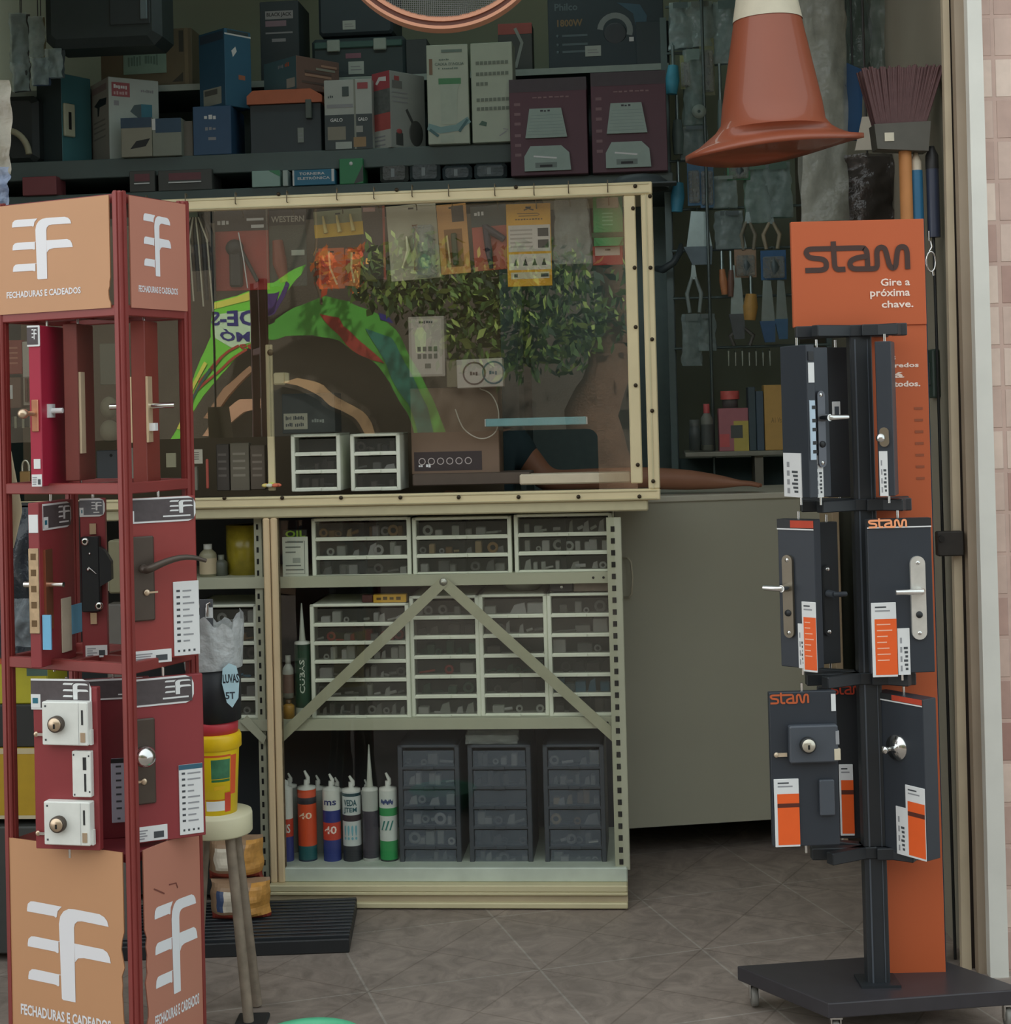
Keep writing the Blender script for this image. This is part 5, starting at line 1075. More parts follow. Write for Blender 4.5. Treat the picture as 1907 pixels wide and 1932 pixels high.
def d_drill2(m, W_, H_):
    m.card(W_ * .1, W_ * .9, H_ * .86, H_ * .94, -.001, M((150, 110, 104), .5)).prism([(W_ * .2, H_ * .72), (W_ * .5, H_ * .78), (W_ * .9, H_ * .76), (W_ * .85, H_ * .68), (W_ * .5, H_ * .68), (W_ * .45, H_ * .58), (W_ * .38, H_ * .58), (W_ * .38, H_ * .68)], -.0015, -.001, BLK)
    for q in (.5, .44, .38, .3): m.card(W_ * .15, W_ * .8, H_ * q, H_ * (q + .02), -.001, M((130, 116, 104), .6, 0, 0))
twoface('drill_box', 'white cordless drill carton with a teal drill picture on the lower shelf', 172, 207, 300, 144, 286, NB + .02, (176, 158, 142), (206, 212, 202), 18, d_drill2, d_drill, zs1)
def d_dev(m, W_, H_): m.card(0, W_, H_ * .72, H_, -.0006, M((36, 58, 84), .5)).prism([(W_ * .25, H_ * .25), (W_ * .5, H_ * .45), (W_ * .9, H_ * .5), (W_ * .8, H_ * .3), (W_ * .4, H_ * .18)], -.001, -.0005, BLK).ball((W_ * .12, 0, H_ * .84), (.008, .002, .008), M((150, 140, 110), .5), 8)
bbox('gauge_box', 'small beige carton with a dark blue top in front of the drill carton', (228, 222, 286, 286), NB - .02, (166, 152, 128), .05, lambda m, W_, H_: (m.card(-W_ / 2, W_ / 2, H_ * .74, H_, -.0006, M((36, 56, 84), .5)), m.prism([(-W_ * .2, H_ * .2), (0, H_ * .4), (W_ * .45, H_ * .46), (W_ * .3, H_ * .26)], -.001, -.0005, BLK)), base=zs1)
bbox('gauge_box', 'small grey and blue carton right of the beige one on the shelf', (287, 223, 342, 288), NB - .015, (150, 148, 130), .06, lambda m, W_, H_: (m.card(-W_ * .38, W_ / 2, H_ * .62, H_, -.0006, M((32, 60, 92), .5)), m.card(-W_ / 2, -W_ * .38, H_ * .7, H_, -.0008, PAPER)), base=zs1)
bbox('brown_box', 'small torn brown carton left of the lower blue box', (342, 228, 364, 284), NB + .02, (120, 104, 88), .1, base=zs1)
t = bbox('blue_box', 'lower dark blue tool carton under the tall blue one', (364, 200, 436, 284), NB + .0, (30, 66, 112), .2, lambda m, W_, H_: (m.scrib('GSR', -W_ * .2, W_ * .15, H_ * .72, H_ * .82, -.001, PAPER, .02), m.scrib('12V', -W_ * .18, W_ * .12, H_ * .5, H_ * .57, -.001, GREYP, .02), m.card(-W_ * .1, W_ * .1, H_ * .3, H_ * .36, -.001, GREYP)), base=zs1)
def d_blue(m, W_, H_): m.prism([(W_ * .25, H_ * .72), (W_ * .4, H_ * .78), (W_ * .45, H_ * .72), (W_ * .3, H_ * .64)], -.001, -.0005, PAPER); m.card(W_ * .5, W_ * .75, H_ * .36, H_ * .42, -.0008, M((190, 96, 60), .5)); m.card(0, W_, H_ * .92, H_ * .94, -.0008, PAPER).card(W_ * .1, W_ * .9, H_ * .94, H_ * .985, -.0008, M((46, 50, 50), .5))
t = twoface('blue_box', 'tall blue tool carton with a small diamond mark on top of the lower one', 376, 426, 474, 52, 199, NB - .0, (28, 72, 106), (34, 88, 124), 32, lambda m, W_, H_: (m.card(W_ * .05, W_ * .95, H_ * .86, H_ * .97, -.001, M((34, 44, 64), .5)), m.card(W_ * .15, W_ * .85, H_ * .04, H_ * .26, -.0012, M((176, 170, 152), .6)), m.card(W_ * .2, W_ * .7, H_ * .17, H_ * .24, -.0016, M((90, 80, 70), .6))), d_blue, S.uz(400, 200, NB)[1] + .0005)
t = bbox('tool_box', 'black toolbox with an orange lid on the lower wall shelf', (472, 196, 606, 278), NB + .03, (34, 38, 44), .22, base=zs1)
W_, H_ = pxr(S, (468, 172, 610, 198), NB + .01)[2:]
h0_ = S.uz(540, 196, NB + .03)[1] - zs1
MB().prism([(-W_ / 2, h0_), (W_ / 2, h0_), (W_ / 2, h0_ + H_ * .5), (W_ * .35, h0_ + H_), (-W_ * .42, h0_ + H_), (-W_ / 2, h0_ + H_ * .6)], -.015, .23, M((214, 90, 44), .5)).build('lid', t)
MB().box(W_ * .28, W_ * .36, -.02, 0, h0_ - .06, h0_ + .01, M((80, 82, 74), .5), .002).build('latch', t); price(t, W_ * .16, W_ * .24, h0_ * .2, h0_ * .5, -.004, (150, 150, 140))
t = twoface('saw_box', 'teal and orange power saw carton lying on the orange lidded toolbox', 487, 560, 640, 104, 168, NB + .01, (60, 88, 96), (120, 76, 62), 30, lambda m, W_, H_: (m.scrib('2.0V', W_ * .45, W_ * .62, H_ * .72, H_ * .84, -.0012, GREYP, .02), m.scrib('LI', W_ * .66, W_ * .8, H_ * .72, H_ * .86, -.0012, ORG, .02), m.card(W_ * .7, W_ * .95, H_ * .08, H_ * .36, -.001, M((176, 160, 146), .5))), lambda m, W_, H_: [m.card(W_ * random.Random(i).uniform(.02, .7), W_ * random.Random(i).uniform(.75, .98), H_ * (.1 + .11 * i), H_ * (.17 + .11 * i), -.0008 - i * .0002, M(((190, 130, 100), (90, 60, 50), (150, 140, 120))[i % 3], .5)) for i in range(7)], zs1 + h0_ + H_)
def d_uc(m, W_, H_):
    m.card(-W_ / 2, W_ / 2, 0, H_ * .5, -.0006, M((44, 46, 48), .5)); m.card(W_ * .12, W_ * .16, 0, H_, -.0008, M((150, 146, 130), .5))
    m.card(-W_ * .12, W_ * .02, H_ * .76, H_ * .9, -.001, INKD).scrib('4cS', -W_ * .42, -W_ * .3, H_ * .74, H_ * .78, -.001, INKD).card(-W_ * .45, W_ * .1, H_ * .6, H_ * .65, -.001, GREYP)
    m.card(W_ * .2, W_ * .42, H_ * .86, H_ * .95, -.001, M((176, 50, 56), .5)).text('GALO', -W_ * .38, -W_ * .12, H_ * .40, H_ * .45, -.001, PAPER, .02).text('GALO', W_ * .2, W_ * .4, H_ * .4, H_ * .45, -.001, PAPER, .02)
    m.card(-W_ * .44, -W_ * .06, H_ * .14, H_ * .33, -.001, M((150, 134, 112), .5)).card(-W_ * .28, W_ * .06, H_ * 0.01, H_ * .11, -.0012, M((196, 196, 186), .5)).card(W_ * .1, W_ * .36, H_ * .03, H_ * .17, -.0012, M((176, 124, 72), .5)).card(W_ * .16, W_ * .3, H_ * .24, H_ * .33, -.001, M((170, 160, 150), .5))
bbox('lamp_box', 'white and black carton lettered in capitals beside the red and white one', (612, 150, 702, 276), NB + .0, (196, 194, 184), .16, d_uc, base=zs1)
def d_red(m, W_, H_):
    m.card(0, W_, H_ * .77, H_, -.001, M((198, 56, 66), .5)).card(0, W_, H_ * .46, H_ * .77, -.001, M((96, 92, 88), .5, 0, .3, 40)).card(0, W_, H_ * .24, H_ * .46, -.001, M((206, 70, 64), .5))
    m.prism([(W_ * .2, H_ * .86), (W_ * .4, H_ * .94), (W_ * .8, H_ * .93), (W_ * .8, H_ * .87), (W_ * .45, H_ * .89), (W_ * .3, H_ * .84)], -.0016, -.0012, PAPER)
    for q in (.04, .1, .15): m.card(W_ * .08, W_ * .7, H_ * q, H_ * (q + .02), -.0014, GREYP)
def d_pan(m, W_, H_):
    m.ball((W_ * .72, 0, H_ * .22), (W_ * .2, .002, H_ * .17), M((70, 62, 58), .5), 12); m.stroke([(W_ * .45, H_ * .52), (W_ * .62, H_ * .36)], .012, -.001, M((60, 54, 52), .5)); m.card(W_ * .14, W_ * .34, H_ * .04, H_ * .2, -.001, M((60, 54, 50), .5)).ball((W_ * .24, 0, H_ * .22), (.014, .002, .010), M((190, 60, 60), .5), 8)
    m.card(W_ * .06, W_ * .34, H_ * .78, H_ * .88, -.001, M((120, 110, 106), .5)).card(W_ * .12, W_ * .26, H_ * .88, H_ * .94, -.001, M((190, 60, 60), .5)); [m.card(W_ * .06, W_ * .5, H_ * q, H_ * (q + .015), -.001, GREYP) for q in (.72, .66, .6)]
twoface('cooker_box', 'red and white carton with a dark pan picture next to the tall filter cartons', 703, 738, 802, 132, 275, NB - .01, (206, 200, 190), (176, 172, 164), 30, d_red, d_pan, zs1)
def d_filt(m, W_, H_):
    g = M((110, 124, 110), .6, 0, 0); m.scrib('FILTRO', -W_ * .2, W_ * .05, H_ * .84, H_ * .86, -.001, g, .01).text("CAIXA D'AGUA", -W_ * .3, W_ * .4, H_ * .79, H_ * .82, -.001, g, .02).scrib('E CAVALETE', -W_ * .22, W_ * .26, H_ * .75, H_ * .77, -.001, g, .01).card(-W_ * .14, W_ * .36, H_ * .92, H_ * .95, -.001, g).card(-W_ * .44, -W_ * .36, H_ * .70, H_ * .86, -.001, M((140, 90, 60), .5))
    m.prism([(-W_ * .18, H_ * .2), (W_ * .2, H_ * .2), (W_ * .24, H_ * .55), (W_ * .3, H_ * .6), (-W_ * .22, H_ * .6), (-W_ * .18, H_ * .55)], -.0012, -.0008, M((196, 202, 180), .5)).card(-W_ * .22, W_ * .32, H_ * .6, H_ * .66, -.0014, M((70, 140, 80), .5)).card(-W_ * .2, W_ * .12, H_ * .02, H_ * .09, -.0012, M((196, 202, 180), .5))
    m.stroke([(-W_ * .5, H_ * .18), (-W_ * .2, H_ * .14), (W_ * .2, H_ * .16), (W_ * .5, H_ * .24)], .024, -.0013, M((130, 166, 164), .5)).stroke([(-W_ * .46, H_ * .15), (-W_ * .25, H_ * .08)], .01, -.0016, M((60, 100, 104), .5)).stroke([(W_ * .25, H_ * .12), (W_ * .46, H_ * .24)], .01, -.0016, M((60, 100, 104), .5))
bbox('filter_box', 'tall cream carton picturing a water filter with a green cap', (806, 84, 884, 272), NB - .03, (206, 208, 184), .1, d_filt, base=zs1, yaw=2)
def d_back(m, W_, H_):
    r = random.Random(4)
    for q, k in ((.78, .5), (.67, .5), (.57, .2), (.41, .5), (.32, .5)):
        for i in range(int(10 * k * 1.6)): m.card(-W_ * .38 + W_ * .1 * i, -W_ * .3 + W_ * .1 * i, H_ * q, H_ * (q + .035), -.001, M((120, 122, 104), .6, 0, 0))
    m.prism([(-W_ * .34, H_ * .18), (-W_ * .16, H_ * .16), (-W_ * .14, H_ * .2), (-W_ * .26, H_ * .22)], -.001, -.0006, M((60, 90, 70), .5)).stroke([(W_ * .15, H_ * .06), (W_ * .3, H_ * .1), (W_ * .36, H_ * .12), (W_ * .24, H_ * .13)], .004, -.001, GREYP)
bbox('filter_box', 'tall cream carton showing rows of small print, right of the filter picture', (889, 80, 968, 270), NB - .03, (198, 200, 176), .1, d_back, base=zs1, yaw=-2)
# maroon scale cartons
for i, (px, l) in enumerate((((962, 148, 1108, 345), 'left maroon carton with windows showing two grey kitchen scales'), ((1116, 142, 1258, 343), 'right maroon carton with windows showing two grey kitchen scales'))):
    t = bbox('scale_box', l, px, NB - .06, (88, 34, 48), .2, None, 'maroon cartons at the end of the wall shelving', base=zs0)
    W_ = pxr(S, px, NB - .06)[2]; H_ = S.uz(1000, px[1], NB - .06)[1] - zs0
    m = MB().card(-W_ / 2, W_ / 2, H_ * .86, H_ - .002, -.0006, M((62, 40, 46), .5))
    for q in (.72, .62, .52, .4, .3, .2): m.card(-W_ * .44, -W_ * .36, H_ * q, H_ * (q + .03), -.001, M((140, 90, 96), .5, 0, 0))
    m.scrib('BALANCA', -W_ * .2, W_ * .3, H_ * .79, H_ * .81, -.001, M((150, 100, 104), .5, 0, 0)).build('print', t)
    for j, q in enumerate((.38, .04)):
        a = M((166, 182, 170), .35); h = H_ * .30
        m = MB().prism([(-W_ * .3, H_ * q), (W_ * .24, H_ * q), (W_ * .17, H_ * q + h), (-W_ * .24, H_ * q + h)] if j == 0 else [(-W_ * .32, H_ * q), (W_ * .28, H_ * q), (W_ * .26, H_ * q + h * .6), (W_ * .16, H_ * q + h * .85), (-W_ * .24, H_ * q + h * .85), (-W_ * .32, H_ * q + h * .5)], -.012, -.001, a)
        if j == 0:
            for v in range(7): m.card(-W_ * (.27 - .008 * v), W_ * (.21 - .006 * v), H_ * q + h * (.1 + .11 * v), H_ * q + h * (.115 + .11 * v), -.0125, M((140, 156, 146), .4, 0, 0))
            m.scrib('CAP', -W_ * .1, W_ * .04, H_ * q + h * .88, H_ * q + h * .95, -.0125, INK)
        else: m.card(-W_ * .18, W_ * .1, H_ * q + h * .1, H_ * q + h * .28, -.0125, M((110, 120, 112), .4)).card(-W_ * .12, W_ * .04, H_ * q + h * .12, H_ * q + h * .2, -.013, BLK).stroke([(-W_ * .2, H_ * q + h * .5), (W_ * .1, H_ * q + h * .42)], .006, -.0128, PAPER)
        m.build('scale_window', t)
# --- upper shelf
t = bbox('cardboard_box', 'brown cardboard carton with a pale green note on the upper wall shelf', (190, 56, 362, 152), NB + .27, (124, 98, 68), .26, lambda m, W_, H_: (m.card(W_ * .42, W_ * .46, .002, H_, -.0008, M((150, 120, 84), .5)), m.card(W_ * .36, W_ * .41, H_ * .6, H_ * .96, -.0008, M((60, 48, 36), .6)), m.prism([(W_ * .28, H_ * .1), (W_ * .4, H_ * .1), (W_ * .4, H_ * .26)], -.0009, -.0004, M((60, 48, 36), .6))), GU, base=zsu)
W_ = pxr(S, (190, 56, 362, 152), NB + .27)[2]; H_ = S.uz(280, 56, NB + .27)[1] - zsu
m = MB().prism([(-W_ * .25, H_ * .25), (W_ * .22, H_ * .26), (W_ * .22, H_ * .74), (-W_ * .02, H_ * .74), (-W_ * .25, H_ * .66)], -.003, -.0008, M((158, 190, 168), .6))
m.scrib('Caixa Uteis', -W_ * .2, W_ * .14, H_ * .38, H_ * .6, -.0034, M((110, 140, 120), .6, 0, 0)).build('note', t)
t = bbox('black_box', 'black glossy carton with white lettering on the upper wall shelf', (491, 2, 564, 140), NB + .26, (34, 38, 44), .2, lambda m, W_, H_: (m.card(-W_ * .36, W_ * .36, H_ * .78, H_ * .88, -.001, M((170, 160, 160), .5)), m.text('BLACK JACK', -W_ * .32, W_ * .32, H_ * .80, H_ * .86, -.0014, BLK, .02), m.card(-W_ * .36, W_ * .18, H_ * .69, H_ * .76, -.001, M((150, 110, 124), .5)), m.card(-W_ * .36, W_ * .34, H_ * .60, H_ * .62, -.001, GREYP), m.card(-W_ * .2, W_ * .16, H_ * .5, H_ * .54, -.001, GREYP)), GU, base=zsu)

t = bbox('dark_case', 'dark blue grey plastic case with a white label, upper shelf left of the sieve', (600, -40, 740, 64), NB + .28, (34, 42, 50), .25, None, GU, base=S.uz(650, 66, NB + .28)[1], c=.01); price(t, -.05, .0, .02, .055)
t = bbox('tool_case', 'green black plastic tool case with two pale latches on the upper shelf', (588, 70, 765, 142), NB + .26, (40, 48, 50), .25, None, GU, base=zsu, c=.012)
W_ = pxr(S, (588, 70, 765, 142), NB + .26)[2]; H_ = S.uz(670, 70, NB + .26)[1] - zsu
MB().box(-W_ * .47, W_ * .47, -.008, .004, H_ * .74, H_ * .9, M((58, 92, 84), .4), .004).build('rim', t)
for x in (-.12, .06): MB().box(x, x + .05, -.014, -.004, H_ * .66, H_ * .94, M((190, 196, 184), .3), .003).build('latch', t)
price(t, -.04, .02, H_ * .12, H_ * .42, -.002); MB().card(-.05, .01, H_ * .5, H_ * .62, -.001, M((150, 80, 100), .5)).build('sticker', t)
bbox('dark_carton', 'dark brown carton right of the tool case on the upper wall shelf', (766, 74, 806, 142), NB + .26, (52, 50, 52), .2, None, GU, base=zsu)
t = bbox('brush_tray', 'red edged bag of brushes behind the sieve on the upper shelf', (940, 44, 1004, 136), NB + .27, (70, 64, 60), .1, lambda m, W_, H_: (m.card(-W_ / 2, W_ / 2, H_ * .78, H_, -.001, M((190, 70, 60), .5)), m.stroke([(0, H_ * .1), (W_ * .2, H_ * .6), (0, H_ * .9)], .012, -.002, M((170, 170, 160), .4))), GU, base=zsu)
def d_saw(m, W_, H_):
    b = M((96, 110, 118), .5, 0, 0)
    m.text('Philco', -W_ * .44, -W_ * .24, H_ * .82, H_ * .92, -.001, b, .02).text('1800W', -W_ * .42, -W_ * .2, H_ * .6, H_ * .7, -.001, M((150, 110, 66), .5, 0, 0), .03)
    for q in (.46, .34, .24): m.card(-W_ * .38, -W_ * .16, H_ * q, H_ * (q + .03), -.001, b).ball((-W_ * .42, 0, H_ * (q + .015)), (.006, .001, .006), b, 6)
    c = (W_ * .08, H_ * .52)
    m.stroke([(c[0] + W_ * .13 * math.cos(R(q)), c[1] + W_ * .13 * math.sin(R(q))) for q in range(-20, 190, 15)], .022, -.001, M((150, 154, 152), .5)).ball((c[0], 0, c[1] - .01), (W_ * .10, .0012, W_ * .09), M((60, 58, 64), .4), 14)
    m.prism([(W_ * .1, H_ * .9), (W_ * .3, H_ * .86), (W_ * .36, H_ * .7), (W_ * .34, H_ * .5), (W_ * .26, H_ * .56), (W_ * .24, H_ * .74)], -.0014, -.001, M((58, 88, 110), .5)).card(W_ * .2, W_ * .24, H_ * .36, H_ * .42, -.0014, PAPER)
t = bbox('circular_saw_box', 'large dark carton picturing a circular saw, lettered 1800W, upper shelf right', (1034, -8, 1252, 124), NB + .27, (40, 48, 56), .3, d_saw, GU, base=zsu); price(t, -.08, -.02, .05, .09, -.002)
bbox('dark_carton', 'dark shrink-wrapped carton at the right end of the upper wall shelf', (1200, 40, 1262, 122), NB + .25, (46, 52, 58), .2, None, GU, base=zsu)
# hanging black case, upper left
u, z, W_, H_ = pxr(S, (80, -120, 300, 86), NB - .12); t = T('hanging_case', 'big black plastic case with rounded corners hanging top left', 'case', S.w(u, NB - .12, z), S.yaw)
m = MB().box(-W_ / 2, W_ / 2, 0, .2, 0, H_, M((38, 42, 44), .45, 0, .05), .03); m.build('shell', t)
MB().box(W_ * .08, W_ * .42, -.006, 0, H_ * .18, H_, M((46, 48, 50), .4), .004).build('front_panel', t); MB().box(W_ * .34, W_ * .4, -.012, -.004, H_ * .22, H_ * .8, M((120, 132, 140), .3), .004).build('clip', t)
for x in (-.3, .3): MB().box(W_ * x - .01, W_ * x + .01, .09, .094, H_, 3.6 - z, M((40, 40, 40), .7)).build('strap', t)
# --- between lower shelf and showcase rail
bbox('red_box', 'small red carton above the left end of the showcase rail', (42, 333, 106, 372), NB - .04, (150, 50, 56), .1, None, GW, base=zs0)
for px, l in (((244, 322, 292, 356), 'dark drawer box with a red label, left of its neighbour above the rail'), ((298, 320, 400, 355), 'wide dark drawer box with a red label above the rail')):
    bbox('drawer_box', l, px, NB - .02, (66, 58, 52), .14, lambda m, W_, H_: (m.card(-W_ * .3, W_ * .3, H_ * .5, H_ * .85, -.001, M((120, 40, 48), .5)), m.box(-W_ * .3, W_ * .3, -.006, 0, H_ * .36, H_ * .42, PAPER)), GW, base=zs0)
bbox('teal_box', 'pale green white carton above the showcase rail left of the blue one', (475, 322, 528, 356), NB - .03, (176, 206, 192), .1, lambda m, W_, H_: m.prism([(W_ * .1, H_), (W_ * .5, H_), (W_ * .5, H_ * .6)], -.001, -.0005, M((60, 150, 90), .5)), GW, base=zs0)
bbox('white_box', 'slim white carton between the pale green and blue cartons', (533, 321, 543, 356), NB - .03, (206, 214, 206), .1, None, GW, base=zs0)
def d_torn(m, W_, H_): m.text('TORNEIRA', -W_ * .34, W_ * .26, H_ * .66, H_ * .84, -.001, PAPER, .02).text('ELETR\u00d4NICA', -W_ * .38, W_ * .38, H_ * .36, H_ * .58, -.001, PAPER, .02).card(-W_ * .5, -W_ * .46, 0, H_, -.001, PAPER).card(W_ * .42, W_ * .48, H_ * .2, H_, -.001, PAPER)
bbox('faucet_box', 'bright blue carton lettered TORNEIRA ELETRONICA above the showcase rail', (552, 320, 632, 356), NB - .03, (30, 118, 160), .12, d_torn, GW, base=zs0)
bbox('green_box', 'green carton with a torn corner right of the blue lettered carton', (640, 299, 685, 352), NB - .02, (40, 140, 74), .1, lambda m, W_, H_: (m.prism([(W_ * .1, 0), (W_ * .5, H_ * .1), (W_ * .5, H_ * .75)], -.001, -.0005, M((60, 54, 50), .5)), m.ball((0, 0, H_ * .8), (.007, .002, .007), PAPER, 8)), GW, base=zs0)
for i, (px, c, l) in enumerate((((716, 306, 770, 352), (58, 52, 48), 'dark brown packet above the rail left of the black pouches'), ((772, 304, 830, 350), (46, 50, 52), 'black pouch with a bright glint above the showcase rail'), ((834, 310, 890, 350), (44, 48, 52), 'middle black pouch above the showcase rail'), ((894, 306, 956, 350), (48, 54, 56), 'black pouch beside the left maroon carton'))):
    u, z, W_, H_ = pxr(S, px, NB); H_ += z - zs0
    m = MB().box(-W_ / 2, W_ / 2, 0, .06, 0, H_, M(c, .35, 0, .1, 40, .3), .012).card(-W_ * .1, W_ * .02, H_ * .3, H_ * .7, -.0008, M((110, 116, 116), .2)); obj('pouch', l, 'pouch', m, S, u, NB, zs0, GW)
u, z, W_, H_ = pxr(S, (1150, 318, 1262, 346), .10)
m = MB().lathe([(W_ / 2, 0), (W_ * .48, H_ * .5), (W_ * .36, H_ * .85), (W_ * .15, H_), (0, H_)], (0, W_ / 2 - .05, 0), M((30, 32, 36), .5), 28).box(-W_ * .3, W_ * .62, -.08, -.01, 0, .006, M((30, 32, 36), .5), .002)
obj('black_hat', 'black rounded hat lying on top of the showcase at its right corner', 'hat', m, S, u, .10, zc + zt1)
MB().box(uR0 - .3, uR1 - .02, .0, .44, zt1 - .014, zt1 - .002, CREAM2).build('top_board', bpy.data.objects['glass_showcase'])

M = _M0
# ================================================================ right hand side: grey counter, tool rack, wall goods
GC = Fr((.355, 5.10), 8)
t = T('grey_counter', 'plain grey green counter cabinet right of the display counter', 'counter', GC.w(0, 0, 0), GC.yaw)
a, b, c, d = GC.rect(1100, 934, 1600, 1556, 0); b = GC.uz(1580, 1200, 0)[0]; a = GC.uz(1150, 1200, 0)[0]
c = (GC.uz(1186, 1563)[1] + GC.uz(1460, 1546)[1]) / 2; d = GC.uz(1400, 931)[1]
GCM = M((176, 176, 158), .6, 0, .03, 4)
MB().box(a, b, 0, .02, c, d - .02, GCM).build('front_panel', t)
MB().box(a, b, -.008, .45, d - .02, d, M((196, 194, 178), .5, 0, .03), .003).build('top', t)
MB().box(a, a + .02, .02, .45, c, d - .02, GCM).build('side_panel', t); MB().box(b - .02, b, .02, .45, c, d - .02, GCM).build('side_panel', t)
for x in (a + .03, b - .07): MB().box(x, x + .04, .3, .34, 0, c, M((40, 40, 38), .6)).build('leg', t)
MB().box(a, b, .36, .40, 0, c, M((24, 24, 22), .8)).build('plinth', t)
u, z0_ = GC.uz(1192, 1126, -.01); u2, z1_ = GC.uz(1192, 1052, -.01)
MB().tube([(u - .03, 0, z0_), (u - .012, -.02, z0_), (u - .004, -.026, z0_ + .012), (u, -.026, (z0_ + z1_) / 2), (u - .004, -.026, z1_ - .012), (u - .012, -.02, z1_), (u - .03, 0, z1_)], .0035, M((206, 202, 180), .3, .1), 8).build('handle', t)
u, z = GC.uz(1596, 1660, -.12); zt_ = GC.uz(1586, 780, -.12)[1]
obj('narrow_board', 'narrow beige board standing on edge behind the black tower', 'board', MB().box(-.012, .012, 0, .14, 0, zt_, M((176, 156, 128), .6, 0, .08, 10), .002), GC, u, -.12, 0)
# ---------------------------------------------------------------- tool rack on the back wall
NR = 1.25
M = lambda rgb, *a, **k: _M0(tuple(int(v * .95 + q) for v, q in zip(rgb, (40, 50, 52))), *a, **k)  # rack colours raised towards teal, haze put into the base colour
t = T('tool_rack', 'dark tool rack with thin upright pole and hanging bars, right of wall shelving', 'rack', S.w(0, NR, 0), S.yaw)
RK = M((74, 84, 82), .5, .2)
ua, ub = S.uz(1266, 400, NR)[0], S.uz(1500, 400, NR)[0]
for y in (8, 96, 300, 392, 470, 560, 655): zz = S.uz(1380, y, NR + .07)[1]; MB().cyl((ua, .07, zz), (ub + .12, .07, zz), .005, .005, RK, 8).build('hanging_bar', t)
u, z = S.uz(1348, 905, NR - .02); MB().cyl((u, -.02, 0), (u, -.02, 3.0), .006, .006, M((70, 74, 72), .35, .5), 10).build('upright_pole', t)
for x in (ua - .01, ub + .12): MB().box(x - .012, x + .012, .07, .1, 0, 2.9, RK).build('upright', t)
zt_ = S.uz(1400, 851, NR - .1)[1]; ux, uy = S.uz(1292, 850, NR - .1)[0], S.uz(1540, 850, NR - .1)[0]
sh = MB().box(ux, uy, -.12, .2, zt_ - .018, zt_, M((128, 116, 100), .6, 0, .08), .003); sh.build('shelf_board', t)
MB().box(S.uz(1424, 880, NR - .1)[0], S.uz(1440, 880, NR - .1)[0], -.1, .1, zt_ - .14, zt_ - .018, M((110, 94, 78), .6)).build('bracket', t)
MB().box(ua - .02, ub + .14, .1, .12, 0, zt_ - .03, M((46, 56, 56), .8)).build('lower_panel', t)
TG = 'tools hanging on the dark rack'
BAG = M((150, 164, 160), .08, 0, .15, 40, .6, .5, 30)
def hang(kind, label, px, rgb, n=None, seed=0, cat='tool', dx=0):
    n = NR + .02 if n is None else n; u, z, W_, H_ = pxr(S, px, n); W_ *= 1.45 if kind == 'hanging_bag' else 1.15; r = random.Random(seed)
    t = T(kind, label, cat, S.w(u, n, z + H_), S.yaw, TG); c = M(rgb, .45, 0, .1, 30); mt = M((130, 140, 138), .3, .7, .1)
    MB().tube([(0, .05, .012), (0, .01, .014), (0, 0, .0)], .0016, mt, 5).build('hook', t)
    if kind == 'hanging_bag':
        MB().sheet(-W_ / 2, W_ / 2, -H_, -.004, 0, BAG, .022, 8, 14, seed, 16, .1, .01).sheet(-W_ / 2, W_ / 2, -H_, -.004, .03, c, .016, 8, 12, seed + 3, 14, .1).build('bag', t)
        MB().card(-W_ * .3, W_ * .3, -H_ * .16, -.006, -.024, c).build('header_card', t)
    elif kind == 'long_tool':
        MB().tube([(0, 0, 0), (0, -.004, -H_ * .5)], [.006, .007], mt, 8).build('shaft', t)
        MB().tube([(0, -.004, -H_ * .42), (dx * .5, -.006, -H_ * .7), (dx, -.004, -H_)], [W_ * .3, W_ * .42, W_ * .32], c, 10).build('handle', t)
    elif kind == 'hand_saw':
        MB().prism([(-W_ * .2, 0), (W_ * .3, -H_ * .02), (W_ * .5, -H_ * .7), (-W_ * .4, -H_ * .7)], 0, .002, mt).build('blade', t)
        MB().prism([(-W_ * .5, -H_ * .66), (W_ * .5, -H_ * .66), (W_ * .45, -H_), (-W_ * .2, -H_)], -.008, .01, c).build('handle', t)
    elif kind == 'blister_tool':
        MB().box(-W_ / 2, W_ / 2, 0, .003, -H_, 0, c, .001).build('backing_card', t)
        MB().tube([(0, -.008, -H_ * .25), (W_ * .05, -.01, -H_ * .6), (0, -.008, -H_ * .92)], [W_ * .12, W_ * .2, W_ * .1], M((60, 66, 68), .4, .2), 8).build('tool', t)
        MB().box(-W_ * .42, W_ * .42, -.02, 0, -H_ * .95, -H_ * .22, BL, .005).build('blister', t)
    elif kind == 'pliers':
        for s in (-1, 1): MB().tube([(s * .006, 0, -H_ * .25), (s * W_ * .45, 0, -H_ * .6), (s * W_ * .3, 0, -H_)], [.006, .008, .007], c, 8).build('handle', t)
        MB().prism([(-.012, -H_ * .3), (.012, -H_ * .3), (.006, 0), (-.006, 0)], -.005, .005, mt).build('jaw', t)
    return t
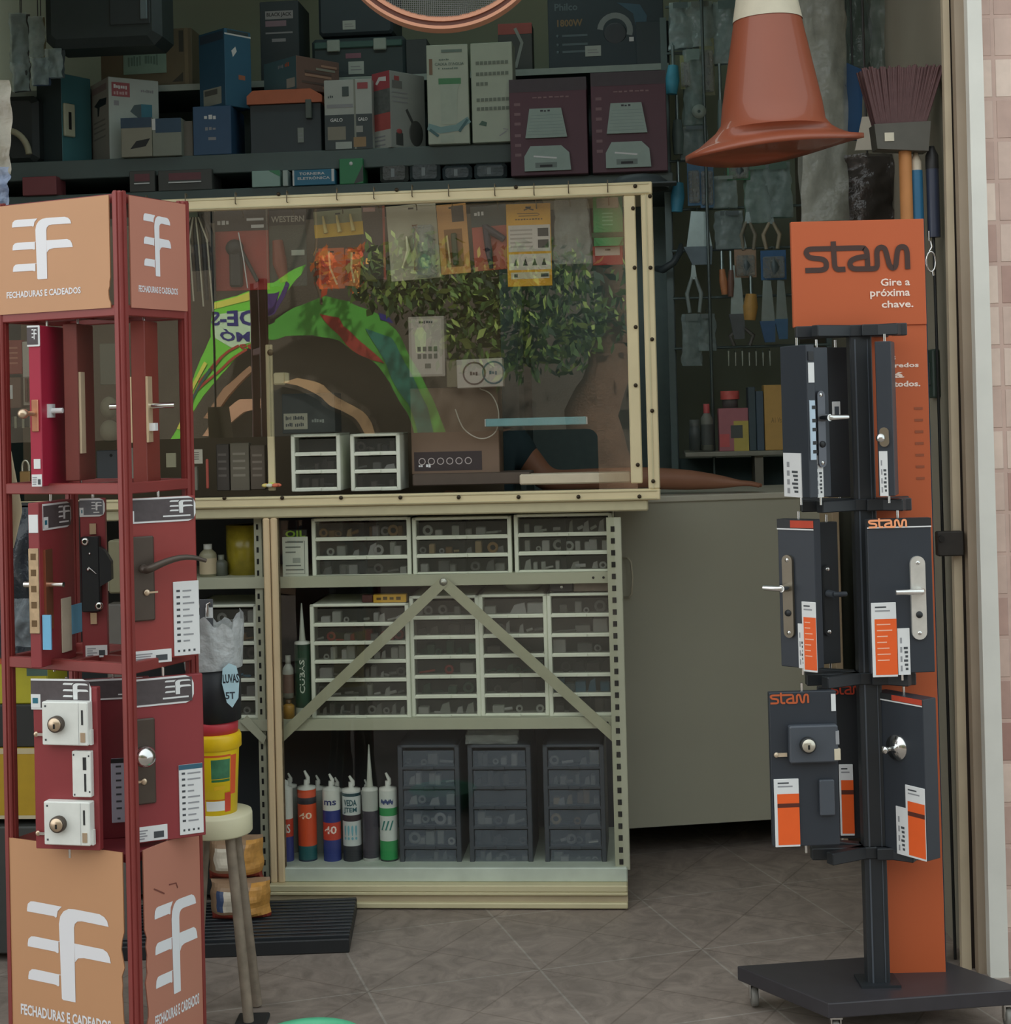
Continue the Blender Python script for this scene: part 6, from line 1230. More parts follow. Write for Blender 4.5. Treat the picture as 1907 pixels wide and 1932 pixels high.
ITEMS = [('hanging_bag', (1268, 4, 1300, 92), (66, 76, 76), 'grey clear bag, first along the top bar of the rack'), ('hanging_bag', (1302, 2, 1340, 88), (84, 86, 78), 'olive grey clear bag, second along the top bar of the rack'), ('hanging_bag', (1352, 0, 1392, 120), (70, 84, 82), 'clear bag on the top bar beside the hanging cone'),
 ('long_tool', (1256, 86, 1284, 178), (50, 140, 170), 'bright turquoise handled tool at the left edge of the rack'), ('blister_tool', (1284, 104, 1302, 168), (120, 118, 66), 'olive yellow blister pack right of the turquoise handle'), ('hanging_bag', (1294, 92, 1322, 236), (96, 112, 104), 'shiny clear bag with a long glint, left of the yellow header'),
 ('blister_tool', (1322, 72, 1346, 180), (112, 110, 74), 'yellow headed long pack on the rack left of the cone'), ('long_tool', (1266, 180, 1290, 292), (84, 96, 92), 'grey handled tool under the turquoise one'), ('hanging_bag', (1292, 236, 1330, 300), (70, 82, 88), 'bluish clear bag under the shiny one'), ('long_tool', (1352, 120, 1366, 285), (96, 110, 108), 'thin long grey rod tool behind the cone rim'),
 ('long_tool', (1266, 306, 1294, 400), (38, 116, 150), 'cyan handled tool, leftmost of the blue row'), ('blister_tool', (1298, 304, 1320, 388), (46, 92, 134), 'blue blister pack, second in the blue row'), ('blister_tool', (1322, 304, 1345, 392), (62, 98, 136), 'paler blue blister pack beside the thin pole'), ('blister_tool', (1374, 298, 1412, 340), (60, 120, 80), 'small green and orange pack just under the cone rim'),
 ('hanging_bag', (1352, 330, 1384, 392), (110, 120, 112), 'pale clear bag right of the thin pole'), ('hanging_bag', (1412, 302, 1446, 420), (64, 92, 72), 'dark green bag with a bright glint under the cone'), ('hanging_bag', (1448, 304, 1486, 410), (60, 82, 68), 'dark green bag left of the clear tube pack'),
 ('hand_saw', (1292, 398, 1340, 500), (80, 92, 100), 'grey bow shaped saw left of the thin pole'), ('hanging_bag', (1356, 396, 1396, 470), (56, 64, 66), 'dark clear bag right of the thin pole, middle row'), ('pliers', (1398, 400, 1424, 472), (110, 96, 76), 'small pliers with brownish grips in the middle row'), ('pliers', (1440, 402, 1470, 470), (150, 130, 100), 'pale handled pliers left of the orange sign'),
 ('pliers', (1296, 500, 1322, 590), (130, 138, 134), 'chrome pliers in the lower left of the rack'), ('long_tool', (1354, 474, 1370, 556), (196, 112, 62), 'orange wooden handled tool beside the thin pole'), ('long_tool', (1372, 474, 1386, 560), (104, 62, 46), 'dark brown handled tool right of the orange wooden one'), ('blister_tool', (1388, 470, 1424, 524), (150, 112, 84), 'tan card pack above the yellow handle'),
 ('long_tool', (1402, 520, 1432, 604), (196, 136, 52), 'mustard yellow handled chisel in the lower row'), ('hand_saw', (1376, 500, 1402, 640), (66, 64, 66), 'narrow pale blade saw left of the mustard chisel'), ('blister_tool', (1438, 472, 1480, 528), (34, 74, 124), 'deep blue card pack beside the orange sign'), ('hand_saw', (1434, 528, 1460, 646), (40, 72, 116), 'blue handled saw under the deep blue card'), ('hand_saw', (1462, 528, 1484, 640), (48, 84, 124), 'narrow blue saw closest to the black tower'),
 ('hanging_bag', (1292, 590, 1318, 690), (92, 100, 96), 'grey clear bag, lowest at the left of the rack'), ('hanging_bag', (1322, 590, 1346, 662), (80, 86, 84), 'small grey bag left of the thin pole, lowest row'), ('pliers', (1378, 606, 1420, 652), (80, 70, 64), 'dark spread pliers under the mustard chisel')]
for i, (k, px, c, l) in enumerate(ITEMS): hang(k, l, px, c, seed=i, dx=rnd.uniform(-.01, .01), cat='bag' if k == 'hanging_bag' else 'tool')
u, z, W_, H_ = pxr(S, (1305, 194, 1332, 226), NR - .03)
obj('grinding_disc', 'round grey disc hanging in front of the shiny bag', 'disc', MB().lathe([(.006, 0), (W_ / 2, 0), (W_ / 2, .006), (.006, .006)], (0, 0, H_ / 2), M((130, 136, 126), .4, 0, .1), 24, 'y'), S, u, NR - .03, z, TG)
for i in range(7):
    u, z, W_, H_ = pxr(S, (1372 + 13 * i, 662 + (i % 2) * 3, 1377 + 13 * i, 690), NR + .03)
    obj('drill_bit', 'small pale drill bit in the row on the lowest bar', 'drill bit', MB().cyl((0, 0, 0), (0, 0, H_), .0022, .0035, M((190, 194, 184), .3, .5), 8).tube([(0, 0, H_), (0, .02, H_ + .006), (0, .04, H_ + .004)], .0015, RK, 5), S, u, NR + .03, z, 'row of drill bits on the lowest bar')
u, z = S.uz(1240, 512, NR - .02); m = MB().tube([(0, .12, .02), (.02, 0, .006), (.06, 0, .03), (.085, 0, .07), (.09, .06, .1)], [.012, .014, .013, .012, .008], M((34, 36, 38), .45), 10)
obj('black_hose', 'black curved hose end between showcase and tool rack', 'hose', m, S, u, NR - .02, z)
SBX = 'goods on the small shelf under the tool rack'
zsb = zt_ + .0005
def sbox(name, label, px, rgb, deco=None, dep=.1, n=NR - .1, cat='box'):
    u, z, W_, H_ = pxr(S, px, n); H_ += z - zsb; t = T(name, label, cat, S.w(u, n, zsb), S.yaw, SBX)
    MB().box(-W_ / 2, W_ / 2, 0, dep, 0, H_, M(rgb, .5, 0, .05), .002).build('carton', t)
    if deco: m = MB(); deco(m, W_, H_); m.build('print', t)
sbox('orange_carton', 'mustard orange upright carton with handwriting on the small shelf', (1442, 726, 1484, 850), (196, 140, 58), lambda m, W_, H_: m.text('A1 Vs', -W_ * .2, W_ * .26, H_ * .42, H_ * .5, -.001, M((130, 84, 30), .5, 0, 0)))
for px, c, l in (((1412, 730, 1426, 850), (44, 52, 58), 'dark upright book left of the mustard carton'), ((1427, 738, 1441, 850), (52, 62, 76), 'blue grey upright book touching the mustard carton')): sbox('book', l, px, c, None, .1, cat='book')
def d_pink(m, W_, H_): m.card(0, W_ * .5, 0, H_ * .7, -.001, M((190, 160, 60), .5)).card(-W_ * .1, W_ * .3, H_ * .3, H_ * .6, -.0014, M((60, 56, 52), .5)).card(-W_ * .48, -W_ * .15, H_ * .1, H_ * .4, -.0012, M((206, 70, 70), .5))
sbox('pink_carton', 'pink and yellow carton with a dark picture on the small shelf', (1356, 770, 1412, 850), (170, 84, 92), d_pink)
u, z, W_, H_ = pxr(S, (1360, 738, 1396, 770), NR - .08)
obj('red_lid_jar', 'flat jar with a red lid on top of the pink and yellow carton', 'jar', MB().lathe([(0, 0), (W_ * .4, 0), (W_ * .4, H_ * .5)], (0, .04, 0), M((80, 74, 70), .4), 20).lathe([(W_ * .5, H_ * .5), (W_ * .5, H_), (0, H_)], (0, .04, 0), M((206, 66, 56), .4), 20), S, u, NR - .08, z + .001, SBX)
bottle('small_bottle', 'small bottle with a red cap left of the thin pole', 'bottle', S, (1322, 762, 1346, 850), NR - .1, (110, 104, 92), (196, 60, 60), (60, 56, 52), SBX)
bottle('dark_jar', 'dark jar at the left end of the small shelf', 'jar', S, (1300, 792, 1322, 850), NR - .1, (60, 58, 56), (76, 70, 64), None, SBX, .8)
M = _M0
# ---------------------------------------------------------------- goods along the right wall
RWG = 'goods hanging along the right inner wall'
Wf = Fr((0.95, 4.72), -2)
def rsheet(label, px, n, rgb, seed, trans=.45, amp=.03, top=None, name='clear_sleeve'):
    u, z, W_, H_ = pxr(Wf, px, n); t = T(name, label, 'bag', Wf.w(u, n, z), Wf.yaw, RWG)
    m = MB().sheet(-W_ / 2, W_ / 2, 0, H_, 0, M(rgb, .14, 0, .18, 30, .4, trans), amp, 10, 30, seed, 12, 0, .02).sheet(-W_ / 2, W_ / 2, 0, H_, .04, M(tuple(int(v * .8) for v in rgb), .3, 0, .2, 30), amp * .6, 8, 24, seed + 5, 9)
    m.build('sleeve', t); MB().cyl((0, .02, H_ - .005), (0, .02, max(3.59 - z, H_)), .003, .003, M((90, 90, 84), .5), 6).build('hanger', t); return t
rsheet('tall clear plastic sleeve of pale rods hanging behind the cone', (1508, -60, 1596, 418), 0, (168, 172, 160), 2)
rsheet('greenish clear sleeve at the top right of the cone', (1598, -60, 1640, 128), .12, (120, 138, 130), 3)
rsheet('grey green clear sleeve above the broom head', (1642, -60, 1694, 132), .10, (130, 144, 134), 4)
rsheet('dark bag in crumpled clear plastic hanging above the orange sign', (1590, 292, 1692, 470), .02, (66, 62, 58), 6, .2, .04, name='dark_bag')
u, z, W_, H_ = pxr(Wf, (1518, 0, 1550, 110), .14); t = T('orange_trowel', 'orange red strip tool hanging beside the cone at the top', 'tool', Wf.w(u, .14, z), Wf.yaw, RWG)
MB().prism([(-W_ * .4, 0), (W_ * .5, 0), (W_ * .3, H_), (-W_ * .3, H_)], 0, .01, M((196, 92, 66), .5)).build('blade', t); MB().cyl((0, .005, H_), (0, .005, 3.59 - z), .004, .004, M((60, 60, 60), .5), 6).build('hanger', t)
u, z, W_, H_ = pxr(Wf, (1592, 118, 1630, 264), .06); t = T('blue_sleeve_tool', 'deep blue flat packet hanging between clear sleeve and broom', 'packet', Wf.w(u, .06, z), Wf.yaw, RWG)
MB().prism([(-W_ / 2, 0), (W_ * .3, 0), (W_ / 2, H_ * .9), (-W_ * .3, H_), (-W_ / 2, H_ * .9)], 0, .02, M((30, 84, 132), .5)).build('packet', t); MB().cyl((0, .01, H_ * .9), (0, .01, 3.59 - z), .003, .003, M((60, 60, 60), .5), 6).build('hanger', t)
u, z, W_, H_ = pxr(Wf, (1612, 220, 1656, 283), .0); t = T('white_scraper', 'white tapered plastic spatula left of the broom block', 'spatula', Wf.w(u, .0, z), Wf.yaw, RWG)
MB().prism([(-W_ / 2, 0), (W_ / 2, 0), (W_ * .2, H_), (-W_ * .15, H_)], 0, .008, M((206, 200, 184), .5)).build('blade', t); MB().cyl((0, .004, H_ * .95), (0, .004, 3.59 - z), .003, .003, M((60, 60, 60), .5), 6).build('hanger', t)
# broom standing upside down, handle on the floor
Bf = Fr((1.0, 4.11), 0)
u, zb_ = Bf.uz(1707, 290); t = T('broom', 'broom with dark maroon bristles standing bristles up beside the door frame', 'broom', Bf.w(u, 0, 0), 0)
def bq(px, py): a, b = Bf.uz(px, py); return a - u, b
rng = random.Random(5)
pts = [bq(1650, 240), bq(1742, 236), bq(1774, 126), bq(1622, 133)]
m = MB(); nn = 46
for j in range(3):
    for i in range(nn):
        k = i / (nn - 1); p = (pts[0][0] + (pts[1][0] - pts[0][0]) * k, pts[0][1] + (pts[1][1] - pts[0][1]) * k); q = (pts[3][0] + (pts[2][0] - pts[3][0]) * k, pts[3][1] + (pts[2][1] - pts[3][1]) * k + rng.uniform(-.006, .003))
        m.tube([(p[0], -.018 + .018 * j, p[1]), (q[0], -.03 + .03 * j + rng.uniform(-.004, .004), q[1])], [.0028, .0034], M((92, 66, 66), .7, 0, .12, 60), 5)
m.add([(pts[0][0], 0, pts[0][1]), (pts[1][0], 0, pts[1][1]), (pts[2][0], 0, pts[2][1] - .01), (pts[3][0], 0, pts[3][1] - .01)], [(0, 1, 2, 3)], M((80, 58, 58), .8))
o = m.build('bristles', t); o['kind'] = 'stuff'
q = [bq(1650, 284), bq(1746, 288), bq(1750, 232), bq(1644, 238)]
m = MB().prism(q, -.03, .03, M((78, 76, 68), .5, 0, .08), False); m.build('block', t)
x_, z_ = bq(1672, 262); MB().box(x_ - .012, x_ + .012, -.032, -.03, z_ - .011, z_ + .011, M((196, 190, 170), .5)).build('price_label', t)
MB().cyl((.0, 0, 0), (.0, 0, zb_ + .01), .0165, .0165, M((188, 128, 74), .6, 0, .1, 12), 14).build('handle', t)
def pole(label, px, y0, yg, col, tip, r, n, rtip, yend=None):
    u, z1_ = Bf.uz(px, y0, n); zg = Bf.uz(px, yg, n)[1]; t = T('pole', label, 'pole', Bf.w(u, n, 0), 0, 'poles standing beside the broom')
    ze = 0 if yend is None else Bf.uz(px, yend, n)[1]
    m = MB().cyl((0, 0, ze), (0, 0, zg), r, r, M(col, .35, 0, .05), 14); m.build('shaft', t)
    if ze: MB().cyl((0, .006, 0), (0, .006, ze), .004, .004, M((60, 62, 62), .4, .5), 8).build('thin_rod', t)
    MB().lathe([(rtip, zg - .01), (rtip, zg + (z1_ - zg) * .5), (rtip * .6, z1_ - .01), (rtip * .4, z1_), (0, z1_)], (0, 0, 0), M(tip, .5), 14).build('grip', t)
pole('blue broom pole with a white tip right of the wooden handle', 1727, 288, 322, (44, 104, 140), (200, 190, 170), .0165, .008, .014)
pole('dark striped pole with a black tip next to the door frame', 1757, 276, 312, (60, 66, 84), (44, 44, 44), .0165, .012, .017, 448)
u, z = Bf.uz(1757, 520, -.02); m = MB()
m.tube([(0, 0, .09), (.004, 0, .075), (-.004, 0, .062)], .003, CHROME, 6).tube([(.012 * math.cos(R(q_)), 0, .036 + .026 * math.sin(R(q_))) for q_ in range(0, 361, 24)], .003, CHROME, 8).tube([(.004, 0, .012), (.006, 0, 0)], .004, CHROME, 6).cyl((-.003, 0, .09), (-.003, 0, .115), .002, .002, CHROME, 6)
obj('snap_hook', 'chrome snap hook hanging right of the orange sign', 'hook', m, Bf, u, -.02, z)
p = at(1772, 705, 4.25); obj('wall_switch', 'dark green box on the inner wall right of the orange board', 'switch box', MB().box(-.02, .0, -.045, .045, -.065, .065, M((50, 66, 58), .5), .004).box(-.023, -.019, -.02, .02, -.03, .03, M((40, 52, 46), .5), .002), Fr((RW.o + RW.u * -.16)[:2], -2), 0, 0, p.z)
p = at(1792, 1027, 4.02); obj('door_latch', 'black iron latch plate on the door frame beside the chrome lever board', 'latch', MB().box(-.03, .035, 0, .03, -.03, .032, M((44, 40, 36), .6, .3, .2, 40), .003).cyl((-.022, -.006, .015), (-.022, 0, .015), .008, .008, M((30, 28, 26), .5, .4), 10), Fr((p.x, 4.02), 0), 0, 0, p.z)
# ================================================================ hanging sieve and cone, stool with pails, sacks and step
Hf = Fr((0, 4.02), 0)
# sieve
ctr = Hf.uz(832, -155); r_ = (ctr[1] - Hf.uz(832, 58)[1])
t = T('sieve', 'round wood rimmed sieve hanging at the top of the doorway', 'sieve', Hf.w(ctr[0], 0, ctr[1]), 0)
cop = M((206, 146, 116), .45, .1, .06, 12); ri = r_ - .008
MB().lathe([(ri, -.02), (r_, -.02), (r_, .03), (ri, .03), (ri, -.02)], (0, 0, 0), cop, 96, 'y', False).build('rim', t)
MB().lathe([(r_ - .022, -.012), (ri + .001, -.012)], (0, 0, 0), M((96, 50, 34), .5), 96, 'y', False).lathe([(r_ - .032, .02), (r_ - .032, -.018), (r_ - .020, -.018), (r_ - .020, -.008)], (0, 0, 0), cop, 96, 'y', False).build('inner_hoop', t)
m = bpy.data.materials.new('wire_mesh'); m.use_nodes = True; nt_ = m.node_tree; b_ = nt_.nodes['Principled BSDF']; b_.inputs['Base Color'].default_value = (.11, .11, .105, 1); b_.inputs['Metallic'].default_value = .4
tc_ = nt_.nodes.new('ShaderNodeTexCoord'); ms_ = nt_.nodes.new('ShaderNodeMixShader'); tr_ = nt_.nodes.new('ShaderNodeBsdfTransparent'); sp_ = nt_.nodes.new('ShaderNodeSeparateXYZ'); nt_.links.new(tc_.outputs['Object'], sp_.inputs[0]); fs_ = []
for k in (0, 2):
    a_ = nt_.nodes.new('ShaderNodeMath'); a_.operation = 'MULTIPLY'; a_.inputs[1].default_value = 200; f_ = nt_.nodes.new('ShaderNodeMath'); f_.operation = 'FRACT'; l_ = nt_.nodes.new('ShaderNodeMath'); l_.operation = 'LESS_THAN'; l_.inputs[1].default_value = .3
    nt_.links.new(sp_.outputs[k], a_.inputs[0]); nt_.links.new(a_.outputs[0], f_.inputs[0]); nt_.links.new(f_.outputs[0], l_.inputs[0]); fs_.append(l_)
mxm = nt_.nodes.new('ShaderNodeMath'); mxm.operation = 'MAXIMUM'; nt_.links.new(fs_[0].outputs[0], mxm.inputs[0]); nt_.links.new(fs_[1].outputs[0], mxm.inputs[1])
nt_.links.new(mxm.outputs[0], ms_.inputs[0]); nt_.links.new(tr_.outputs[0], ms_.inputs[1]); nt_.links.new(b_.outputs[0], ms_.inputs[2]); nt_.links.new(ms_.outputs[0], nt_.nodes['Material Output'].inputs['Surface'])
MB().lathe([(0, 0), (r_ - .03, 0)], (0, -.02, 0), m, 72, 'y').build('wire_mesh', t)
MB().cyl((0, 0, r_), (0, 0, max(r_ + .02, 3.59 - ctr[1])), .003, .003, M((60, 60, 60), .5), 6).build('cord', t)
# cone
cu, cz = Hf.uz(1460, 268, .0)
t = T('traffic_cone', 'orange traffic cone with a pale band hanging from the doorway', 'traffic cone', Hf.w(cu, 0, cz), 0)
t.rotation_euler = (0, R(-1.5), 0)
def hw(py, xl, xr): return (Hf.uz(xr, py)[0] - Hf.uz(xl, py)[0]) / 2, Hf.uz(1455, py)[1] - cz
CO = M((142, 72, 46), .48, 0, .04, 8, 0, 0, 60, .3)
pr = [hw(248, 1352, 1572), hw(232, 1364, 1560), hw(200, 1368, 1556), hw(40, 1392, 1520)]
rt, zt_ = pr[-1]; rt2 = rt - .36 * (pr[2][0] - rt) / (zt_ - pr[2][1]) * .55
MB().lathe([(p[0], p[1]) for p in pr] + [(rt - (pr[2][0] - rt) * 1.2, zt_ + (zt_ - pr[2][1]) * 1.2), (.03, zt_ + .44), (.022, zt_ + .46)], (0, 0, 0), CO, 48).build('body', t)
s_ = (pr[2][0] - rt) / (zt_ - pr[2][1])
MB().lathe([(rt + .002, zt_), (rt + .002 - s_ * .16, zt_ + .16)], (0, 0, 0), M((200, 192, 170), .5), 48).build('reflective_band', t)
n_ = 64; vs_ = []; R0 = pr[0][0]; ro_ = (Hf.uz(1632, 275)[0] - Hf.uz(1296, 275)[0]) / 2
for k, (rr, dz) in enumerate(((R0, pr[0][1]), (R0 + .02, pr[0][1] - .012), (ro_ * .85, -.0), (ro_, -.012), (ro_, -.024), (ro_ * .85, -.016), (R0 - .012, -.012), (R0 * .5, -.012), (.002, -.012))):
    for j in range(n_):
        a = 2 * math.pi * j / n_; wv = (.006 * math.sin(2 * a + 1.0) + .004 * math.sin(3 * a) + .018 * math.cos(a)) * min(1, max(0, (rr - R0) / (ro_ - R0)))
        vs_.append((rr * math.cos(a), rr * math.sin(a) * (1 if rr <= R0 else .72), dz + wv))
MB().add(vs_, [(i * n_ + j, i * n_ + (j + 1) % n_, i * n_ + n_ + (j + 1) % n_, i * n_ + n_ + j) for i in range(8) for j in range(n_)], CO, True).build('base_flange', t)
MB().cyl((0, 0, zt_ + .44), (0, 0, max(zt_ + .5, 3.59 - cz)), .004, .004, M((60, 60, 60), .5), 6).build('cord', t)
# stool
Y0 = 3.86; Sf = Fr((-.64, Y0), 0)
u, zseat = Sf.uz(410, 1530); u2, zsl = Sf.uz(410, 1570)
rs = (Sf.uz(476, 1545)[0] - Sf.uz(345, 1545)[0]) / 2; u = Sf.uz(410, 1545)[0]
t = T('stool', 'pale round stool with rusty legs carrying the yellow paint pail', 'stool', Sf.w(u, 0, 0), 0)
MB().lathe([(0, zsl), (rs * .96, zsl), (rs, zsl + .004), (rs, zseat - .006), (rs * .98, zseat), (0, zseat)], (0, 0, 0), M((226, 220, 186), .5, 0, .04, 8), 40).build('seat', t)
LEG = M((138, 124, 108), .7, .1, .35, 22)
for a in (-42, -138, 42, 138):
    c_, s_ = math.cos(R(a)), math.sin(R(a))
    MB().tube([(c_ * rs * .58, s_ * rs * .7, zsl), (c_ * rs * 1.22, s_ * rs * 1.1, 0.004)], [.012, .0125], LEG, 12).build('leg', t)
# yellow paint pail
ru = (Sf.uz(450, 1450)[0] - Sf.uz(372, 1450)[0]) / 2; up_, zp = Sf.uz(408, 1526); zpt = Sf.uz(410, 1380)[1]; rb = .058
t = T('paint_pail', 'bright yellow paint pail with a green picture standing on the stool', 'pail', Sf.w(up_, 0, zseat), 0)
Hp = zpt - zseat; YEL = M((240, 206, 20), .4, 0, .03, 10)
MB().lathe([(0, .0), (rb * .86, 0), (rb, Hp * .82), (rb * 1.0, Hp * .84)], (0, 0, 0), YEL, 36).build('body', t)
MB().lathe([(rb * 1.02, Hp * .80), (rb * 1.1, Hp * .82), (rb * 1.1, Hp * .96), (rb * 1.04, Hp), (0, Hp)], (0, 0, 0), M((238, 196, 20), .4), 36).build('lid', t)
def wrap(m, a0, a1, z0, z1, mat, k=1.004):
    n = 8; vs_ = []
    for i in range(n + 1):
        a = R(a0 + (a1 - a0) * i / n)
        for z in (z0, z1): r = rb * (.86 + .14 * z / (Hp * .82)) * k; vs_.append((r * math.sin(a), -r * math.cos(a), z))
    m.add(vs_, [(2 * i, 2 * i + 2, 2 * i + 3, 2 * i + 1) for i in range(n)], mat, True)
m = MB(); wrap(m, -30, 50, Hp * .73, Hp * .755, M((214, 90, 40), .5)); wrap(m, 0, 48, Hp * .46, Hp * .70, M((60, 120, 84), .5, 0, .3, 40)); wrap(m, 0, 48, Hp * .42, Hp * .45, M((40, 110, 60), .5)); wrap(m, -16, 48, Hp * .06, Hp * .18, PAPER); wrap(m, 50, 70, Hp * .25, Hp * .74, M((224, 92, 50), .5)); wrap(m, 34, 52, Hp * .04, Hp * .28, M((200, 66, 40), .5), 1.008); wrap(m, -18, 36, Hp * .19, Hp * .198, M((200, 70, 30), .5)); wrap(m, 6, 34, Hp * .32, Hp * .37, M((222, 176, 20), .5))
m.build('label', t)
t = T('red_dish', 'pink red dish between the yellow pail and the black bucket', 'dish', Sf.w(up_ - .002, 0, zpt), 0)
zl = Sf.uz(410, 1358)[1] - zpt; MB().lathe([(0, 0), (rb * 1.0, 0), (rb * 1.02, zl * .8), (rb * .98, zl), (0, zl)], (0, 0, 0), M((196, 60, 70), .45), 32).build('lid', t)
zk = zpt + zl
t = T('black_bucket', 'black bucket lined with a grey plastic bag on the yellow pail', 'bucket', Sf.w(up_ + .006, 0, zk), 0); t.rotation_euler = (0, R(-2), 0)
zkt = Sf.uz(414, 1248)[1] - zk; rk = (Sf.uz(470, 1280)[0] - Sf.uz(366, 1280)[0]) / 2
MB().lathe([(0, 0), (rk * .88, 0), (rk * .98, zkt), (rk * .96, zkt), (rk * .86, .004), (0, .004)], (0, 0, 0), M((36, 38, 42), .5), 36).build('body', t)
vs_ = []; n = 48; hb_ = Sf.uz(414, 1168)[1] - zk
for i in range(9):
    k = i / 8
    for j in range(n):
        a = 2 * math.pi * j / n; f = 1 + .05 * math.sin(9 * a + 3 * k) * k + .05 * math.sin(17 * a + 2 * k) * k; rr = rk * (1.03 + .10 * k) * f
        vs_.append((rr * math.cos(a), rr * math.sin(a), zkt * .9 + (hb_ - zkt * .9) * k * (1 + .12 * math.sin(3 * a + 1) * k + .08 * math.sin(11 * a) * k)))
MB().add(vs_, [(i * n + j, i * n + (j + 1) % n, i * n + n + (j + 1) % n, i * n + n + j) for i in range(8) for j in range(n)], M((190, 194, 194), .2, 0, .25, 30, .5, .12), True).build('bag_liner', t)
m = MB()
def kpt(px, py): a, b = Sf.uz(px, py, -rk); return a - up_ - .006, b - zk
tg = [kpt(x, y) for x, y in ((424, 1262), (436, 1252), (450, 1258), (455, 1282), (452, 1318), (440, 1336), (430, 1326), (422, 1290))]
m.prism(tg, -rk * 1.06, -rk * 1.045, M((188, 222, 232), .6)); p0, p1 = kpt(424, 1290), kpt(454, 1272); m.text('LUVAS', p0[0], p1[0], p0[1], p1[1], -rk * 1.065, M((40, 50, 60), .6, 0, 0), .03); p0, p1 = kpt(428, 1320), kpt(446, 1306); m.text('5T', p0[0], p1[0], p0[1], p1[1], -rk * 1.065, M((60, 70, 80), .6, 0, 0), .03)
m.build('hand_written_tag', t)
p0, p1 = kpt(374, 1180), kpt(398, 1132); t3 = T('hook_pack', 'clear pack with a metal hook standing in the black bucket', 'packet', Sf.w(up_ + .006 + (p0[0] + p1[0]) / 2, -rk * .7, zk + zkt * .4), 0); zz = p1[1] - zkt * .4
MB().box(-.016, .016, 0, .003, 0, zz, M((90, 92, 96), .4), .001).card(-.002, .016, zz - .045, zz - .02, -.001, PAPER).build('backing_card', t3); MB().tube([(.004, -.004, zz - .04), (.004, -.006, zz - .012), (.012, -.006, zz - .008)], .004, CHROME, 8).build('hook', t3)
# ribbed black step
p0, p1 = at_floor(392, 1808), at_floor(657, 1805); Kf = Fr((p0.x, p0.y), 2.0)
zk1 = Kf.uz(560, 1772)[1]; wk = (p1 - p0).length; dk_ = .36
t = T('ribbed_step', 'low black ribbed platform on the floor in front of the counter', 'platform', Kf.w(0, 0, 0), Kf.yaw)
MB().box(-.3, wk, 0, dk_, 0, zk1 - .004, M((30, 32, 34), .5), .003).build('base', t)
m = MB()
for i in range(12): y = .012 + i * (dk_ - .02) / 12; m.box(-.3, wk, y, y + .016, zk1 - .006, zk1 + .004, M((34, 38, 42), .4), .002)
m.build('ribbed_top', t)
# two sacks on it
def sack(label, px, n, seed, sc=1):
    a, b, c, d = Kf.rect(*px, n); W_, H_ = b - a, d - c; t = T('biscuit_sack', label, 'sack', Kf.w((a + b) / 2, n, c), Kf.yaw, 'printed sacks behind the stool')
    m = MB(); vs_ = []; nx, nz = 16, 14
    for s in (0, 1):
        for j in range(nz + 1):
            for i in range(nx + 1):
                x, z = i / nx, j / nz; bul = (1 - (2 * x - 1) ** 4) * (1 - (2 * z - 1) ** 4); nn_ = noise.noise(Vector((x * 4 + seed, z * 4, seed))) * .008
                vs_.append((-W_ / 2 + W_ * x + nn_, (.06 - (.055 * bul + nn_) if s == 0 else .06 + .05 * bul), H_ * z))
    N = (nx + 1) * (nz + 1)
    bg_, wh, bl, tan_, red = M((150, 122, 96), .45, 0, .15, 30), M((206, 196, 178), .45, 0, .06), M((60, 76, 110), .45), M((206, 150, 76), .5, 0, .2, 50), M((150, 62, 48), .45)
    for j in range(nz):
        for i in range(nx):
            q = j * (nx + 1) + i; f = (q, q + 1, q + nx + 2, q + nx + 1); x, z = i / nx, j / nz
            mt = tan_ if x > .66 and .12 < z < .9 else (red if z < .16 else (wh if .1 < x < .62 and (.22 < z < .78) else bg_))
            if mt is wh and seed == 2 and x < .25: mt = bl
            if mt is wh and .40 < x < .55 and .34 < z < .66: mt = M((120, 112, 104), .5)
            m.add([vs_[k] for k in f], [(0, 1, 2, 3)], mt, True); g = [vs_[k + N] for k in f]; m.add(g, [(3, 2, 1, 0)], bg_, True)
    m.build('sack_body', t)
sack('lower printed sack with tan biscuit pictures lying behind the stool legs', (392, 1668, 505, 1746), .14, 2)
sack('upper printed sack with tan biscuit pictures stacked behind the stool legs', (388, 1586, 492, 1668), .17, 5)
# green bowl and black foot at the bottom edge
p = at_floor(480, 1925); gb = at(585, 1964, 3.55)
t = T('green_basin', 'pale green basin rim at the bottom edge of the picture', 'basin', (gb.x, gb.y, 0), 0)
MB().lathe([(0, 0), (.09, 0), (.118, gb.z), (.124, gb.z + .003), (.122, gb.z + .006), (.112, gb.z), (.086, .006), (0, .006)], (0, 0, 0), M((96, 196, 150), .4), 40).build('basin', t)
tag(MB().box(-.03, .045, -.05, .05, 0, .012, BLK, .003).build('rubber_foot_pad', None, (p.x - .01, p.y - .03, 0)), 'flat black pad under the front leg of the stool', 'pad')
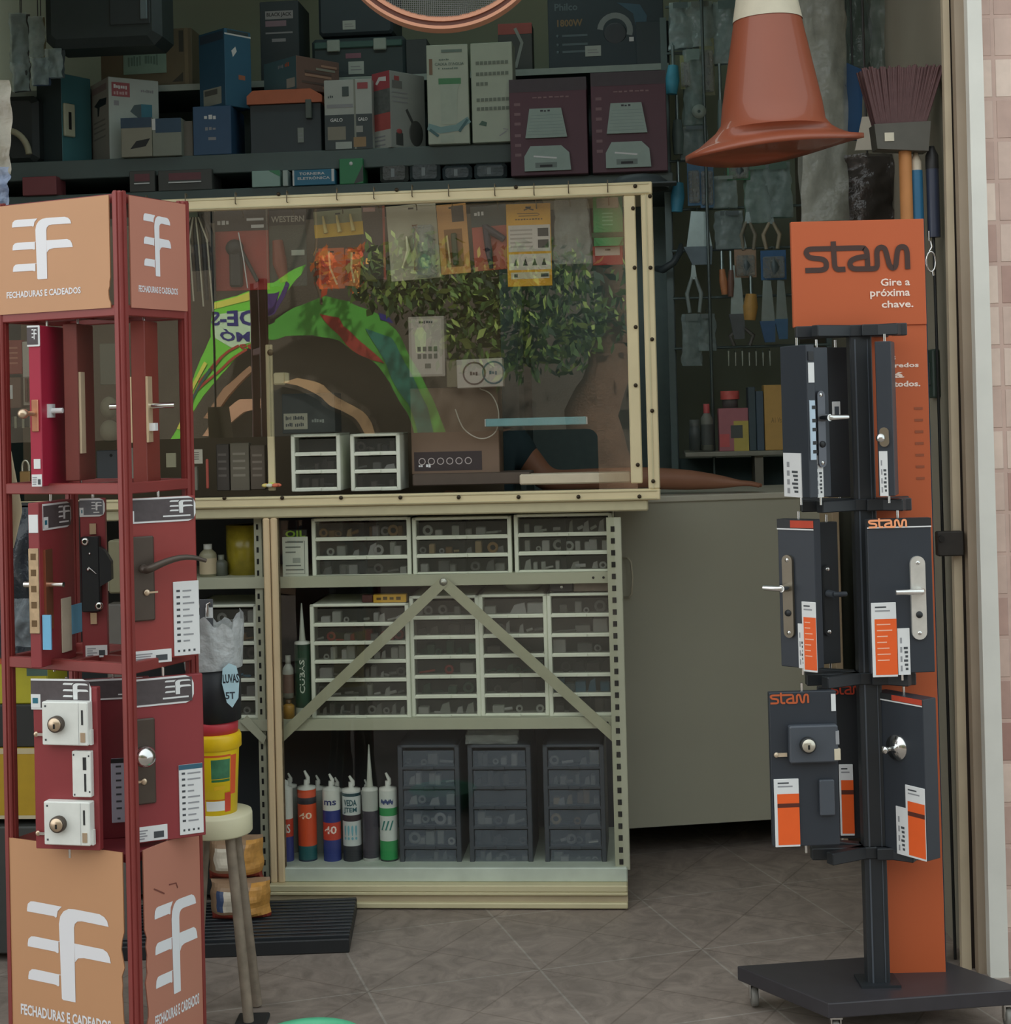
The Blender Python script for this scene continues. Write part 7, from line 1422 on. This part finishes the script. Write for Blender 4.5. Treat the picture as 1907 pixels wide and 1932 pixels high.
# ---------------------------------------------------------------- behind the red stand at floor level
Lf = Fr((-1.0, 4.25), -5)
LB = 'goods on the floor behind the red stand'
def lbox(name, label, px, n, rgb, dep=.2, deco=None, cat='box', c=.004):
    u, z, W_, H_ = pxr(Lf, px, n); t = T(name, label, cat, Lf.w(u, n, z), Lf.yaw, LB)
    MB().box(-W_ / 2, W_ / 2, 0, dep, 0, H_, M(rgb, .5, 0, .06), c).build('body', t)
    if deco: m = MB(); deco(m, W_, H_); m.build('print', t)
    return t
lbox('floor_crate', 'dark grey crate on the floor at the far left', (-60, 1560, 104, 1800), .0, (58, 60, 58), .3, None, 'crate')
lbox('yellow_box', 'mustard yellow carton with a pale rim behind the red stand', (-60, 1412, 96, 1545), .02, (176, 142, 30), .25, lambda m, W_, H_: (m.card(-W_ / 2, W_ / 2, H_ * .92, H_, -.001, M((190, 176, 140), .5)), m.card(-W_ / 2, W_ / 2, 0, H_ * .05, -.001, M((190, 180, 150), .5))))
lbox('black_box', 'black box stacked on the mustard carton behind the red stand', (-60, 1330, 92, 1411), .03, (40, 42, 42), .2)
lbox('yellow_bag', 'yellow green packet above the black box behind the red stand', (-40, 1240, 90, 1329), .04, (176, 168, 40), .15, lambda m, W_, H_: (m.card(W_ * .2, W_ / 2, H_ * .6, H_, -.001, M((70, 96, 84), .5)), m.card(-W_ * .5, W_ * .5, H_ * .86, H_, -.0012, M((190, 90, 50), .5))), 'packet')
u, z, W_, H_ = pxr(Lf, (-10, 955, 112, 1238), .06)
m = MB().sheet(-W_ / 2, W_ / 2, 0, H_, 0, M((44, 50, 56), .25, 0, .1, 30, .3), .05, 14, 20, 4, 8, 0, .06)
m.add([(-W_ / 2, .03, 0), (W_ / 2, .03, 0), (W_ / 2, .2, 0), (-W_ / 2, .2, 0), (-W_ / 2, .03, H_), (W_ / 2, .03, H_), (W_ / 2, .2, H_), (-W_ / 2, .2, H_)], [(0, 1, 2, 3), (7, 6, 5, 4), (1, 5, 6, 2), (3, 7, 4, 0), (2, 6, 7, 3)], M((40, 44, 48), .5))
obj('black_bag', 'large black plastic bag behind the middle tier of the red stand', 'bag', m, Lf, u, .06, z, LB)
u, z, W_, H_ = pxr(Lf, (30, 1125, 84, 1215), .0)
obj('clear_bag', 'crumpled clear bag in front of the black bag behind the red stand', 'bag', MB().sheet(-W_ / 2, W_ / 2, 0, H_, 0, M((150, 160, 166), .12, 0, .2, 30, .5, .6), .03, 12, 14, 8, 18, 0, .03), Lf, u, -.03, z, LB)
lbox('olive_packet', 'olive packet right of the black lock board, behind the red stand', (204, 1020, 228, 1120), .05, (120, 116, 90), .06, None, 'packet')
lbox('grey_packet', 'grey clear packet low behind the black lock board', (206, 1140, 236, 1800), .06, (96, 92, 86), .06, lambda m, W_, H_: m.card(-W_ * .4, W_ * .3, H_ * .4, H_ * .6, -.001, M((130, 126, 118), .5)), 'packet')
# pale cloth hanging at the far left, in front of the showcase
Cf = Fr((-1.0, 3.75), 0)
u, z, W_, H_ = pxr(Cf, (-40, 768, 52, 1035), 0)
m = MB(); vs_ = []; nz, nx = 20, 10
for j in range(nz + 1):
    for i in range(nx + 1):
        b_ = j / nz; a_ = i / nx; xr_ = Cf.uz(42 - 30 * max(0, b_ - .3) / .7 - 18 * max(0, .25 - b_) / .25, 1035 - 267 * b_)[0] - u
        vs_.append((-W_ / 2 + (xr_ + W_ / 2) * a_, .02 * math.sin(a_ * 9 + b_ * 2) , H_ * b_))
m.add(vs_, [(j * (nx + 1) + i, j * (nx + 1) + i + 1, (j + 1) * (nx + 1) + i + 1, (j + 1) * (nx + 1) + i) for j in range(nz) for i in range(nx)], M((168, 156, 130), .8, 0, .06, 12), True)
t = T('cloth', 'pale beige cloth hanging at the far left edge behind the red stand', 'cloth', Cf.w(u, 0, z), 0); m.build('cloth', t)
MB().cyl((-W_ * .3, 0, H_), (-W_ * .3, 0, 3.59 - z), .004, .004, M((60, 60, 60), .5), 6).build('cord', t)
u, z, W_, H_ = pxr(Cf, (-40, 315, 17, 392), .1); t = T('blue_bag', 'crumpled bluish clear bag at the far left edge above the tan sign', 'bag', Cf.w(u, .1, z), 0)
MB().sheet(-W_ / 2, W_ / 2, 0, H_, 0, M((120, 134, 160), .15, 0, .3, 40, .5, .2), .02, 12, 16, 3, 22).build('bag', t); MB().cyl((-W_ * .1, 0, H_ * .98), (-W_ * .1, 0, 3.59 - z), .003, .003, M((60, 60, 60), .5), 6).build('cord', t)
u, z, W_, H_ = pxr(Cf, (-60, 150, 18, 330), .14); t = T('clear_sleeve', 'pale clear plastic sleeve hanging at the far left edge', 'bag', Cf.w(u, .14, z), 0)
MB().sheet(-W_ / 2, W_ / 2, 0, H_, 0, M((170, 164, 148), .2, 0, .15, 20, .3, .25), .025, 10, 20, 13, 10).build('sleeve', t); MB().cyl((0, 0, H_ * .98), (0, 0, 3.59 - z), .003, .003, M((60, 60, 60), .5), 6).build('cord', t)
# dim hanging goods at the upper left
UL = 'dim hanging goods at the upper left'
for i, (px, c, l) in enumerate((((18, 24, 52, 120), (70, 74, 72), 'grey clear pack under the pale hooks at the upper left'), ((54, 30, 82, 108), (120, 120, 92), 'beige and blue pack beside the hanging black case'), ((22, 118, 56, 172), (60, 66, 68), 'dark pack with a pale ring at the upper left'), ((58, 108, 92, 160), (64, 84, 110), 'blue and clear pack right of the dark ring pack'), ((86, 92, 118, 146), (90, 106, 112), 'glinting clear pack under the black case'))):
    u, z, W_, H_ = pxr(S, px, NB - .1); t = T('hanging_pack', l, 'packet', S.w(u, NB - .1, z), S.yaw, UL)
    MB().sheet(-W_ / 2, W_ / 2, 0, H_, 0, BAG, .02, 8, 10, i, 20).sheet(-W_ / 2, W_ / 2, 0, H_, .02, M(c, .4, 0, .15, 40), .012, 8, 10, i + 9, 16).build('pack', t)
    MB().cyl((0, .02, H_ * .9), (0, .02, 3.59 - z), .002, .002, M((60, 60, 60), .5), 6).build('hanger', t)
u, z, W_, H_ = pxr(S, (14, 186, 60, 250), NB - .05)
m = MB().tube([(.0 + .085 * math.cos(R(q)), 0, .0 + .10 * math.sin(R(q))) for q in range(5, 95, 10)], [.012] * 9, M((170, 166, 140), .5), 10)
obj('curved_handle', 'pale curved handle at the left end of the wall shelf', 'handle', m, S, S.uz(12, 250, NB - .05)[0], NB - .05, zs1 + .012)
t = bbox('motor_case', 'dark rounded machine behind the pale curved handle on the shelf', (6, 180, 70, 284), NB + .02, (50, 56, 56), .2, None, GL, base=zs1, c=.02)
# ================================================================ across the street: what the clear sheet mirrors
D1 = 9.4
def st(px, py, D):
    "follows the sight line to the clear sheet, mirrors it there and meets the plane at distance D in front of the counter"
    d = ray(px, py); n = -.02
    for _ in range(5): u = S.uz(px, py, n)[0]; n = pane_n(u)
    t = ((S.o - EYE).dot(S.n) + n) / d.dot(S.n); h = EYE + d * t; N = pane_normal(u); d = d - N * (2 * d.dot(N)); k = (-D - (h - S.o).dot(S.n)) / d.dot(S.n)
    q = h + d * k; return (q - S.o).dot(S.u), q.z
def street(mb, name, label, cat, D, **k):
    o = mb.build(name, None, tuple(S.w(0, -D, 0)), S.yaw); return tag(o, label, cat) if label else o
BRW = M((86, 78, 66), .9, 0, .12, 3, .4)
o = MB().box(-9, 9, -.2, 0, 0, 3.9, BRW).build('wall_street', None, tuple(S.w(0, -D1 - .1, 0)), S.yaw); o['kind'] = 'structure'
GRN = M((120, 214, 60), .5, 0, .06, 3)
t = T('banner', 'green sale banner curved along the wall across the street, seen mirrored', 'banner', S.w(0, -D1 + .15, 0), S.yaw)
Db = D1 - .15
def poly(pts, y, th, mat, name, par=None, D=Db, side=None):
    if side is None: side = 'l' if sum(p[0] for p in pts) / len(pts) < 505 else 'r'
    pts = [(min(x, 504), y_) if side == 'l' else (max(x, 511), y_) for x, y_ in pts]
    q = [st(x, y_, D) for x, y_ in pts]; m = MB().prism(q, y, y + th, mat); return m.build(name, par or t)
left = [(318, 830), (345, 770), (372, 700), (402, 640), (405, 562), (450, 556), (502, 538), (504, 600), (500, 640), (460, 660), (420, 700), (385, 745), (355, 790), (338, 830)]
right = [(500, 640), (520, 600), (560, 578), (610, 560), (660, 566), (710, 592), (745, 625), (780, 690), (815, 760), (845, 828), (780, 828), (765, 778), (735, 720), (690, 675), (640, 645), (590, 630), (540, 632)]
def path_strip(c, w_, y, mat, name):
    q = [st(a, b, Db) for a, b in smooth(c, 5)]; m = MB(); m.stroke(q, w_, y, mat); return m.build(name, t)
poly(left, 0, .02, GRN, 'banner_cloth'); poly([(511, 534), (560, 512), (584, 500), (575, 520), (540, 552), (511, 596)], 0, .02, GRN, 'banner_cloth'); poly(right, 0, .02, M((86, 170, 62), .5, 0, .12, 3), 'banner_cloth')
NAVY, RDD, YLB = M((44, 44, 120), .5, 0, 0), M((176, 60, 40), .5, 0, 0), M((226, 224, 90), .5, 0, .05)
poly([(406, 564), (450, 558), (502, 541), (502, 552), (470, 566), (408, 578)], .021, .004, YLB, 'yellow_stripe')
PALE = M((206, 236, 190), .5, 0, .03)
poly([(408, 592), (470, 584), (500, 590), (488, 640), (440, 655), (406, 640)], .021, .002, PALE, 'pale_field')
def btext(s, x0, x1, y0, y1, mat):
    a, b = st(x0, y1, Db), st(x1, y0, Db); m = MB(); m.text(s, -b[0], -a[0], a[1], b[1], 0, mat, .03)
    m.v = [(-p[0], .026, p[2]) for p in m.v]; m.build('lettering', t)
btext('DE-S', 404, 484, 582, 616, NAVY); btext('IM\u00d3', 420, 484, 620, 644, NAVY); btext('99', 455, 486, 646, 658, RDD)
for pts in ([(484, 612), (496, 580), (512, 552), (530, 546), (524, 562), (504, 590), (496, 614)], [(506, 606), (520, 572), (546, 530), (554, 534), (540, 560), (518, 590)]): poly(pts, .026, .004, M((74, 50, 110), .5, 0, 0), 'letter_stroke')
for pts in ([(378, 720), (420, 672), (454, 650)], [(372, 736), (420, 690), (470, 656)], [(345, 800), (372, 735), (410, 680)]): path_strip(pts, .02, .028, RDD, 'red_line')
path_strip([(330, 810), (360, 740), (395, 680)], .03, .027, YLB, 'yellow_line'); path_strip([(340, 812), (368, 745), (402, 690)], .02, .029, M((40, 90, 80), .5, 0, 0), 'green_line')
poly([(605, 592), (640, 598), (648, 618), (690, 652), (722, 690), (700, 684), (652, 650), (628, 624)], .021, .004, M((170, 56, 44), .5, 0, .1), 'red_patch')
poly([(690, 622), (735, 640), (770, 700), (800, 770), (815, 826), (786, 826), (766, 760), (730, 700)], .021, .004, M((40, 120, 100), .5, 0, .1), 'teal_patch')
poly([(712, 590), (730, 596), (742, 612), (716, 604)], .021, .004, NAVY, 'blue_patch')
# brick arches under the banner
for pts, c, l in (([(536, 720), (560, 712), (610, 726), (660, 762), (700, 800), (712, 826), (690, 826), (660, 790), (610, 748), (560, 728)], (196, 160, 116), 'tan stone arch low on the wall across the street'), ([(384, 826), (402, 800), (425, 778), (462, 752), (520, 748), (520, 768), (470, 776), (440, 800), (420, 826)], (206, 160, 124), 'pinkish stone arch low on the wall across the street'), ([(388, 788), (430, 730), (478, 690), (484, 700), (440, 745), (405, 790)], (170, 130, 96), 'slanting brown beam on the wall across the street')):
    sd = sum(p[0] for p in pts) / len(pts) < 505; m = MB().prism([st(min(a, 504) if sd else max(a, 511), b, D1 - .05) for a, b in pts], 0, .08, M(c, .8, 0, .1, 6)); street(m, 'stone_arch', l, 'arch', D1 - .05)
m = MB().prism([st(a, b, D1 - .02) for a, b in ((536, 728), (600, 752), (650, 790), (684, 828), (512, 828), (512, 740))], 0, .03, M((40, 44, 42), .9)); street(m, 'dark_doorway', 'dark arched opening in the wall across the street', 'doorway', D1 - .02)
# tree and flowering shrub
rg = random.Random(11); t2 = T('street_tree', 'leafy tree beside the street, seen mirrored in the clear sheet', 'tree', S.w(0, -8.2, 0), S.yaw)
LV = [M(c, .5, 0, .08, 10) for c in ((70, 96, 46), (96, 124, 60), (52, 74, 38), (140, 160, 80), (40, 58, 34))]
m = MB()
def leaf(m, x, y, z, L, mat, rg):
    d = Vector((rg.gauss(0, .7), rg.gauss(0, .5), rg.gauss(-.5, 1.0))).normalized(); s_ = d.orthogonal().normalized() * L * .26
    p = Vector((x, y, z)); m.add([p, p + d * L * .5 + s_, p + d * L, p + d * L * .5 - s_], [(0, 1, 2, 3)], mat)
for i in range(2800):
    while True:
        x, y = rg.uniform(520, 1190), rg.uniform(300, 720)
        e = ((x - 985) / 215) ** 2 + ((y - 588) / 125) ** 2; f = ((x - 770) / 120) ** 2 + ((y - 520) / 70) ** 2
        if min(e, f) < rg.uniform(.5, 1.1): break
    u, z = st(x, y, 8.2); leaf(m, u, rg.uniform(-.6, .6), z, rg.uniform(.05, .13), rg.choice(LV), rg)
o = m.build('foliage', t2); o['kind'] = 'stuff'
b0, b1, b2 = st(1140, 900, 8.2), st(1120, 780, 8.2), st(1175, 600, 8.2)
MB().tube([(b0[0] - .1, .1, 0), (b0[0], .1, b0[1]), (b1[0] + .05, .1, b1[1]), (b2[0], .1, b2[1]), (b2[0] + .2, .1, b2[1] + 1.2)], [.26, .22, .20, .15, .1], M((112, 88, 68), .9, 0, .2, 6, .6), 14).build('trunk', t2)
t3 = T('flowering_shrub', 'climbing shrub with orange flowers hanging above the banner across the street', 'shrub', S.w(0, -8.9, 0), S.yaw)
m = MB(); FL = [M(c, .5, 0, .1) for c in ((220, 120, 60), (196, 80, 50), (230, 170, 80))]
for i in range(170):
    x = rg.choice((rg.gauss(618, 9), rg.gauss(668, 8))); y = rg.uniform(466, 545)
    u, z = st(x, y, 8.9); leaf(m, u, rg.uniform(-.15, .15), z, rg.uniform(.05, .12), rg.choice(FL), rg)
o = m.build('flowers', t3); o['kind'] = 'stuff'
q = st(620, 640, 8.9); MB().tube([(q[0], -.5, 3.9), (q[0] + .1, -.2, 3.2), (q[0] + .05, 0, q[1] + .3)], [.02, .015, .01], M((96, 80, 60), .8), 8).build('stem', t3)
# ================================================================ shop attendant behind the showcase, one arm along the grey counter
sk = M((150, 104, 80), .55, 0, .05, 20)
PU = -.50; P0 = S.w(PU, .70, 0)
t = T('person', 'person in a dark teal shirt behind the showcase, forearm resting on the grey counter', 'person', P0, S.yaw)
ctop = 1.165
ar = S.uz(1385, 918, .62); el = S.uz(1215, 910, .62)
hx = ar[0] - PU; ex = el[0] - PU - .06
V = [(0, 0, .92), (0, -.02, 1.08), (0, -.05, 1.26), (0, -.06, 1.36), (0, -.08, 1.44), (0, -.10, 1.54),
     (.09, 0, .86), (.10, -.02, .48), (.10, .0, .08), (.10, -.12, .04), (-.09, 0, .86), (-.10, -.02, .48), (-.10, .0, .08), (-.10, -.12, .04),
     (.16, -.05, 1.33), (.26, -.06, 1.20), (ex + .06, -.10, ctop + .045), ((ex + hx) / 2 + .03, -.11, ctop + .036), (hx - .06, -.11, ctop + .028), (hx - .01, -.11, ctop + .022),
     (-.16, -.05, 1.33), (-.22, -.06, 1.12), (-.14, -.2, 1.16), (-.05, -.26, 1.17), (.0, -.28, 1.168)]
E = [(0, 1), (1, 2), (2, 3), (3, 4), (4, 5), (0, 6), (6, 7), (7, 8), (8, 9), (0, 10), (10, 11), (11, 12), (12, 13), (2, 14), (14, 15), (15, 16), (16, 17), (17, 18), (18, 19), (2, 20), (20, 21), (21, 22), (22, 23), (23, 24)]
RD = [(.15, .11), (.145, .10), (.15, .10), .055, .085, .06, .085, .06, .042, .035, .085, .06, .042, .035, .06, .045, .040, .036, .026, .03, .06, .045, .038, .028, .03]
# five fingers and a thumb root on each hand
for base, d in ((19, Vector((1, 0, 0))), (24, Vector((.7, -.6, 0)).normalized())):
    side = Vector((d.y, -d.x, 0)); p = Vector(V[base])
    for k, (o_, L) in enumerate(((-.030, .058), (-.011, .070), (.009, .074), (.028, .066))):
        a = p + d * .025 + side * o_; b = a + d * L * .55 + Vector((0, 0, -.002)); c = a + d * L + Vector((0, 0, -.010)); i = len(V)
        V += [tuple(a), tuple(b), tuple(c)]; E += [(base, i), (i, i + 1), (i + 1, i + 2)]; RD += [.0095, .0085, .0065]
    i = len(V); a = p - side * .03 - d * .0; b = a - side * .022 + d * .03; V += [tuple(a), tuple(b)]; E += [(base, i), (i, i + 1)]; RD += [.011, .008]
bm = None
def ensure_skin(name, V, E, RD, mat, sub, root=0):
    import bmesh
    me = bpy.data.meshes.new(name); b = bmesh.new(); lay = b.verts.layers.skin.verify()
    vs = [b.verts.new(v) for v in V]
    for i, v in enumerate(vs): r = RD[i]; v[lay].radius = r if isinstance(r, tuple) else (r, r); v[lay].use_root = (i == root)
    for e in E: b.edges.new((vs[e[0]], vs[e[1]]))
    b.to_mesh(me); b.free()
    o = bpy.data.objects.new(name, me); COL.objects.link(o); o.parent = t
    s = o.modifiers.new('skin', 'SKIN'); s.use_smooth_shade = True; sd = o.modifiers.new('sub', 'SUBSURF'); sd.levels = sub; sd.render_levels = sub
    dg = bpy.context.evaluated_depsgraph_get(); me2 = bpy.data.meshes.new_from_object(o.evaluated_get(dg)); o.modifiers.clear(); o.data = me2; me2.materials.clear(); me2.materials.append(mat); return o
body = ensure_skin('body', V, E, RD, sk, 2)
# face on the front of the head
hd_ = Vector(V[5]) + Vector((0, -.01, -.03))
f = MB().ball((hd_.x, hd_.y - .005, hd_.z), (.075, .092, .105), sk, 18)
f.tube([(hd_.x, hd_.y - .088, hd_.z + .02), (hd_.x, hd_.y - .108, hd_.z - .022), (hd_.x, hd_.y - .092, hd_.z - .03)], [.009, .014, .008], sk, 10)
for s in (-1, 1): f.ball((hd_.x + s * .03, hd_.y - .082, hd_.z + .012), (.013, .008, .008), PAPER, 10).ball((hd_.x + s * .03, hd_.y - .089, hd_.z + .012), (.006, .003, .006), BLK, 8).ball((hd_.x + s * .076, hd_.y, hd_.z), (.010, .02, .03), sk, 10)
f.ball((hd_.x, hd_.y - .083, hd_.z - .052), (.024, .01, .007), M((150, 84, 76), .5), 10)
f.build('face', t)
MB().ball((hd_.x, hd_.y + .012, hd_.z + .03), (.084, .094, .095), M((34, 28, 26), .7), 18).build('hair', t)
SH = M((38, 60, 66), .8, 0, .06, 20)
sv = [(0, 0, .90), (0, -.02, 1.08), (0, -.05, 1.27), (0, -.06, 1.33), (.16, -.05, 1.33), (.22, -.055, 1.25), (-.16, -.05, 1.33), (-.21, -.055, 1.2)]
ensure_skin('shirt', sv, [(0, 1), (1, 2), (2, 3), (2, 4), (4, 5), (2, 6), (6, 7)], [(.165, .125), (.16, .115), (.165, .115), .075, .072, .06, .072, .06], SH, 2)
ensure_skin('trousers', [(0, 0, .93), (.09, 0, .84), (.10, -.02, .48), (.10, 0, .10), (-.09, 0, .84), (-.10, -.02, .48), (-.10, 0, .10)], [(0, 1), (1, 2), (2, 3), (0, 4), (4, 5), (5, 6)], [(.155, .12), .095, .07, .055, .095, .07, .055], M((50, 54, 66), .8), 2)
